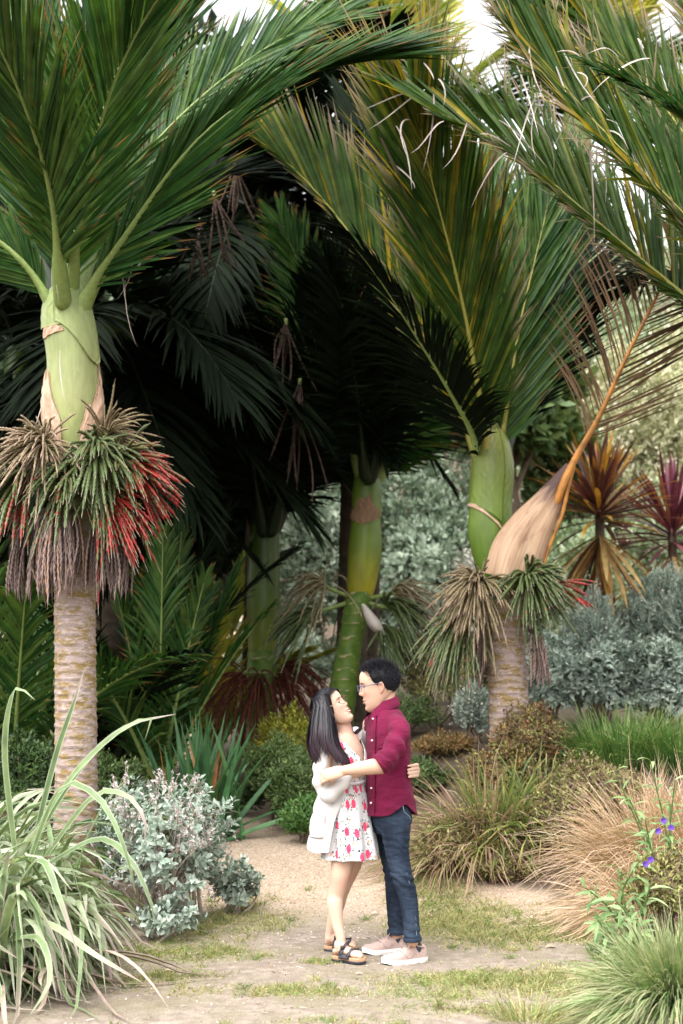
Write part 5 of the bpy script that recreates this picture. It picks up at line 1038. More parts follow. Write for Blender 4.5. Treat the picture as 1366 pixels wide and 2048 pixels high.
for i, (px, py, s_, lab) in enumerate([(757, 1829, .05, 'fallen tan leaf on the bare ground between the two pairs of legs'), (864, 1834, .05, 'curled pale leaf lying in the grass right of the jeans'), (900, 1814, .045, 'fallen brown leaf above the curled pale leaf'), (1087, 1828, .05, 'fallen pale leaf on the soil below the bronze shrub'),
        (637, 1706, .05, 'fallen brown leaf at the foot of the bush behind the woman'), (711, 1950, .035, 'torn reddish leaf on the ground below the sandals'), (329, 1944, .05, 'yellowish fallen leaf in the grass in front of the grey shrub'), (45, 1992, .05, 'fallen tan leaf among the dead flax leaves'),
        (1020, 1760, .06, 'pale fallen leaf at the edge of the bronze shrub'), (1090, 1897, .06, 'long tan fallen leaf on the dry grass near the right bed')]):
    c = G(px, py) + [0, 0, .006]; a = g.uniform(0, 6.28)
    V, F, t = scatter('oval', c[None], np.array([[math.cos(a), math.sin(a), .08]]), np.array([[.15, -.25, 1]]), s_ * 1.15, s_ * .55, None)
    o = link('fallen_leaf', mesh('fallen_leaf', V[0] - c, F, np.stack([np.full(len(t), g.uniform()), t, t], -1)), M['dry_leaf']); o.location = tuple(c); tag(o, lab, 'fallen leaf', 'fallen leaves on the path')
# ------------------------------------------------------------------ the couple
def skinmat(name, base, flush):
    k = NT(name); o = k.obj(); a = k.attr(); nz = k.noise(o, 18, 3)
    c = k.mix(k.ramp(nz, [(.3, 0.), (.7, .35)]), base, flush); c = k.mix(a[0], c, (.50, .17, .13)); c = k.mix(a[1], c, (.10, .075, .07))
    return k.done(k.bsdf(c, .65, .15, k.bump(k.noise(o, 260, 2), .06, .002), 0, .18))
M['skin_m'] = skinmat('skin_man', (.56, .36, .26), (.56, .31, .23))
M['skin_w'] = skinmat('skin_woman', (.60, .40, .30), (.58, .34, .26))
def hairmat(name, stops):
    k = NT(name); a = k.attr(); oi = a[0]; c = k.ramp(oi, stops); c = k.mix(k.ramp(a[1], [(.55, 0.), (1., .8)]), c, k.mix(oi, (.035, .018, .026), (.085, .04, .06)))
    return k.done(k.bsdf(c, .55, .22))
M['hair_m'] = hairmat('hair_man', [(0, (.006, .006, .009)), (1, (.022, .020, .026))])
k = NT('hair_woman'); a = k.attr(); c = k.ramp(a[0], [(0, (.004, .004, .006)), (.7, (.011, .010, .014)), (1, (.030, .022, .028))]); c = k.mix(k.ramp(a[1], [(.55, 0.), (1., .75)]), c, (.045, .020, .030))
M['hair_w'] = k.done(k.bsdf(c, .42, .35))
def cloth(name, col, rough=.8, weave=420, bump=.25, var=.12, fold=0.):
    k = NT(name); o = k.obj(); a = k.noise(o, weave, 2); b = k.noise(o, 6, 4); f = k.noise(k.mapr(o, (1, 1, 3.2)), 7, 3, .5, .6)
    c = k.mix(1., col, k.ramp(b, [(.3, 1 - var), (.7, 1 + var)]), 'MULTIPLY')
    hh = k.math('ADD', k.math('MULTIPLY', a, .12), k.math('MULTIPLY', f, fold))
    return k.done(k.bsdf(c, rough, .2, k.bump(hh, bump, .02), .04))
M['shirt'] = cloth('shirt_maroon', (.125, .004, .032), .85, 500, .8, .25, .8)
M['shirt_in'] = cloth('shirt_inside', (.03, .006, .012))
k = NT('jeans'); o = k.obj(); a = k.noise(k.mapr(o, (3, 3, .7)), 160, 3); b = k.noise(k.mapr(o, (1, 1, .6)), 7, 5, .6); f = k.noise(k.mapr(o, (1, 1, 3)), 10, 3, .5, .5)
c = k.mix(k.ramp(b, [(.4, 0.), (.72, .75)]), (.010, .017, .032), (.042, .060, .094)); c = k.mix(1., c, k.ramp(a, [(.3, .75), (.7, 1.3)]), 'MULTIPLY')
M['jeans'] = k.done(k.bsdf(c, .85, .2, k.bump(k.math('ADD', f, k.math('MULTIPLY', a, .1)), .55, .02)))
M['stitch'] = plain('jeans_stitch', (.16, .20, .26), .8, .1)
def knit(name, vert):
    k = NT(name); o = k.obj(); a = k.attr(); w_ = k.n('ShaderNodeTexWave', wave_type='BANDS', bands_direction='X'); w_.inputs['Scale'].default_value = 1.0
    cx = k.n('ShaderNodeCombineXYZ'); k.l(k.math('MULTIPLY', a[0 if vert else 1], 17.0), cx.inputs[0]); k.l(cx.outputs[0], w_.inputs['Vector'])
    nz = k.noise(o, 160, 2); b = k.noise(o, 8, 3)
    hh = k.math('ADD', k.math('MULTIPLY', w_.outputs['Fac'], .8 if not vert else .9), k.math('MULTIPLY', nz, .3))
    c = k.mix(1., (.60, .57, .56), k.ramp(b, [(.3, .93), (.7, 1.05)]), 'MULTIPLY')
    return k.done(k.bsdf(c, .95, .1, k.bump(hh, .35, .006), .05))
M['knit'] = plain('cardigan_knit', (.60, .57, .56), .95, .1, .07, 320, .35, .05); M['rib'] = knit('cardigan_rib', True); M['ribc'] = knit('cardigan_rib_cross', False)
# floral print
k = NT('dress_floral'); at = k.n('ShaderNodeAttribute', attribute_name='lc').outputs['Color']; v2 = k.mapr(at, (1, 1, 0)); o = k.obj()
def flowers(sc, loc, r0, col, colb, leaf, col_in):
    vv = k.mapr(v2, (sc, sc, 0), loc); nzv = k.noise(v2, 70, 2)
    d = k.voro(vv, 1.0, 'F1', .55, 'Distance', '2D'); dd = k.math('ADD', d, k.math('MULTIPLY', k.math('SUBTRACT', nzv, .5), .11))
    pet = k.voro(v2, 130 if r0 > .15 else 200, 'F1', 1., 'Distance', '2D')
    lf = k.math('MULTIPLY', k.math('GREATER_THAN', k.noise(v2, 62, 1, .5, .8), .585), k.math('LESS_THAN', dd, leaf))
    col_in = k.mix(lf, col_in, (.045, .05, .06))
    return k.mix(k.math('LESS_THAN', dd, r0), col_in, k.mix(k.ramp(pet, [(.1, 1.), (.5, 0.)]), col, colb))
base = (.62, .61, .62)
c = flowers(9.6, (3.3, 1.7, 0), .085, (.70, .26, .14), (.78, .48, .26), .26, base)
c = flowers(8.2, (.4, .25, 0), .20, (.66, .02, .10), (.80, .16, .24), .40, c)
M['dress'] = k.done(k.bsdf(c, .75, .2, k.bump(k.noise(o, 300, 2), .1, .004), .05))
M['dress_w'] = plain('dress_white', (.62, .61, .62), .75, .2, .05)
M['white'] = plain('white_plastic', (.75, .72, .70), .4, .4, .03)
M['eye_w'] = plain('eye_white', (.75, .72, .70), .3, .5, .02); M['eye_d'] = plain('eye_dark', (.012, .010, .010), .2, .5, .02)
M['lip_m'] = plain('lip_man', (.50, .25, .20), .45, .4, .05); M['lip_w'] = plain('lip_woman', (.50, .11, .11), .35, .5, .05); M['teeth'] = plain('teeth', (.82, .80, .76), .3, .5, .02)
M['frame_blue'] = plain('glasses_blue_grey', (.09, .095, .16), .3, .5, .1); M['frame_brown'] = plain('glasses_brown', (.045, .022, .020), .3, .5, .1); M['frame_gold'] = plain('glasses_gold', (.45, .25, .16), .3, .6, .1)
k = NT('lens'); t_ = k.n('ShaderNodeBsdfTransparent'); gl = k.n('ShaderNodeBsdfGlossy'); gl.inputs['Roughness'].default_value = .05; mx = k.n('ShaderNodeMixShader'); mx.inputs[0].default_value = .05; k.l(t_.outputs[0], mx.inputs[1]); k.l(gl.outputs[0], mx.inputs[2]); M['lens'] = k.done(mx.outputs[0])
M['suede'] = plain('shoe_suede', (.42, .30, .265), .9, .1, .10, 60, .2, .3); M['sole_w'] = plain('shoe_sole', (.78, .75, .73), .6, .3, .05); M['lace'] = plain('shoe_lace', (.36, .27, .24), .8, .1)
M['cork'] = plain('sandal_cork', (.40, .24, .14), .8, .2, .25, 120); M['strap'] = plain('sandal_strap', (.025, .023, .032), .5, .4, .1); M['sock'] = plain('sock', (.05, .06, .08), .9, .1)
M['gold'] = plain('gold_earring', (.6, .4, .15), .25, .8, .05)

def local(c, F, U, s):
    """head frame: x forward, y left, z up"""
    F = nrm(F); U = nrm(np.asarray(U) - np.dot(U, F) * F); Lf = np.cross(U, F); A = np.stack([F, Lf, U])
    return lambda p: np.asarray(c) + (np.asarray(p, float) * s) @ A, A
HZ = np.array([-.119, -.113, -.101, -.085, -.065, -.045, -.020, .005, .030, .055, .080, .100, .115, .124])
HF = np.array([.058, .070, .079, .081, .083, .085, .086, .086, .090, .094, .090, .077, .054, .015])
HB = np.array([.045, .025, .004, -.015, -.035, -.060, -.085, -.100, -.108, -.110, -.102, -.085, -.058, -.020])
HW = np.array([.012, .024, .037, .047, .055, .061, .067, .071, .074, .075, .071, .058, .040, .012])
def gz2(y, z, y0, z0, sy, sz): return np.exp(-((y - y0) / sy) ** 2 - ((z - z0) / sz) ** 2)
def face_disp(y, z, fem):
    """how far the features stand in front of the plain face"""
    k_ = .82 if fem else 1.
    hn = np.interp(z, [-.036, -.031, -.026, -.019, -.010, .005, .020, .034, .046], [0, .003, .013, .0235, .0205, .0135, .0075, .0035, 0]) * k_; sn = np.interp(z, [-.03, -.018, .02], [.0115, .0095, .0068])
    d = hn * np.exp(-(y / sn) ** 2)
    for s_ in (-1, 1):
        d = d + .0095 * k_ * gz2(y, z, s_ * .0125, -.022, .0062, .0075) - .0105 * gz2(y, z, s_ * .031, .016, .0165, .0115) + .0042 * gz2(y, z, s_ * .031, .013, .011, .0065)
        d = d + (.0015 if fem else .0035) * gz2(y, z, s_ * .028, .037, .020, .007) + .0050 * gz2(y, z, s_ * .041, -.012, .019, .018) - .0022 * gz2(y, z, s_ * .030, -.053, .007, .009) - .0012 * gz2(y, z, s_ * .027, -.034, .005, .014)
    d = d - .0020 * gz2(y, z, 0, -.037, .012, .006) + .0058 * gz2(y, z, 0, -.0485, .021, .0055) + .0060 * gz2(y, z, 0, -.0655, .018, .0060) - .0035 * gz2(y, z, 0, -.0565, .024, .0030)
    return d - .0042 * gz2(y, z, 0, -.078, .020, .007) + .0045 * gz2(y, z, 0, -.099, .018, .012)
def face_x(y, z, fem):
    w = np.interp(z, HZ, HW) * np.where(z < 0, .95 if fem else 1., 1.); f_ = np.interp(z, HZ, HF); cx = np.interp(z, [-.12, -.05, 0], [.03, .01, 0.])
    sn = np.clip(y / w, -.999, .999); c_ = np.sqrt(1 - sn ** 2)
    return cx + (f_ - cx) * c_ ** .86 + face_disp(y, z, fem)
def head_parts(T, A, s, fem=False):
    zs = np.concatenate([np.linspace(-.119, -.02, 46)[:-1], np.linspace(-.02, .06, 34)[:-1], np.linspace(.06, .124, 22)]); th = np.linspace(-np.pi, np.pi, 121)[:-1]; th = th + .22 * np.sin(2 * th) * 0
    Z, TH = np.meshgrid(zs, th, indexing='ij')
    sm = lambda arr: np.interp(Z, HZ, arr)
    w = sm(HW) * np.where(Z < 0, .95 if fem else 1., 1.); cx = np.interp(Z, [-.12, -.05, 0], [.03, .01, 0.]); c_, s_ = np.cos(TH), np.sin(TH); Y = w * s_
    X = np.where(c_ > 0, cx + (sm(HF) - cx) * np.abs(c_) ** .86 + face_disp(Y, Z, fem) * sst(.02, .35, c_), cx - (cx - sm(HB)) * np.abs(c_) ** .92)
    V = T(np.stack([X, Y, Z], -1).reshape(-1, 3)); n_ = len(zs); F = [gridF(n_, 120)]
    k0 = len(V); V = np.vstack([V, T((.05, 0, -.1205)), T((-.003, 0, .126))]); j = np.arange(120); jn = (j + 1) % 120
    F.append(np.stack([jn, j, np.full(120, k0)], 1)); F.append(np.stack([(n_ - 1) * 120 + j, (n_ - 1) * 120 + jn, np.full(120, k0 + 1)], 1))
    out = [(V, F)]
    for y in (-1, 1):
        rim = [(-.004, .068, -.020), (-.013, .074, -.012), (-.021, .079, .004), (-.018, .081, .019), (-.007, .079, .026), (.003, .075, .019), (.004, .070, .004)]
        out.append(limb([T((x, y * yy, z)) for x, yy, z in rim], np.array([.0065, .0055, .0050, .0050, .0050, .0048, .004]) * s, n=20, seg=8))
        out.append(ellipsoid(T((-.006, y * .071, .002)), np.array((.012, .006, .019)) * s, A, 20, 12))
    return out
def facepatch(T, y0, y1, zlo, zhi, fem, off, n=(18, 5), edge=.0):
    """a thin patch lying on the face between two curves"""
    y = np.linspace(y0, y1, n[0]); v = np.linspace(0, 1, n[1])[:, None]; lo, hi = zlo(y), zhi(y); Z = lo[None] + (hi - lo)[None] * v; Y = y[None] + 0 * Z
    X = face_x(Y, Z, fem) + off * np.sin(np.pi * np.clip(v, .06, .94)) * np.sin(np.pi * np.clip((Y - y0) / (y1 - y0), .04, .96)) ** .5
    return T(np.stack([X, Y, Z], -1).reshape(-1, 3)), [gridF(n[1], n[0], False)]
def mouth(root, T, fem, ml, open_):
    w_ = .029; zc = lambda y: -.0578 + .0095 * (y / w_) ** 2; k_ = lambda y: np.clip(1 - (y / w_) ** 2, 0, 1)
    mo = part('mouth', facepatch(T, -w_, w_, lambda y: zc(y) + open_ * .35 * k_(y), lambda y: zc(y) + open_ * .35 * k_(y) + .0065 * k_(y) ** .6 * (1 - .12 * np.exp(-(y / .004) ** 2)), fem, .0042), ml, root)
    part('lower_lip', facepatch(T, -w_ * .95, w_ * .95, lambda y: zc(y) - open_ * .65 * k_(y) - .0075 * k_(y) ** .7, lambda y: zc(y) - open_ * .65 * k_(y), fem, .0044), ml, mo)
    part('teeth', facepatch(T, -w_ * .9, w_ * .9, lambda y: zc(y) - open_ * .66 * k_(y), lambda y: zc(y) + open_ * .36 * k_(y), fem, .0020), M['teeth'], mo)
def hand(wr, kn, pal, curl, ln=.085, spread=.020, s=1.0, thumb=None, bend=(.2, .9, 1.0), side=None):
    """wr wrist, kn middle of the knuckles, pal palm normal (towards the palm), fingers curl about it; four fingers and a thumb"""
    wr, kn = np.asarray(wr, float), np.asarray(kn, float); f = nrm(kn - wr); pal = nrm(np.asarray(pal) - np.dot(pal, f) * f); sd = np.cross(f, pal) if side is None else side
    out = [limb([wr - f * .01, wr * .55 + kn * .45, kn], np.array([.026, .036, .037]) * s, seg=16, ref=sd, flat=.48)]
    for i, (o, l_) in enumerate(zip((1.5, .5, -.5, -1.5), (.90, 1.0, .94, .75))):
        p = kn + sd * o * spread * s + pal * .002; pts = [p - f * .03, p]; a = 0
        for seg_, b in zip((.44, .31, .25), bend):
            a += b * curl * (1 + .06 * i); p = p + (f * math.cos(a) + pal * math.sin(a)) * ln * l_ * seg_ * s; pts.append(p)
        out.append(limb(pts, np.array([.0088, .0095, .0088, .0078, .0066]) * s, n=18, seg=10))
    t0 = wr + (kn - wr) * .25 + sd * .026 * s
    if thumb is None: thumb = [t0 + (sd * .022 + f * .022 + pal * .01) * s, t0 + (sd * .024 + f * .052 + pal * .025) * s, t0 + (sd * .014 + f * .074 + pal * .034) * s]
    out.append(limb([t0 - sd * .01 * s, *thumb], np.array([.014, .0125, .0100, .0082]) * s, n=16, seg=10))
    return out
def torso(py, cx, a, b, D, f, l, tilt=None, dD=None):
    C = np.array([P(c, y, D + (0 if dD is None else dD[i])) for i, (y, c) in enumerate(zip(py, cx))]); return C, np.asarray(a), np.asarray(b)
def body(name, parts_, vox, m, root, tint=None, it=3):
    V, F, _ = join([(p[0], p[1]) for p in parts_]); V, F, N = remesh((V, F), vox, it)
    c = np.zeros((len(V), 3))
    if tint is not None: c = tint(V, c)
    return part(name, (V, F), m, root, c)
def shell(rows, seg, th0, th1, f, l, C, a, b, hem=None, topf=None, disp=None, thick=.006):
    """garment round a torso; rows of ellipses, angle 0 = front f, +90 = left side l; hem/topf(th) shift the lower/upper edge in rows"""
    th = np.radians(np.linspace(th0, th1, seg)); n = len(C); k_ = rows
    top = np.zeros(seg) if topf is None else topf(np.degrees(th)); bot = np.full(seg, n - 1.) if hem is None else hem(np.degrees(th))
    q = top[None] + (bot - top)[None] * np.linspace(0, 1, k_)[:, None]
    Q = catmull(np.column_stack([C, a, b]), (n - 1) * 10 + 1)
    # resample by row index
    xi = np.linspace(0, n - 1, (n - 1) * 10 + 1)
    # catmull above is by arc length; build by index instead
    Qi = np.array([np.interp(xi, np.arange(n), np.column_stack([C, a, b])[:, j]) for j in range(5)]).T
    ker = np.ones(7) / 7; Qs = np.array([np.convolve(np.pad(Qi[:, j], 3, 'edge'), ker, 'valid') for j in range(5)]).T
    S = np.array([np.interp(q.ravel(), xi, Qs[:, j]) for j in range(5)]).T.reshape(k_, seg, 5)
    A_, B2 = S[..., 3], S[..., 4]
    V = S[..., :3] + np.asarray(f) * (A_ * np.cos(th)[None])[..., None] + np.asarray(l) * (B2 * np.sin(th)[None])[..., None]
    nn = nrm(np.asarray(f) * (np.cos(th)[None] / A_)[..., None] + np.asarray(l) * (np.sin(th)[None] / B2)[..., None])
    if disp is not None: V = V + nn * disp(q, np.degrees(th)[None] + 0 * q, V)[..., None]
    Vi = V - nn * thick; m_ = k_ * seg; F = gridF(k_, seg, False)
    e0 = np.arange(seg); eb = e0 + (k_ - 1) * seg; el = np.arange(k_) * seg; er = el + seg - 1
    sides = [np.stack([e[:-1], e[1:], e[1:] + m_, e[:-1] + m_], 1) for e in (e0, eb, el, er)]
    col = np.zeros((2 * m_, 3)); u = (np.degrees(th)[None] + 0 * q) / 100.; zz = V[..., 2] * 1.0
    col[:, 0] = np.tile((u * .25 * 100 / 57.3 * 1.0).ravel(), 2); col[:, 1] = np.tile(zz.ravel(), 2)
    return np.concatenate([V.reshape(-1, 3), Vi.reshape(-1, 3)]), [F, F[:, ::-1] + m_, *sides], col, V, nn
def folds(p, k, amp, f=1.):
    s_ = np.sin(p @ np.asarray(k) * f + 1.8 * wav(p, 9)); return amp * (1.0 - 2.0 * np.abs(s_) ** .8) * (.4 + .6 * sst(-.4, .7, wav(p, 13)))

# ================= man
DM = 8.27; ya = R(22); fM = np.array([-math.cos(ya), -math.sin(ya), 0]); lM = np.array([math.sin(ya), -math.cos(ya), 0])
man = thing('person', [P(800, 1385, DM)[0], DM, float(h(P(800, 1385, DM)[0], DM))], 'person in maroon rolled sleeve shirt and dark jeans, facing the person in the white cardigan', 'person', 'couple embracing on the path')
hc = P(757, 1377, DM - .02); TM, AM = local(hc, (-.985, -.06, -.13), (-.11, 0, .99), 1.10); sM = 1.10
mp = head_parts(TM, AM, sM)
mp.append(limb([P(769, 1382, DM), P(770, 1400, DM), P(772, 1425, DM), P(775, 1450, DM)], [.062, .063, .070, .10], seg=20))
tz = [1418, 1428, 1440, 1470, 1520, 1560, 1600, 1640]
C, a, b = torso(tz, [771, 772, 774, 776, 776, 777, 779, 780], [.055, .075, .082, .094, .098, .100, .10, .08], [.08, .11, .15, .165, .16, .155, .15, .12], DM, fM, lM)
mp.append(rings(C, fM * a[:, None], lM * b[:, None], 28))
# near arm with forearm reaching left, far arm behind her back
sh = P(792, 1462, DM - .16)
el = P(766, 1532, DM - .30); wr = P(689, 1541, DM - .27)
mp.append(limb([sh, P(788, 1492, DM - .245), el], [.040, .041, .042], seg=18))
mp.append(limb([el, P(748, 1533, DM - .30), P(720, 1537, DM - .29), wr], [.041, .042, .035, .026], seg=18, ref=(0, -1, 0), flat=1.05))
kn = P(657, 1549, DM - .25)
mp += hand(wr, kn, (.10, .8, -.45), .72, .088, .0195, 1.05, thumb=[P(668, 1541, DM - .235), P(652, 1541, DM - .22), P(640, 1546, DM - .215)], bend=(.35, .75, .7), side=np.array([.15, .35, .92]))
mp.append(limb([P(745, 1450, DM + .19), P(735, 1500, DM + .26), P(715, 1535, DM + .27)], [.06, .05, .044], seg=14))
mp.append(limb([P(715, 1535, DM + .27), P(690, 1545, DM + .22), P(668, 1552, DM + .16)], [.043, .036, .026], seg=14))
mp += hand(P(668, 1552, DM + .16), P(646, 1556, DM + .12), (.2, -1, 0), .5, .085)
NL = [(792, 1612, -.08), (791, 1640, -.088), (794, 1700, -.10), (803, 1748, -.11), (815, 1790, -.10), (822, 1840, -.11), (825, 1882, -.12)]
FL = [(772, 1610, .10), (772, 1640, .10), (782, 1700, .10), (789, 1750, .09), (791, 1800, .12), (792, 1850, .14), (792, 1868, .14)]
NR = [.068, .088, .069, .060, .054, .047, .046]; FR = [.10, .096, .072, .060, .055, .047, .046]
gz_ = lambda p: float(h(p[0], p[1]))
mp.append(limb([P(x, y, DM + d) for x, y, d in NL], np.array(NR) * .78, seg=18)); mp.append(limb([P(x, y, DM + d) for x, y, d in FL], np.array(FR) * .78, seg=18))
def groundp(px, D): 
    q = P(px, HOR, D); return np.array([q[0], D, float(h(q[0], D))])
nh, ntoe = groundp(847, DM - .05), groundp(764, DM - .19); fh, ftoe = groundp(806, DM + .17), groundp(725, DM + .06)
for a_, b_ in ((nh, ntoe), (fh, ftoe)):
    mp.append(limb([a_ + [0, 0, .085] + (b_ - a_) * .20, a_ * .6 + b_ * .4 + [0, 0, .048], a_ * .25 + b_ * .75 + [0, 0, .038]], [.026, .026, .018], seg=12))
def tintM(V, c):
    q = (V - hc) @ AM.T / sM
    c[:, 0] = .30 * np.exp(-(((q[:, 0] - .075) / .03) ** 2 + ((np.abs(q[:, 1]) - .045) / .025) ** 2 + ((q[:, 2] + .015) / .025) ** 2)) + .35 * np.exp(-(((q[:, 0] - .112) / .014) ** 2 + (q[:, 2] + .018) ** 2 / .012 ** 2)) + .5 * (np.abs(q[:, 1]) > .072) * np.exp(-((q[:, 0] + .008) / .03) ** 2 - (q[:, 2] / .04) ** 2)
    c[:, 1] = .35 * np.clip(sst(-.03, -.045, q[:, 2]) * sst(.03, .06, q[:, 0]), 0, 1) * (np.linalg.norm(q, axis=1) < .16) * (np.abs(q[:, 2] + .055) > .012) * .45
    return c
body('body', mp, .0048, M['skin_m'], man, tintM)
# jeans
jp = [limb([P(x, y, DM + d) for x, y, d in NL], NR, seg=24, n=44, rnd=False), limb([P(x, y, DM + d) for x, y, d in FL], FR, seg=24, n=44, rnd=False)]
C, a, b = torso([1590, 1610, 1640, 1668], [779, 780, 781, 781], [.100, .108, .112, .08], [.150, .165, .176, .13], DM, fM, lM); jp.append(rings(C, fM * a[:, None], lM * b[:, None], 32))
V, F, _ = join(jp); V, F, N = remesh((V, F), .006, 4)
pxz = lambda py: P(800, py, DM)[2]
z = V[:, 2]; kz, az_, hz = pxz(1752), pxz(1862), pxz(1680)
am = .0042 * np.exp(-((z - kz) / .06) ** 2) + .0046 * np.exp(-((z - az_) / .06) ** 2) + .0024 * np.exp(-((z - hz) / .09) ** 2) + .0006
V = V + N * (am * (.35 + .65 * sst(-.3, .6, wav(V, 22))) * np.sin(z * 165 + V[:, 0] * 60 + 2.2 * np.sin(V[:, 0] * 38) + 3.5 * wav(V, 14)))[:, None]
je = part('jeans', (V, F), M['jeans'], man)
for L_, Rr in ((NL, NR), (FL, FR)):
    q = P(L_[-1][0], L_[-1][1] - 3, DM + L_[-1][2]); T_ = nrm(P(*L_[-1][:2], DM) - P(*L_[-2][:2], DM))
    part('cuff', limb([q - T_ * .012, q + T_ * .010], [Rr[-1] + .006, Rr[-1] + .005], n=4, seg=28, rnd=False), M['jeans'], je)
# outseam and pocket on the near leg
g = np.random.default_rng(801)
sm = [P(x + dx, y, DM + d - r_ * .80) for (x, y, d), r_, dx in zip(NL[1:], NR[1:], (16, 12, 11, 10, 9, 9))]
part('seam', limb(sm, .0022, n=40, seg=5, rnd=False), M['stitch'], je)
part('pocket_seam', limb([P(806, 1612, DM - .185), P(809, 1624, DM - .186), P(818, 1632, DM - .165), P(822, 1640, DM - .15)], .0022, n=16, seg=5, rnd=False), M['stitch'], je)
# shirt
C, a, b = torso([1409, 1417, 1426, 1438, 1455, 1480, 1520, 1560, 1600, 1632], [770, 771, 772, 773.5, 775, 776, 776, 777, 779, 780], [.064, .074, .086, .099, .110, .116, .119, .122, .132, .141], [.074, .094, .130, .160, .178, .184, .180, .180, .190, .205], DM, fM, lM)
def dS(q, th, V):
    w1 = sst(5.2, 8.4, q); back = .5 - .5 * np.cos(np.radians(th))
    o_ = folds(V, (13, 5, 25), .0065, 1.) * w1 * (.45 + .55 * back) + folds(V, (30, -10, 17), .0030) * sst(3, 5, q) + folds(V, (-14, 20, 34), .0036) * sst(4.5, 6, q)
    return o_ + .010 * np.sin(np.radians(th) * 5 + 1) * sst(7.5, 9, q)
hemM = lambda th: 9.0 - .82 * np.exp(-((np.abs(th) - 96) / 34.) ** 2)
Vs, Fs, cs, VsG, nn = shell(90, 120, -180, 180, fM, lM, C, a, b, hemM, None, dS)
shp = part('shirt', (Vs, Fs), M['shirt'], man)
slv = limb([P(786, 1440, DM - .10), P(799, 1458, DM - .185), P(790, 1490, DM - .26), P(778, 1514, DM - .295), P(764, 1528, DM - .305)], [.046, .061, .060, .056, .053], n=60, seg=40, rnd=False)
v = slv[0].copy(); T_ = nrm(P(764, 1528, DM) - P(797, 1440, DM)); s_ = np.linspace(0, 1, 60).repeat(40)
v[:2400] += nrm(v[:2400] - np.repeat(catmull(PP([(786, 1440, DM - .10), (799, 1458, DM - .185), (790, 1490, DM - .26), (778, 1514, DM - .295), (764, 1528, DM - .305)]), 60), 40, 0)) * ((.0055 * np.sin(s_ * 24 + 2.5 * wav(v[:2400], 16)) + .004 * np.sin(v[:2400] @ np.array([50, 30, 60]))) * sst(.12, .5, s_))[:, None]
part('sleeve', (v, slv[1]), M['shirt'], shp)
cq, ct = P(758, 1530, DM - .305), nrm(P(752, 1533, DM - .305) - P(778, 1514, DM - .295))
cf = limb([P(776, 1515, DM - .298), P(768, 1523, DM - .304), P(757, 1530, DM - .308)], [.060, .061, .059], n=14, seg=36, rnd=False)
vv = cf[0]; vv[:14 * 36] += .003 * np.sin(vv[:14 * 36] @ np.array([90, 60, 140]))[:, None] * nrm(vv[:14 * 36] - cq)
part('rolled_cuff', cf, M['shirt'], shp)
part('sleeve', limb([P(752, 1446, DM + .17), P(740, 1490, DM + .25), P(720, 1528, DM + .27)], [.07, .064, .058], seg=24), M['shirt'], shp)
# collar: stand plus folded leaf following the neck, open at the front
th = np.linspace(-158, 158, 60)
def collar(row, off):
    out = []
    for t in np.radians(th + 180):
        out.append(row[0] + fM * (row[1] + off) * math.cos(t) + lM * (row[2] + off) * math.sin(t))
    return np.array(out)
tilt = lambda V, k_: V + np.array([0, 0, 1.]) * (((V - C[0]) @ -fM) * k_)[:, None]
c0 = tilt(collar((C[0] + [0, 0, -.006], .062, .070), 0), .34); c1 = tilt(collar((C[0] + [0, 0, .030], .060, .066), .002), .34); c2 = tilt(collar((C[0] + [0, 0, .026], .064, .072), .009), .34); c3 = tilt(collar((C[0] + [0, 0, -.022], .076, .090), .012), .28)
fr = np.abs(np.radians(th)) / np.radians(158); c3 = c3 + fM * (.030 * sst(.75, 1, fr))[:, None] + np.array([0, 0, -.030]) * sst(.6, 1, fr)[:, None]
V_ = np.stack([c0, c1, (c1 + c2) / 2 + [0, 0, .005], c2, (c2 + c3) / 2, c3], 0); V2_ = np.concatenate([V_, V_[::-1] - np.array([0, 0, .004])]).reshape(-1, 3)
part('collar', (V2_, [gridF(12, 60, False)]), M['shirt'], shp)
# placket, buttons, pocket on the front
pth = R(16); ring_i = np.linspace(2.6, 8.9, 40)
pl = []
for q in ring_i:
    cc = np.array([np.interp(q, np.arange(10), C[:, j]) for j in range(3)]); aa, bb = np.interp(q, np.arange(10), a), np.interp(q, np.arange(10), b)
    for t, o_ in ((-.10, .001), (-.06, .004), (.10, .0045), (.14, .001)):
        pl.append(cc + fM * (aa + .006 + o_) * math.cos(pth + t) + lM * (bb + .006 + o_) * math.sin(pth + t))
part('placket', (np.array(pl), [gridF(40, 4, False)]), M['shirt'], shp)
for q in (2.9, 5.0, 6.15, 7.35, 8.1):
    cc = np.array([np.interp(q, np.arange(10), C[:, j]) for j in range(3)]); aa, bb = np.interp(q, np.arange(10), a), np.interp(q, np.arange(10), b)
    nq = nrm(fM * math.cos(pth) + lM * math.sin(pth)); c_ = cc + fM * (aa + .012) * math.cos(pth) + lM * (bb + .012) * math.sin(pth)
    part('button', limb([c_ - nq * .002, c_ + nq * .002], [.0062, .0058], n=3, seg=12), M['white'], shp)
pk = []
for q in np.linspace(4.55, 5.35, 10):
    cc = np.array([np.interp(q, np.arange(10), C[:, j]) for j in range(3)]); aa, bb = np.interp(q, np.arange(10), a), np.interp(q, np.arange(10), b)
    for t in np.radians(np.linspace(30, 58, 10)): pk.append(cc + fM * (aa + .008) * math.cos(t) + lM * (bb + .008) * math.sin(t))
part('pocket', (np.array(pk), [gridF(10, 10, False)]), M['shirt'], shp)
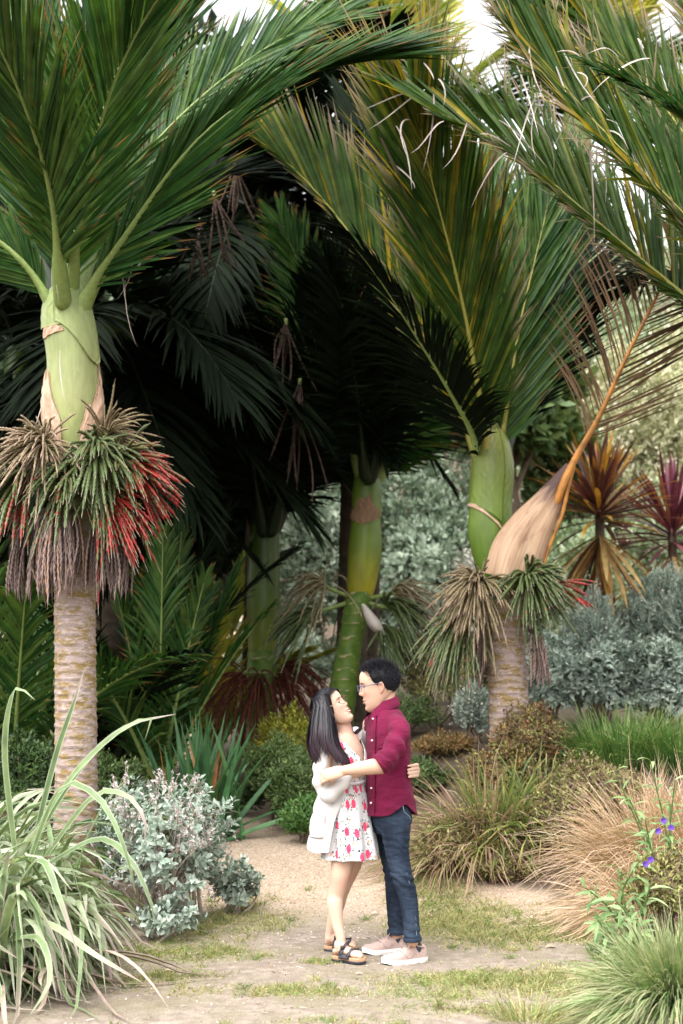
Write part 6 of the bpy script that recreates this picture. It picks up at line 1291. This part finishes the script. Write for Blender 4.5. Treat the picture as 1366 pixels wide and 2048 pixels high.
# face details
def eye(root, T, A, s, y, fem, op=.0042, look=(0, 0)):
    sg = 1 if y > 0 else -1; y0, y1 = y - .0135, y + .0135; u_ = lambda yy: np.clip(1 - ((yy - y) / .0135) ** 2, 0, 1)
    lo, hi = lambda yy: .0125 - op * .55 * u_(yy), lambda yy: .0125 + op * u_(yy)
    e = part('eye', facepatch(T, y0, y1, lo, hi, fem, .0016, (14, 6)), M['eye_w'], root)
    part('iris', facepatch(T, y + look[0] - .0052, y + look[0] + .0052, lambda yy: np.maximum(.0125 - .0052 * np.sqrt(np.clip(1 - ((yy - y - look[0]) / .0053) ** 2, 0, 1)), lo(yy)), lambda yy: np.minimum(.0125 + .0052 * np.sqrt(np.clip(1 - ((yy - y - look[0]) / .0053) ** 2, 0, 1)), hi(yy)), fem, .0026, (10, 6)), M['eye_d'], e)
    part('eyelash', facepatch(T, y0 - .001, y1 + .001, lambda yy: hi(yy) - .0004, lambda yy: hi(yy) + .0016 * u_(yy) + .0005, fem, .0022, (14, 4)), M['eye_d'], e)
def eyebrow(root, T, fem, m):
    for sg in (-1, 1):
        a_, b_ = (.012, .047) if sg > 0 else (-.047, -.012); t_ = lambda y: (np.abs(y) - .012) / .035
        zc = lambda y: .0335 + .0065 * np.sin(np.pi * np.clip(t_(y) * .8 + .12, 0, 1)) - .002; wd = lambda y: (.0021 if fem else .0032) * np.clip(1.15 - .8 * t_(y), .2, 1)
        part('eyebrow', facepatch(T, a_, b_, lambda y: zc(y) - wd(y), lambda y: zc(y) + wd(y), fem, .0022, (16, 4)), m, root)
for y in (-.031, .031): eye(man, TM, AM, sM, y, False, .0036, (0, 0))
eyebrow(man, TM, False, M['hair_m']); mouth(man, TM, False, M['lip_m'], .0050)
def glasses(root, T, A, s, mf, mt, rnd_, lw_, lh, lens_out=True):
    gl_ = part('glasses', limb([T((.108, -.010, .022)), T((.111, 0, .025)), T((.108, .010, .022))], .0018 * s, n=8, seg=6), M[mf], root)
    for sg in (-1, 1):
        a_ = np.linspace(0, 2 * np.pi, 28); ex = 2. / (2.0 if rnd_ else 3.6)
        cx = np.sign(np.cos(a_)) * np.abs(np.cos(a_)) ** ex * lw_; cz = np.sign(np.sin(a_)) * np.abs(np.sin(a_)) ** ex * lh
        pts = [T((.107 - .35 * max(0, abs(sg * .034 + x_) - .02), sg * .034 + x_, .013 + z_)) for x_, z_ in zip(cx, cz)]
        part('rim', limb(pts, .0019 * s, n=56, seg=6, rnd=False), M[mf], gl_)
        V_ = np.array(pts[:-1] + [T((.105, sg * .034, .013))]); n_ = 27; j = np.arange(n_)
        part('lens', (V_, [np.stack([j, (j + 1) % n_, np.full(n_, n_)], 1)]), M['lens'], gl_)
        part('temple', limb([T((.096, sg * (.034 + lw_), .018 + lh * .25)), T((.070, sg * .076, .022)), T((.020, sg * .080, .026)), T((-.012, sg * .084, .024))], np.array([.0017, .0019, .0017, .0014]) * s, n=16, seg=6, flat=1.5), M[mt], gl_)
glasses(man, TM, AM, sM, 'frame_blue', 'frame_blue', False, .025, .015)
# short hair: scalp cap plus many short strands
def hairmask(q):
    """q in head units -> 0..1 length factor"""
    ang = np.degrees(np.arctan2(q[:, 1], q[:, 0])); aa = np.abs(ang); z = q[:, 2]
    line = np.interp(aa, [0, 25, 45, 58, 72, 84, 92, 100, 112, 130, 155, 180], [.092, .088, .070, .048, .030, .012, .030, .036, .000, -.040, -.055, -.058])
    return sst(-.004, .030, z - line)
g = np.random.default_rng(810)
th_ = np.linspace(0, np.pi, 140); ph_ = np.linspace(0, 2 * np.pi, 200, endpoint=False)
u = np.stack([np.sin(th_)[:, None] * np.cos(ph_), np.sin(th_)[:, None] * np.sin(ph_), np.cos(th_)[:, None] + 0 * ph_], -1).reshape(-1, 3)
cq_ = np.array([-.012, 0, .040]); rq_ = np.array([.1015, .0790, .0875])
q = cq_ + u * rq_; low = q[:, 2] < 0; q[low, :2] *= (1 - .9 * np.clip(-q[low, 2], 0, .1))[:, None]
mk = hairmask(q); F = gridF(140, 200); F = F[(mk[F] > .03).all(1)]
q2 = cq_ + u * (rq_ + (.003 * mk + .004 * sst(.03, .09, q[:, 2]) * mk)[:, None]); q2[low, :2] *= (1 - .9 * np.clip(-q2[low, 2], 0, .1))[:, None]
hp_ = part('hair', (TM(q2), [F]), M['hair_m'], man, np.zeros((len(q2), 3)))
n = 8500; u = nrm(g.normal(size=(n, 3)) + [0, 0, .35]); q = cq_ + u * (rq_ + .001); lowm = q[:, 2] < 0; q[lowm, :2] *= (1 - .9 * np.clip(-q[lowm, 2], 0, .1))[:, None]
mk = hairmask(q); ok = mk > .04 + .2 * g.uniform(size=n); q, u, mk = q[ok], u[ok], mk[ok]; n = len(q)
topw = sst(.055, .105, q[:, 2]); ln = (.006 + .008 * mk * sst(-.01, .06, q[:, 2]) + .017 * topw) * g.uniform(.7, 1.2, n)
d = u * .9 + np.array([.8, 0, .45]) * topw[:, None] + np.array([-.1, 0, -.5]) * (1 - topw)[:, None] * sst(.02, -.03, q[:, 2])[:, None] + g.normal(0, .18, (n, 3))
V, F, t = ribbons(TM(q), d @ AM, g.normal(size=(n, 3)), ln * sM * 1.0,   .0022 * sM, (g.normal(0, .25, (n, 3)) * ln[:, None]), K=4, across=2, prof=[1, .9, .6, .05])
v, f, c = bl_join(V, F, t * .5, g.uniform(size=n) * .9); part('strands', (v, f), M['hair_m'], hp_, c, kind='stuff')
# shoes
def shoe(root, hl, to, W=.098):
    d = nrm((to - hl) * [1, 1, 0]); L = np.linalg.norm((to - hl)[:2]); sd = np.array([-d[1], d[0], 0]); gz = min(hl[2], to[2])
    s = np.linspace(0, 1, 24); hw = W / 2 * np.interp(s, [0, .03, .1, .3, .45, .7, .85, .95, .985, 1], [.30, .52, .66, .66, .74, 1., .92, .62, .36, .12]); rise = .018 * sst(.72, 1, s) ** 1.5
    top = np.interp(s, [0, .04, .12, .22, .32, .48, .65, .8, .93, 1], [.082, .090, .088, .084, .098, .088, .066, .056, .044, .024])
    th = np.linspace(0, np.pi, 15); V = []
    for i in range(24):
        b0 = hl + d * L * s[i]; b0 = np.array([b0[0], b0[1], gz + .024 + rise[i]])
        ex = .72
        for t in th: V.append(b0 + sd * hw[i] * math.copysign(abs(math.cos(t)) ** ex, math.cos(t)) + np.array([0, 0, (top[i] - .024) * math.sin(t) ** .8]))
    sh_ = part('shoe', (np.array(V), [gridF(24, 15, False)]), M['suede'], root)
    V = []
    for zz, k_ in ((.001, .96), (.006, 1.03), (.014, 1.05), (.026, 1.04), (.027, .9)):
        for i in range(24): b0 = hl + d * (L * (s[i] * 1.03 - .015)); V.append(np.array([b0[0], b0[1], gz + zz + rise[i] * (1 if zz > .01 else .9)]) + sd * (hw[i] * k_ + .002))
        for i in range(23, -1, -1): b0 = hl + d * (L * (s[i] * 1.03 - .015)); V.append(np.array([b0[0], b0[1], gz + zz + rise[i] * (1 if zz > .01 else .9)]) - sd * (hw[i] * k_ + .002))
    V = np.array(V); n_ = 48; capb = np.stack([np.arange(23), np.arange(1, 24), 46 - np.arange(23), 47 - np.arange(23)], 1)
    part('sole', (V, [gridF(5, 48), capb]), M['sole_w'], sh_)
    at = lambda x, y, z: hl * [1, 1, 0] + d * L * x + sd * y + np.array([0, 0, gz + z])
    for i, x in enumerate((.36, .42, .48, .54)):
        zt = np.interp(x, s, top) + .003; part('lace', limb([at(x, -.024, zt - .012), at(x + .008, 0, zt), at(x, .024, zt - .012)], .0026, n=10, seg=6), M['lace'], sh_)
    for sg in (-1, 1): part('lace', limb([at(.38, 0, .104), at(.42, sg * .03, .112), at(.50, sg * .045, .095), at(.44, sg * .03, .090), at(.38, 0, .102)], .0022, n=20, seg=6), M['lace'], sh_)
    th = np.linspace(0, 2 * np.pi, 24, endpoint=False)
    part('collar_edge', limb([at(.17 + .12 * math.cos(t), .032 * math.sin(t), .088 + .008 * math.cos(t)) for t in np.append(th, 0)], .0045, n=40, seg=6, rnd=False), M['suede'], sh_)
    part('sock', limb([at(.21, 0, .05), at(.21, 0, .088)], [.030, .030], n=5, seg=14), M['sock'], sh_)
    part('vamp_seam', limb([at(.50, -.046, .038), at(.60, -.030, .066), at(.62, 0, .072), at(.60, .030, .066), at(.50, .046, .038), at(.34, .036, .060)], .0018, n=30, seg=5), M['lace'], sh_)
shoe(man, nh, ntoe); shoe(man, fh, ftoe)

# ================= woman
DW = 8.27; yw = R(32); fW = np.array([math.cos(yw), -math.sin(yw), 0]); lW = np.array([math.sin(yw), math.cos(yw), 0])     # left side away from the camera
wom = thing('person', [P(690, 1385, DW)[0], DW, float(h(P(690, 1385, DW)[0], DW))], 'person with long dark hair in white cardigan and floral dress, smiling upward', 'person', 'couple embracing on the path')
F0 = np.array([.80, 0, .60]); U0 = np.array([-.60, 0, .80]); FW_ = F0 * math.cos(R(24)) + np.array([0, -1, 0]) * math.sin(R(24)); sW = .96
hw_ = P(665.5, 1420, DW - .03); TW, AW = local(hw_, FW_, U0, sW)
wp = head_parts(TW, AW, sW, True)
wp.append(limb([P(676, 1422, DW - .01), P(684, 1446, DW), P(689, 1466, DW), P(691, 1485, DW)], [.050, .048, .050, .07], seg=20))
wz = [1466, 1474, 1484, 1500, 1520, 1540, 1565, 1600, 1640, 1670]; wx = [690, 690, 690, 690, 691, 692, 694, 696, 697, 697]
wa = [.045, .062, .076, .094, .104, .092, .074, .080, .075, .06]; wb = [.06, .10, .130, .138, .128, .114, .098, .105, .10, .08]
C, a, b = torso(wz, wx, wa, wb, DW, fW, lW); wp.append(rings(C, fW * a[:, None], lW * b[:, None], 28))
for sg in (-1, 1): wp.append(ellipsoid(P(692, 1522, DW) + fW * .052 + lW * sg * .055, (.044, .046, .048), None, 18, 12))
shn = P(661, 1488, DW - .125); shf = P(713, 1474, DW + .11)
wp.append(limb([shn, P(646, 1540, DW - .16), P(650, 1583, DW - .15)], [.044, .040, .035], seg=14)); wp.append(limb([P(650, 1583, DW - .15), P(675, 1566, DW - .17), P(703, 1548, DW - .175)], [.034, .030, .021], seg=14))
wp += hand(P(703, 1548, DW - .175), P(720, 1541, DW - .18), (.2, 1, 0), .35, .075, .017, .9)
wp.append(limb([shf, P(745, 1500, DW + .24), P(785, 1530, DW + .27)], [.042, .038, .034], seg=14)); wp.append(limb([P(785, 1530, DW + .27), P(815, 1536, DW + .23), P(833, 1541, DW + .13)], [.033, .028, .021], seg=14))
# far hand round his back: four fingers wrapped over the shirt, stacked
kc = P(834, 1541, DM + .05); wp.append(limb([P(834, 1541, DW + .13), P(835, 1541, DM + .07), kc], [.020, .028, .030], seg=14, ref=(0, 0, 1), flat=.5))
for i, dy in enumerate((-11.5, -4, 3.5, 10.5)):
    l_ = (.92, 1., .95, .8)[i]; wp.append(limb([P(835, 1541 + dy * .9, DM + .04), P(834.5, 1541 + dy, DM - .015), P(830, 1541.5 + dy, DM - .075), P(824, 1542.5 + dy, DM - .118), P(824 - 8 * l_, 1543.5 + dy * 1.0, DM - .118 - .042 * l_)], np.array([.0095, .0098, .0090, .0082, .0068]), n=20, seg=10))
WN = [(691, 1640, -.06), (686, 1700, -.06), (684, 1725, -.06), (678.5, 1757, -.07), (672, 1790, -.06), (670, 1808, -.07), (674, 1845, -.09), (681, 1874, -.11), (682, 1886, -.11)]; WNr = [.060, .060, .060, .0525, .044, .045, .0345, .0265, .029]
WF = [(704, 1640, .09), (706, 1700, .10), (704, 1725, .10), (690, 1760, .11), (680, 1790, .12), (675, 1808, .13), (665, 1845, .15), (660, 1868, .16), (660, 1876, .16)]; WFr = [.060, .060, .059, .051, .044, .044, .033, .0265, .029]
wp.append(limb([P(x, y, DW + d) for x, y, d in WN], WNr, n=50, seg=20)); wp.append(limb([P(x, y, DW + d) for x, y, d in WF], WFr, n=50, seg=20))
nhW, ntW = groundp(666, DW - .09), groundp(729, DW - .19); fhW, ftW = groundp(650.5, DW + .18), groundp(716, DW + .12)
def footW(hl, to, ank):
    d = nrm((to - hl) * [1, 1, 0]); L = np.linalg.norm((to - hl)[:2]); sd = np.array([-d[1], d[0], 0]); z0 = hl[2] + .028; o = []
    at = lambda x, y, z: hl * [1, 1, 0] + d * L * x + sd * y + np.array([0, 0, z0 + z])
    o.append(limb([at(.12, 0, .026), at(.30, 0, .036), at(.55, 0, .026), at(.76, 0, .016)], [.027, .033, .037, .037], seg=16, ref=sd, flat=.62)); o.append(limb([ank, at(.22, 0, .055), at(.36, 0, .040)], [.028, .033, .030], seg=14))
    for i, y in enumerate((-.026, -.010, .004, .016, .027)):
        yy = y; o.append(limb([at(.70, yy * .95, .014), at(.82 - .012 * abs(i - 1) ** 1.2, yy, .015), at((.93, .92, .90, .88, .85)[i], yy * .98, .009)], np.array([.012, .0095, .0088]) * (1.15 if i == 0 else .82), n=8, seg=8))
    return o
wp += footW(nhW, ntW, P(682, 1884, DW - .11)); wp += footW(fhW, ftW, P(660, 1874, DW + .16))
def tintW(V, c):
    q = (V - hw_) @ AW.T / sW
    c[:, 0] = .35 * np.exp(-(((q[:, 0] - .078) / .03) ** 2 + ((np.abs(q[:, 1]) - .042) / .022) ** 2 + ((q[:, 2] + .018) / .022) ** 2)) + .25 * np.exp(-(((q[:, 0] - .112) / .014) ** 2 + (q[:, 2] + .018) ** 2 / .012 ** 2))
    kz = P(680, 1757, DW)[2]; c[:, 0] += .28 * np.exp(-((V[:, 2] - kz) / .035) ** 2) * (V[:, 2] < kz + .2)
    return c
body('body', wp, .0048, M['skin_w'], wom, tintW)
for y in (-.031, .031): eye(wom, TW, AW, sW, y, True, .0038, (0, .001))
eyebrow(wom, TW, True, M['hair_w']); mouth(wom, TW, True, M['lip_w'], .0085)
glasses(wom, TW, AW, sW, 'frame_brown', 'frame_gold', True, .026, .022)
part('earring', ellipsoid(TW((-.004, -.082, -.034)), (.004, .004, .006), None, 10, 8), M['gold'], wom)
# floral dress
zr = [1478, 1492, 1506, 1522, 1540, 1565, 1600, 1650, 1690, 1719]; xr = [690, 690.5, 691, 691.5, 692.5, 694, 696.5, 699, 700.5, 701]
ar = [.074, .092, .112, .126, .112, .090, .110, .128, .142, .152]; br = [.128, .150, .152, .148, .134, .116, .136, .150, .160, .168]
C, a, b = torso(zr, xr, ar, br, DW, fW, lW)
topD = lambda th: np.interp(np.abs(th + 2), [0, 8, 40, 60, 90, 180], [3.0, 2.7, .35, .15, .3, 1.2])
def dD_(q, th, V): return .016 * sst(5.2, 8.8, q) * np.sin(np.radians(th) * 9 + .8 * np.sin(q)) + .003 * np.sin(V[..., 2] * 110 + np.radians(th) * 3) * np.exp(-((q - 4.6) / .7) ** 2)
V, F, col, _, _ = shell(80, 140, -180, 180, fW, lW, C, a, b, lambda th: 9 + 0 * th, topD, dD_, .004)
dr = part('dress', (V, F), M['dress'], wom, col)
th = np.linspace(0, 2 * np.pi, 50); wc = P(694, 1564, DW); part('waist_tie', limb([wc + fW * .096 * math.cos(t) + lW * .122 * math.sin(t) + np.array([0, 0, .004 * math.sin(3 * t)]) for t in th], .0038, n=80, seg=8, rnd=False, flat=2.2), M['dress_w'], dr, None)
# cardigan: back, near front panel and far front panel, open at the front
zr = [1472, 1482, 1496, 1520, 1550, 1580, 1610, 1640, 1670, 1700]; xr = [688, 687, 685, 684, 683, 681, 678, 676, 675, 675]
ar = [.066, .084, .104, .124, .124, .118, .130, .142, .150, .154]; br = [.110, .136, .150, .156, .150, .146, .156, .168, .176, .180]
Cc, ac, bc = torso(zr, xr, ar, br, DW + .01, fW, lW)
ef = lambda q: np.interp(q, [0, 2, 3, 4, 5.5, 7, 9], [-58, -52, -48, -42, -46, -62, -72])          # near front edge by row
nu = 130; rows = 100; qv = np.linspace(0, 9, rows)
def ringp(q, t, off=0.): 
    cc = np.array([np.interp(q, np.arange(10), Cc[:, j]) for j in range(3)]); aa, bb = np.interp(q, np.arange(10), ac) + off, np.interp(q, np.arange(10), bc) + off
    return cc + fW * aa * math.cos(t) + lW * bb * math.sin(t)
def panel(t0, t1, nu, off, fold=.006, thick=.010, q0=0., q1=9., rows=100):
    V = []; Vi = []; col = []; qv = np.linspace(q0, q1, rows)
    for q in qv:
        s0, s1 = t0(q), t1(q)
        for u_ in np.linspace(0, 1, nu):
            t = math.radians(s0 + (s1 - s0) * u_); w_ = off + fold * math.sin(t * 7 + 1.3 * math.sin(q * .9)) * (q / 9.) + .004 * math.sin(q * 5 + t * 4)
            V.append(ringp(q, t, w_)); Vi.append(ringp(q, t, w_ - thick)); col.append((u_, q / 9., 0))
    m_ = rows * nu; F = gridF(rows, nu, False); e0 = np.arange(nu); eb = e0 + (rows - 1) * nu; el = np.arange(rows) * nu; er = el + nu - 1
    sd = [np.stack([e[:-1], e[1:], e[1:] + m_, e[:-1] + m_], 1) for e in (e0, eb, el, er)]
    return (np.array(V + Vi), [F, F[:, ::-1] + m_, *sd]), np.array(col + col)
vf, col = panel(lambda q: ef(q) - 16, lambda q: -290 + 8, 110, .0); cd_ = part('cardigan', vf, M['knit'], wom, col)
vf, col = panel(lambda q: ef(q) - 19, ef, 16, .006, thick=.016); part('front_band', vf, M['ribc'], cd_, col * [1, 5.2, 1])
vf, col = panel(lambda q: ef(q) - 16, lambda q: -290 + 8, 110, .006, q0=8.05, q1=9.05, rows=24, thick=.014); part('hem_rib', vf, M['rib'], cd_, col * [6., 1, 1])
vf, col = panel(lambda q: -82 - 2 * q * 0, lambda q: -128, 24, .012, q0=6.5, q1=8.0, rows=24, thick=.010); part('pocket', vf, M['knit'], cd_, col)
cs_ = [(662, 1482, -.115), (648, 1505, -.15), (641, 1545, -.165), (645, 1575, -.165), (655, 1588, -.165), (672, 1578, -.175), (690, 1560, -.175), (700, 1550, -.172)]
sv = limb([P(x, y, DW + d) for x, y, d in cs_], [.044, .046, .044, .046, .047, .042, .036, .030], n=80, seg=32, ref=(0, -1, 0), rnd=False)
v = sv[0]; s_ = np.linspace(0, 1, 80).repeat(32); cl = np.repeat(catmull(PP([(x, y, DW + d) for x, y, d in cs_]), 80), 32, 0)
v[:2560] += nrm(v[:2560] - cl) * (.006 * np.sin(s_ * 30 + 2 * wav(v[:2560], 14)) * sst(.15, .5, s_))[:, None]; part('sleeve', (v, sv[1]), M['knit'], cd_)
sv = limb([P(708, 1470, DW + .09), P(722, 1480, DW + .15), P(745, 1500, DW + .24), P(785, 1530, DW + .27), P(815, 1536, DW + .22)], [.052, .056, .054, .048, .038], n=50, seg=24, rnd=False); part('sleeve', sv, M['knit'], cd_)
# long hair
g = np.random.default_rng(830)
gd = [[(662, 1384), (644, 1387), (633, 1406), (624, 1446), (617, 1487), (623, 1516)], [(669, 1388), (663, 1394), (662, 1416), (668, 1446), (678, 1486), (700, 1521)]]
GB, GF = catmull(np.array([(*x, 0) for x in gd[0]], float), 24)[:, :2], catmull(np.array([(*x, 0) for x in gd[1]], float), 24)[:, :2]
hd_ = np.interp(np.linspace(0, 1, 24), [0, .12, .3, .6, 1], [.02, .080, .105, .11, .075]); dc_ = np.interp(np.linspace(0, 1, 24), [0, .35, .65, 1], [-.03, -.05, -.115, -.165])
def hpt(x, phi, k_=1.):
    """point on the hair volume at guide row x (0..23), angle phi (0 = front edge, 90 = near side, 180 = back)"""
    I = np.arange(24); B_2 = np.array([np.interp(x, I, GB[:, 0]), np.interp(x, I, GB[:, 1])]); F_2 = np.array([np.interp(x, I, GF[:, 0]), np.interp(x, I, GF[:, 1])])
    m_ = (B_2 + F_2) / 2; q_ = m_ + (F_2 - B_2) / 2 * math.cos(phi) * k_; return P(q_[0], q_[1], DW + np.interp(x, I, dc_) - np.interp(x, I, hd_) * math.sin(phi) * k_)
def hend(phi):
    """how far down the hair reaches: parted over the shoulder, longer at the back and in the front lock"""
    return 23. - 6.0 * math.exp(-((math.degrees(phi) - 108) / 24.) ** 2)
V = []; ph_ = np.linspace(0, 2 * np.pi, 40, endpoint=False)
for i in range(24):
    for p_ in ph_: V.append(hpt(hend(p_) * i / 23., p_, (.90 if i < 18 else .90 - .05 * (i - 18))))
hull, hF = np.array(V), gridF(24, 40)
hr = part('hair', (hull, [hF]), M['hair_w'], wom, np.stack([np.full(960, .05), np.repeat(np.linspace(0, 1, 24), 40), np.zeros(960)], -1))
# scalp cap hugging the head so that no skin shows above the hairline
th_ = np.linspace(0, np.pi, 100); pq = np.linspace(0, 2 * np.pi, 160, endpoint=False)
u = np.stack([np.sin(th_)[:, None] * np.cos(pq), np.sin(th_)[:, None] * np.sin(pq), np.cos(th_)[:, None] + 0 * pq], -1).reshape(-1, 3); q = np.array([-.012, 0, .040]) + u * np.array([.104, .086, .091])
aa = np.abs(np.degrees(np.arctan2(q[:, 1], q[:, 0]))); line = np.interp(aa, [0, 30, 50, 62, 75, 95, 180], [.098, .090, .070, .035, -.02, -.06, -.09]); mk = q[:, 2] > line; F = gridF(100, 160); F = F[mk[F].all(1)]
part('scalp', (TW(q), [F]), M['hair_w'], hr, np.full((len(q), 3), .3) * [1, .2, 0])
n = 3800
nc = 120; cph = g.uniform(0, 2 * np.pi, nc); ck = g.normal(.985, .035, nc); ctw = g.normal(0, .10, nc); cend = g.normal(0, 1.0, nc); cbow = g.normal(0, .012, (nc, 3)) * [1, 1, .3]
Vb, rr_ = [], []
for i in range(n):
    ph0 = g.uniform(-.15, np.pi + .3) if g.uniform() < .75 else g.uniform(0, 2 * np.pi); cI = int(np.argmin(np.abs((cph - ph0 + np.pi) % (2 * np.pi) - np.pi)))
    dp = ((ph0 - cph[cI] + np.pi) % (2 * np.pi)) - np.pi; e_ = hend(ph0) + cend[cI] + g.normal(0, .5) + (3.0 * g.uniform() if g.uniform() < .10 else 0)
    off = g.normal(0, .0016, 3); kk = ck[cI] * g.uniform(.97, 1.015)
    pts = []
    for t_ in np.linspace(0, 1, 13):
        pts.append(hpt(min(e_ * t_, 23), cph[cI] + dp * (1 - .45 * t_) + ctw[cI] * t_, kk * (.965 if t_ < .12 else 1. - .05 * t_ ** 3)) + off * t_ * 2 + cbow[cI] * math.sin(np.pi * t_) * .6)
        if e_ * t_ > 23: pts[-1] = pts[-1] + np.array([.004, 0, -.013]) * (e_ * t_ - 23)
    fr_ = abs(((ph0 + np.pi) % (2 * np.pi)) - np.pi) / np.pi; sg_ = 1. if math.sin(ph0) < 0 else -1.; a_ = R(28 + 95 * fr_)      # start along the parting over the crown
    pts[0] = TW((-.010 + (.113 + .004 * g.normal()) * math.cos(a_), sg_ * g.uniform(.0, .012), .040 + .102 * math.sin(a_))); pts[1] = TW((-.012 + .100 * math.cos(a_), sg_ * .074, .040 + .086 * math.sin(a_))) if fr_ < .8 else pts[1]
    pts[2], pts[3] = pts[1] * .62 + pts[4] * .38, pts[1] * .28 + pts[4] * .72
    for j_ in (1, 2, 3, 4):
        hq = (AW @ (pts[j_] - hw_)) / sW - np.array([-.012, 0, .040]); e_q = np.linalg.norm(hq / np.array([.108, .086, .096]))
        if e_q < 1.: pts[j_] = TW(hq / max(e_q, .3) * g.uniform(.99, 1.03) + np.array([-.012, 0, .040]))
    Vb.append(np.array(pts)); rr_.append(np.clip(.45 + .25 * math.sin(cI * 2.7) + g.normal(0, .2), 0, .99))
Pt = np.array(Vb); T_ = nrm(np.gradient(Pt, axis=1)); ctr = Pt.mean(0, keepdims=True); N_ = nrm(Pt - ctr + g.normal(0, .02, Pt.shape)); S_ = nrm(np.cross(T_, N_)); wd = .0026 * np.interp(np.linspace(0, 1, 13), [0, .1, .75, 1], [.6, 1, .8, .05])[None, :, None]
V = np.stack([Pt - S_ * wd, Pt + np.cross(S_, T_) * .0014, Pt + S_ * wd], 2).reshape(n, 39, 3); t = np.repeat(np.linspace(0, 1, 13), 3)
v, f, c = bl_join(V, gridF(13, 3, False), t, rr_); part('strands', (v, f), M['hair_w'], hr, c, kind='stuff')
# a few loose locks: far side of the neck, front of the cardigan
loose = []
for i in range(90):
    j = g.normal(0, 1, 2); loose.append([(698 + j[0], 1440, DW + .10), (703 + j[0], 1462, DW + .08), (710 + 2 * j[0], 1480, DW + .04), (719 + 4 * j[0], 1484 + 2 * j[1], DW + .0)] if i < 60 else [(700 + j[0], 1444, DW + .10), (706 + j[0], 1464, DW + .08), (714, 1464 + 3 * j[1], DW + .05), (725 + 3 * j[0], 1453 + 3 * j[1], DW + .03)])
for i in range(14): j = g.normal(0, 1, 2); loose.append([(650 + 4 * j[0], 1470, DW - .17), (650 + 3 * j[0], 1495, DW - .19), (645 + 5 * j[0], 1510 + 3 * j[1], DW - .22)])
ls = [limb([P(*q_) for q_ in l_], [.0016, .0014, .0012, .0004][-len(l_):], n=12, seg=4, rnd=False) for l_ in loose]; v, f, _ = join(ls); part('loose_locks', (v, f), M['hair_w'], hr, np.stack([g.uniform(size=len(v)), np.full(len(v), .8), np.zeros(len(v))], -1), kind='stuff')
# sandals
def sandal(root, hl, to, W=.088):
    d = nrm((to - hl) * [1, 1, 0]); L = np.linalg.norm((to - hl)[:2]); sd = np.array([-d[1], d[0], 0]); gz = hl[2]; s = np.linspace(0, 1, 22)
    hw = W / 2 * np.interp(s, [0, .03, .12, .4, .7, .88, .97, 1], [.35, .6, .78, .74, 1, .9, .5, .2])
    def slab(z0, z1, k_, nm, m, par):
        V = []
        for zz, kk in ((z0, k_ * .98), ((z0 + z1) / 2, k_), (z1, k_ * .99), (z1, k_ * .80), (z1 - .004, .01)):
            for sg, o_ in ((1, range(22)), (-1, range(21, -1, -1))):
                for i in o_: b0 = hl + d * L * (s[i] * 1.02 - .01); V.append(np.array([b0[0], b0[1], gz + zz]) + sd * sg * hw[i] * kk)
        return part(nm, (np.array(V), [gridF(5, 44)]), m, par)
    r_ = slab(.012, .031, 1.0, 'sandal', M['cork'], root); slab(.001, .0135, 1.03, 'sandal_sole', M['strap'], r_)
    at = lambda x, y, z: hl * [1, 1, 0] + d * L * x + sd * y + np.array([0, 0, gz + z])
    def strap(p, w_): 
        C_ = catmull(np.array([at(*q_) for q_ in p]), 24); T_ = nrm(np.gradient(C_, axis=0)); A_ = nrm(d - (T_ @ d)[:, None] * T_); B_ = np.cross(T_, A_); return rings(C_, A_ * w_, B_ * .0030, 10)
    part('strap', strap([(.34, -.041, .022), (.36, -.040, .055), (.41, -.014, .092), (.42, .008, .092), (.38, .038, .056), (.36, .040, .022)], .013), M['strap'], r_)
    part('strap', strap([(.56, -.042, .022), (.58, -.041, .046), (.66, -.014, .076), (.74, .004, .064), (.80, .012, .040)], .011), M['strap'], r_)
    part('strap', strap([(.62, .043, .022), (.66, .038, .048), (.70, .020, .066), (.74, .004, .064)], .010), M['strap'], r_)
    part('strap', strap([(.30, -.043, .034), (.42, -.043, .034), (.58, -.044, .032)], .012), M['strap'], r_)
    part('buckle', box(at(.385, -.030, .080), (.012, .008, .010)), M['strap'], r_); 
    for y_ in (.018, -.002): part('knot', limb([at(.43, y_, .098), at(.45, y_ + .016, .108)], [.008, .007], n=4, seg=8), M['strap'], r_)
    part('knot', limb([at(.73, .0, .070), at(.76, .012, .074)], [.008, .006], n=4, seg=8), M['strap'], r_)
sandal(wom, nhW, ntW); sandal(wom, fhW, ftW)
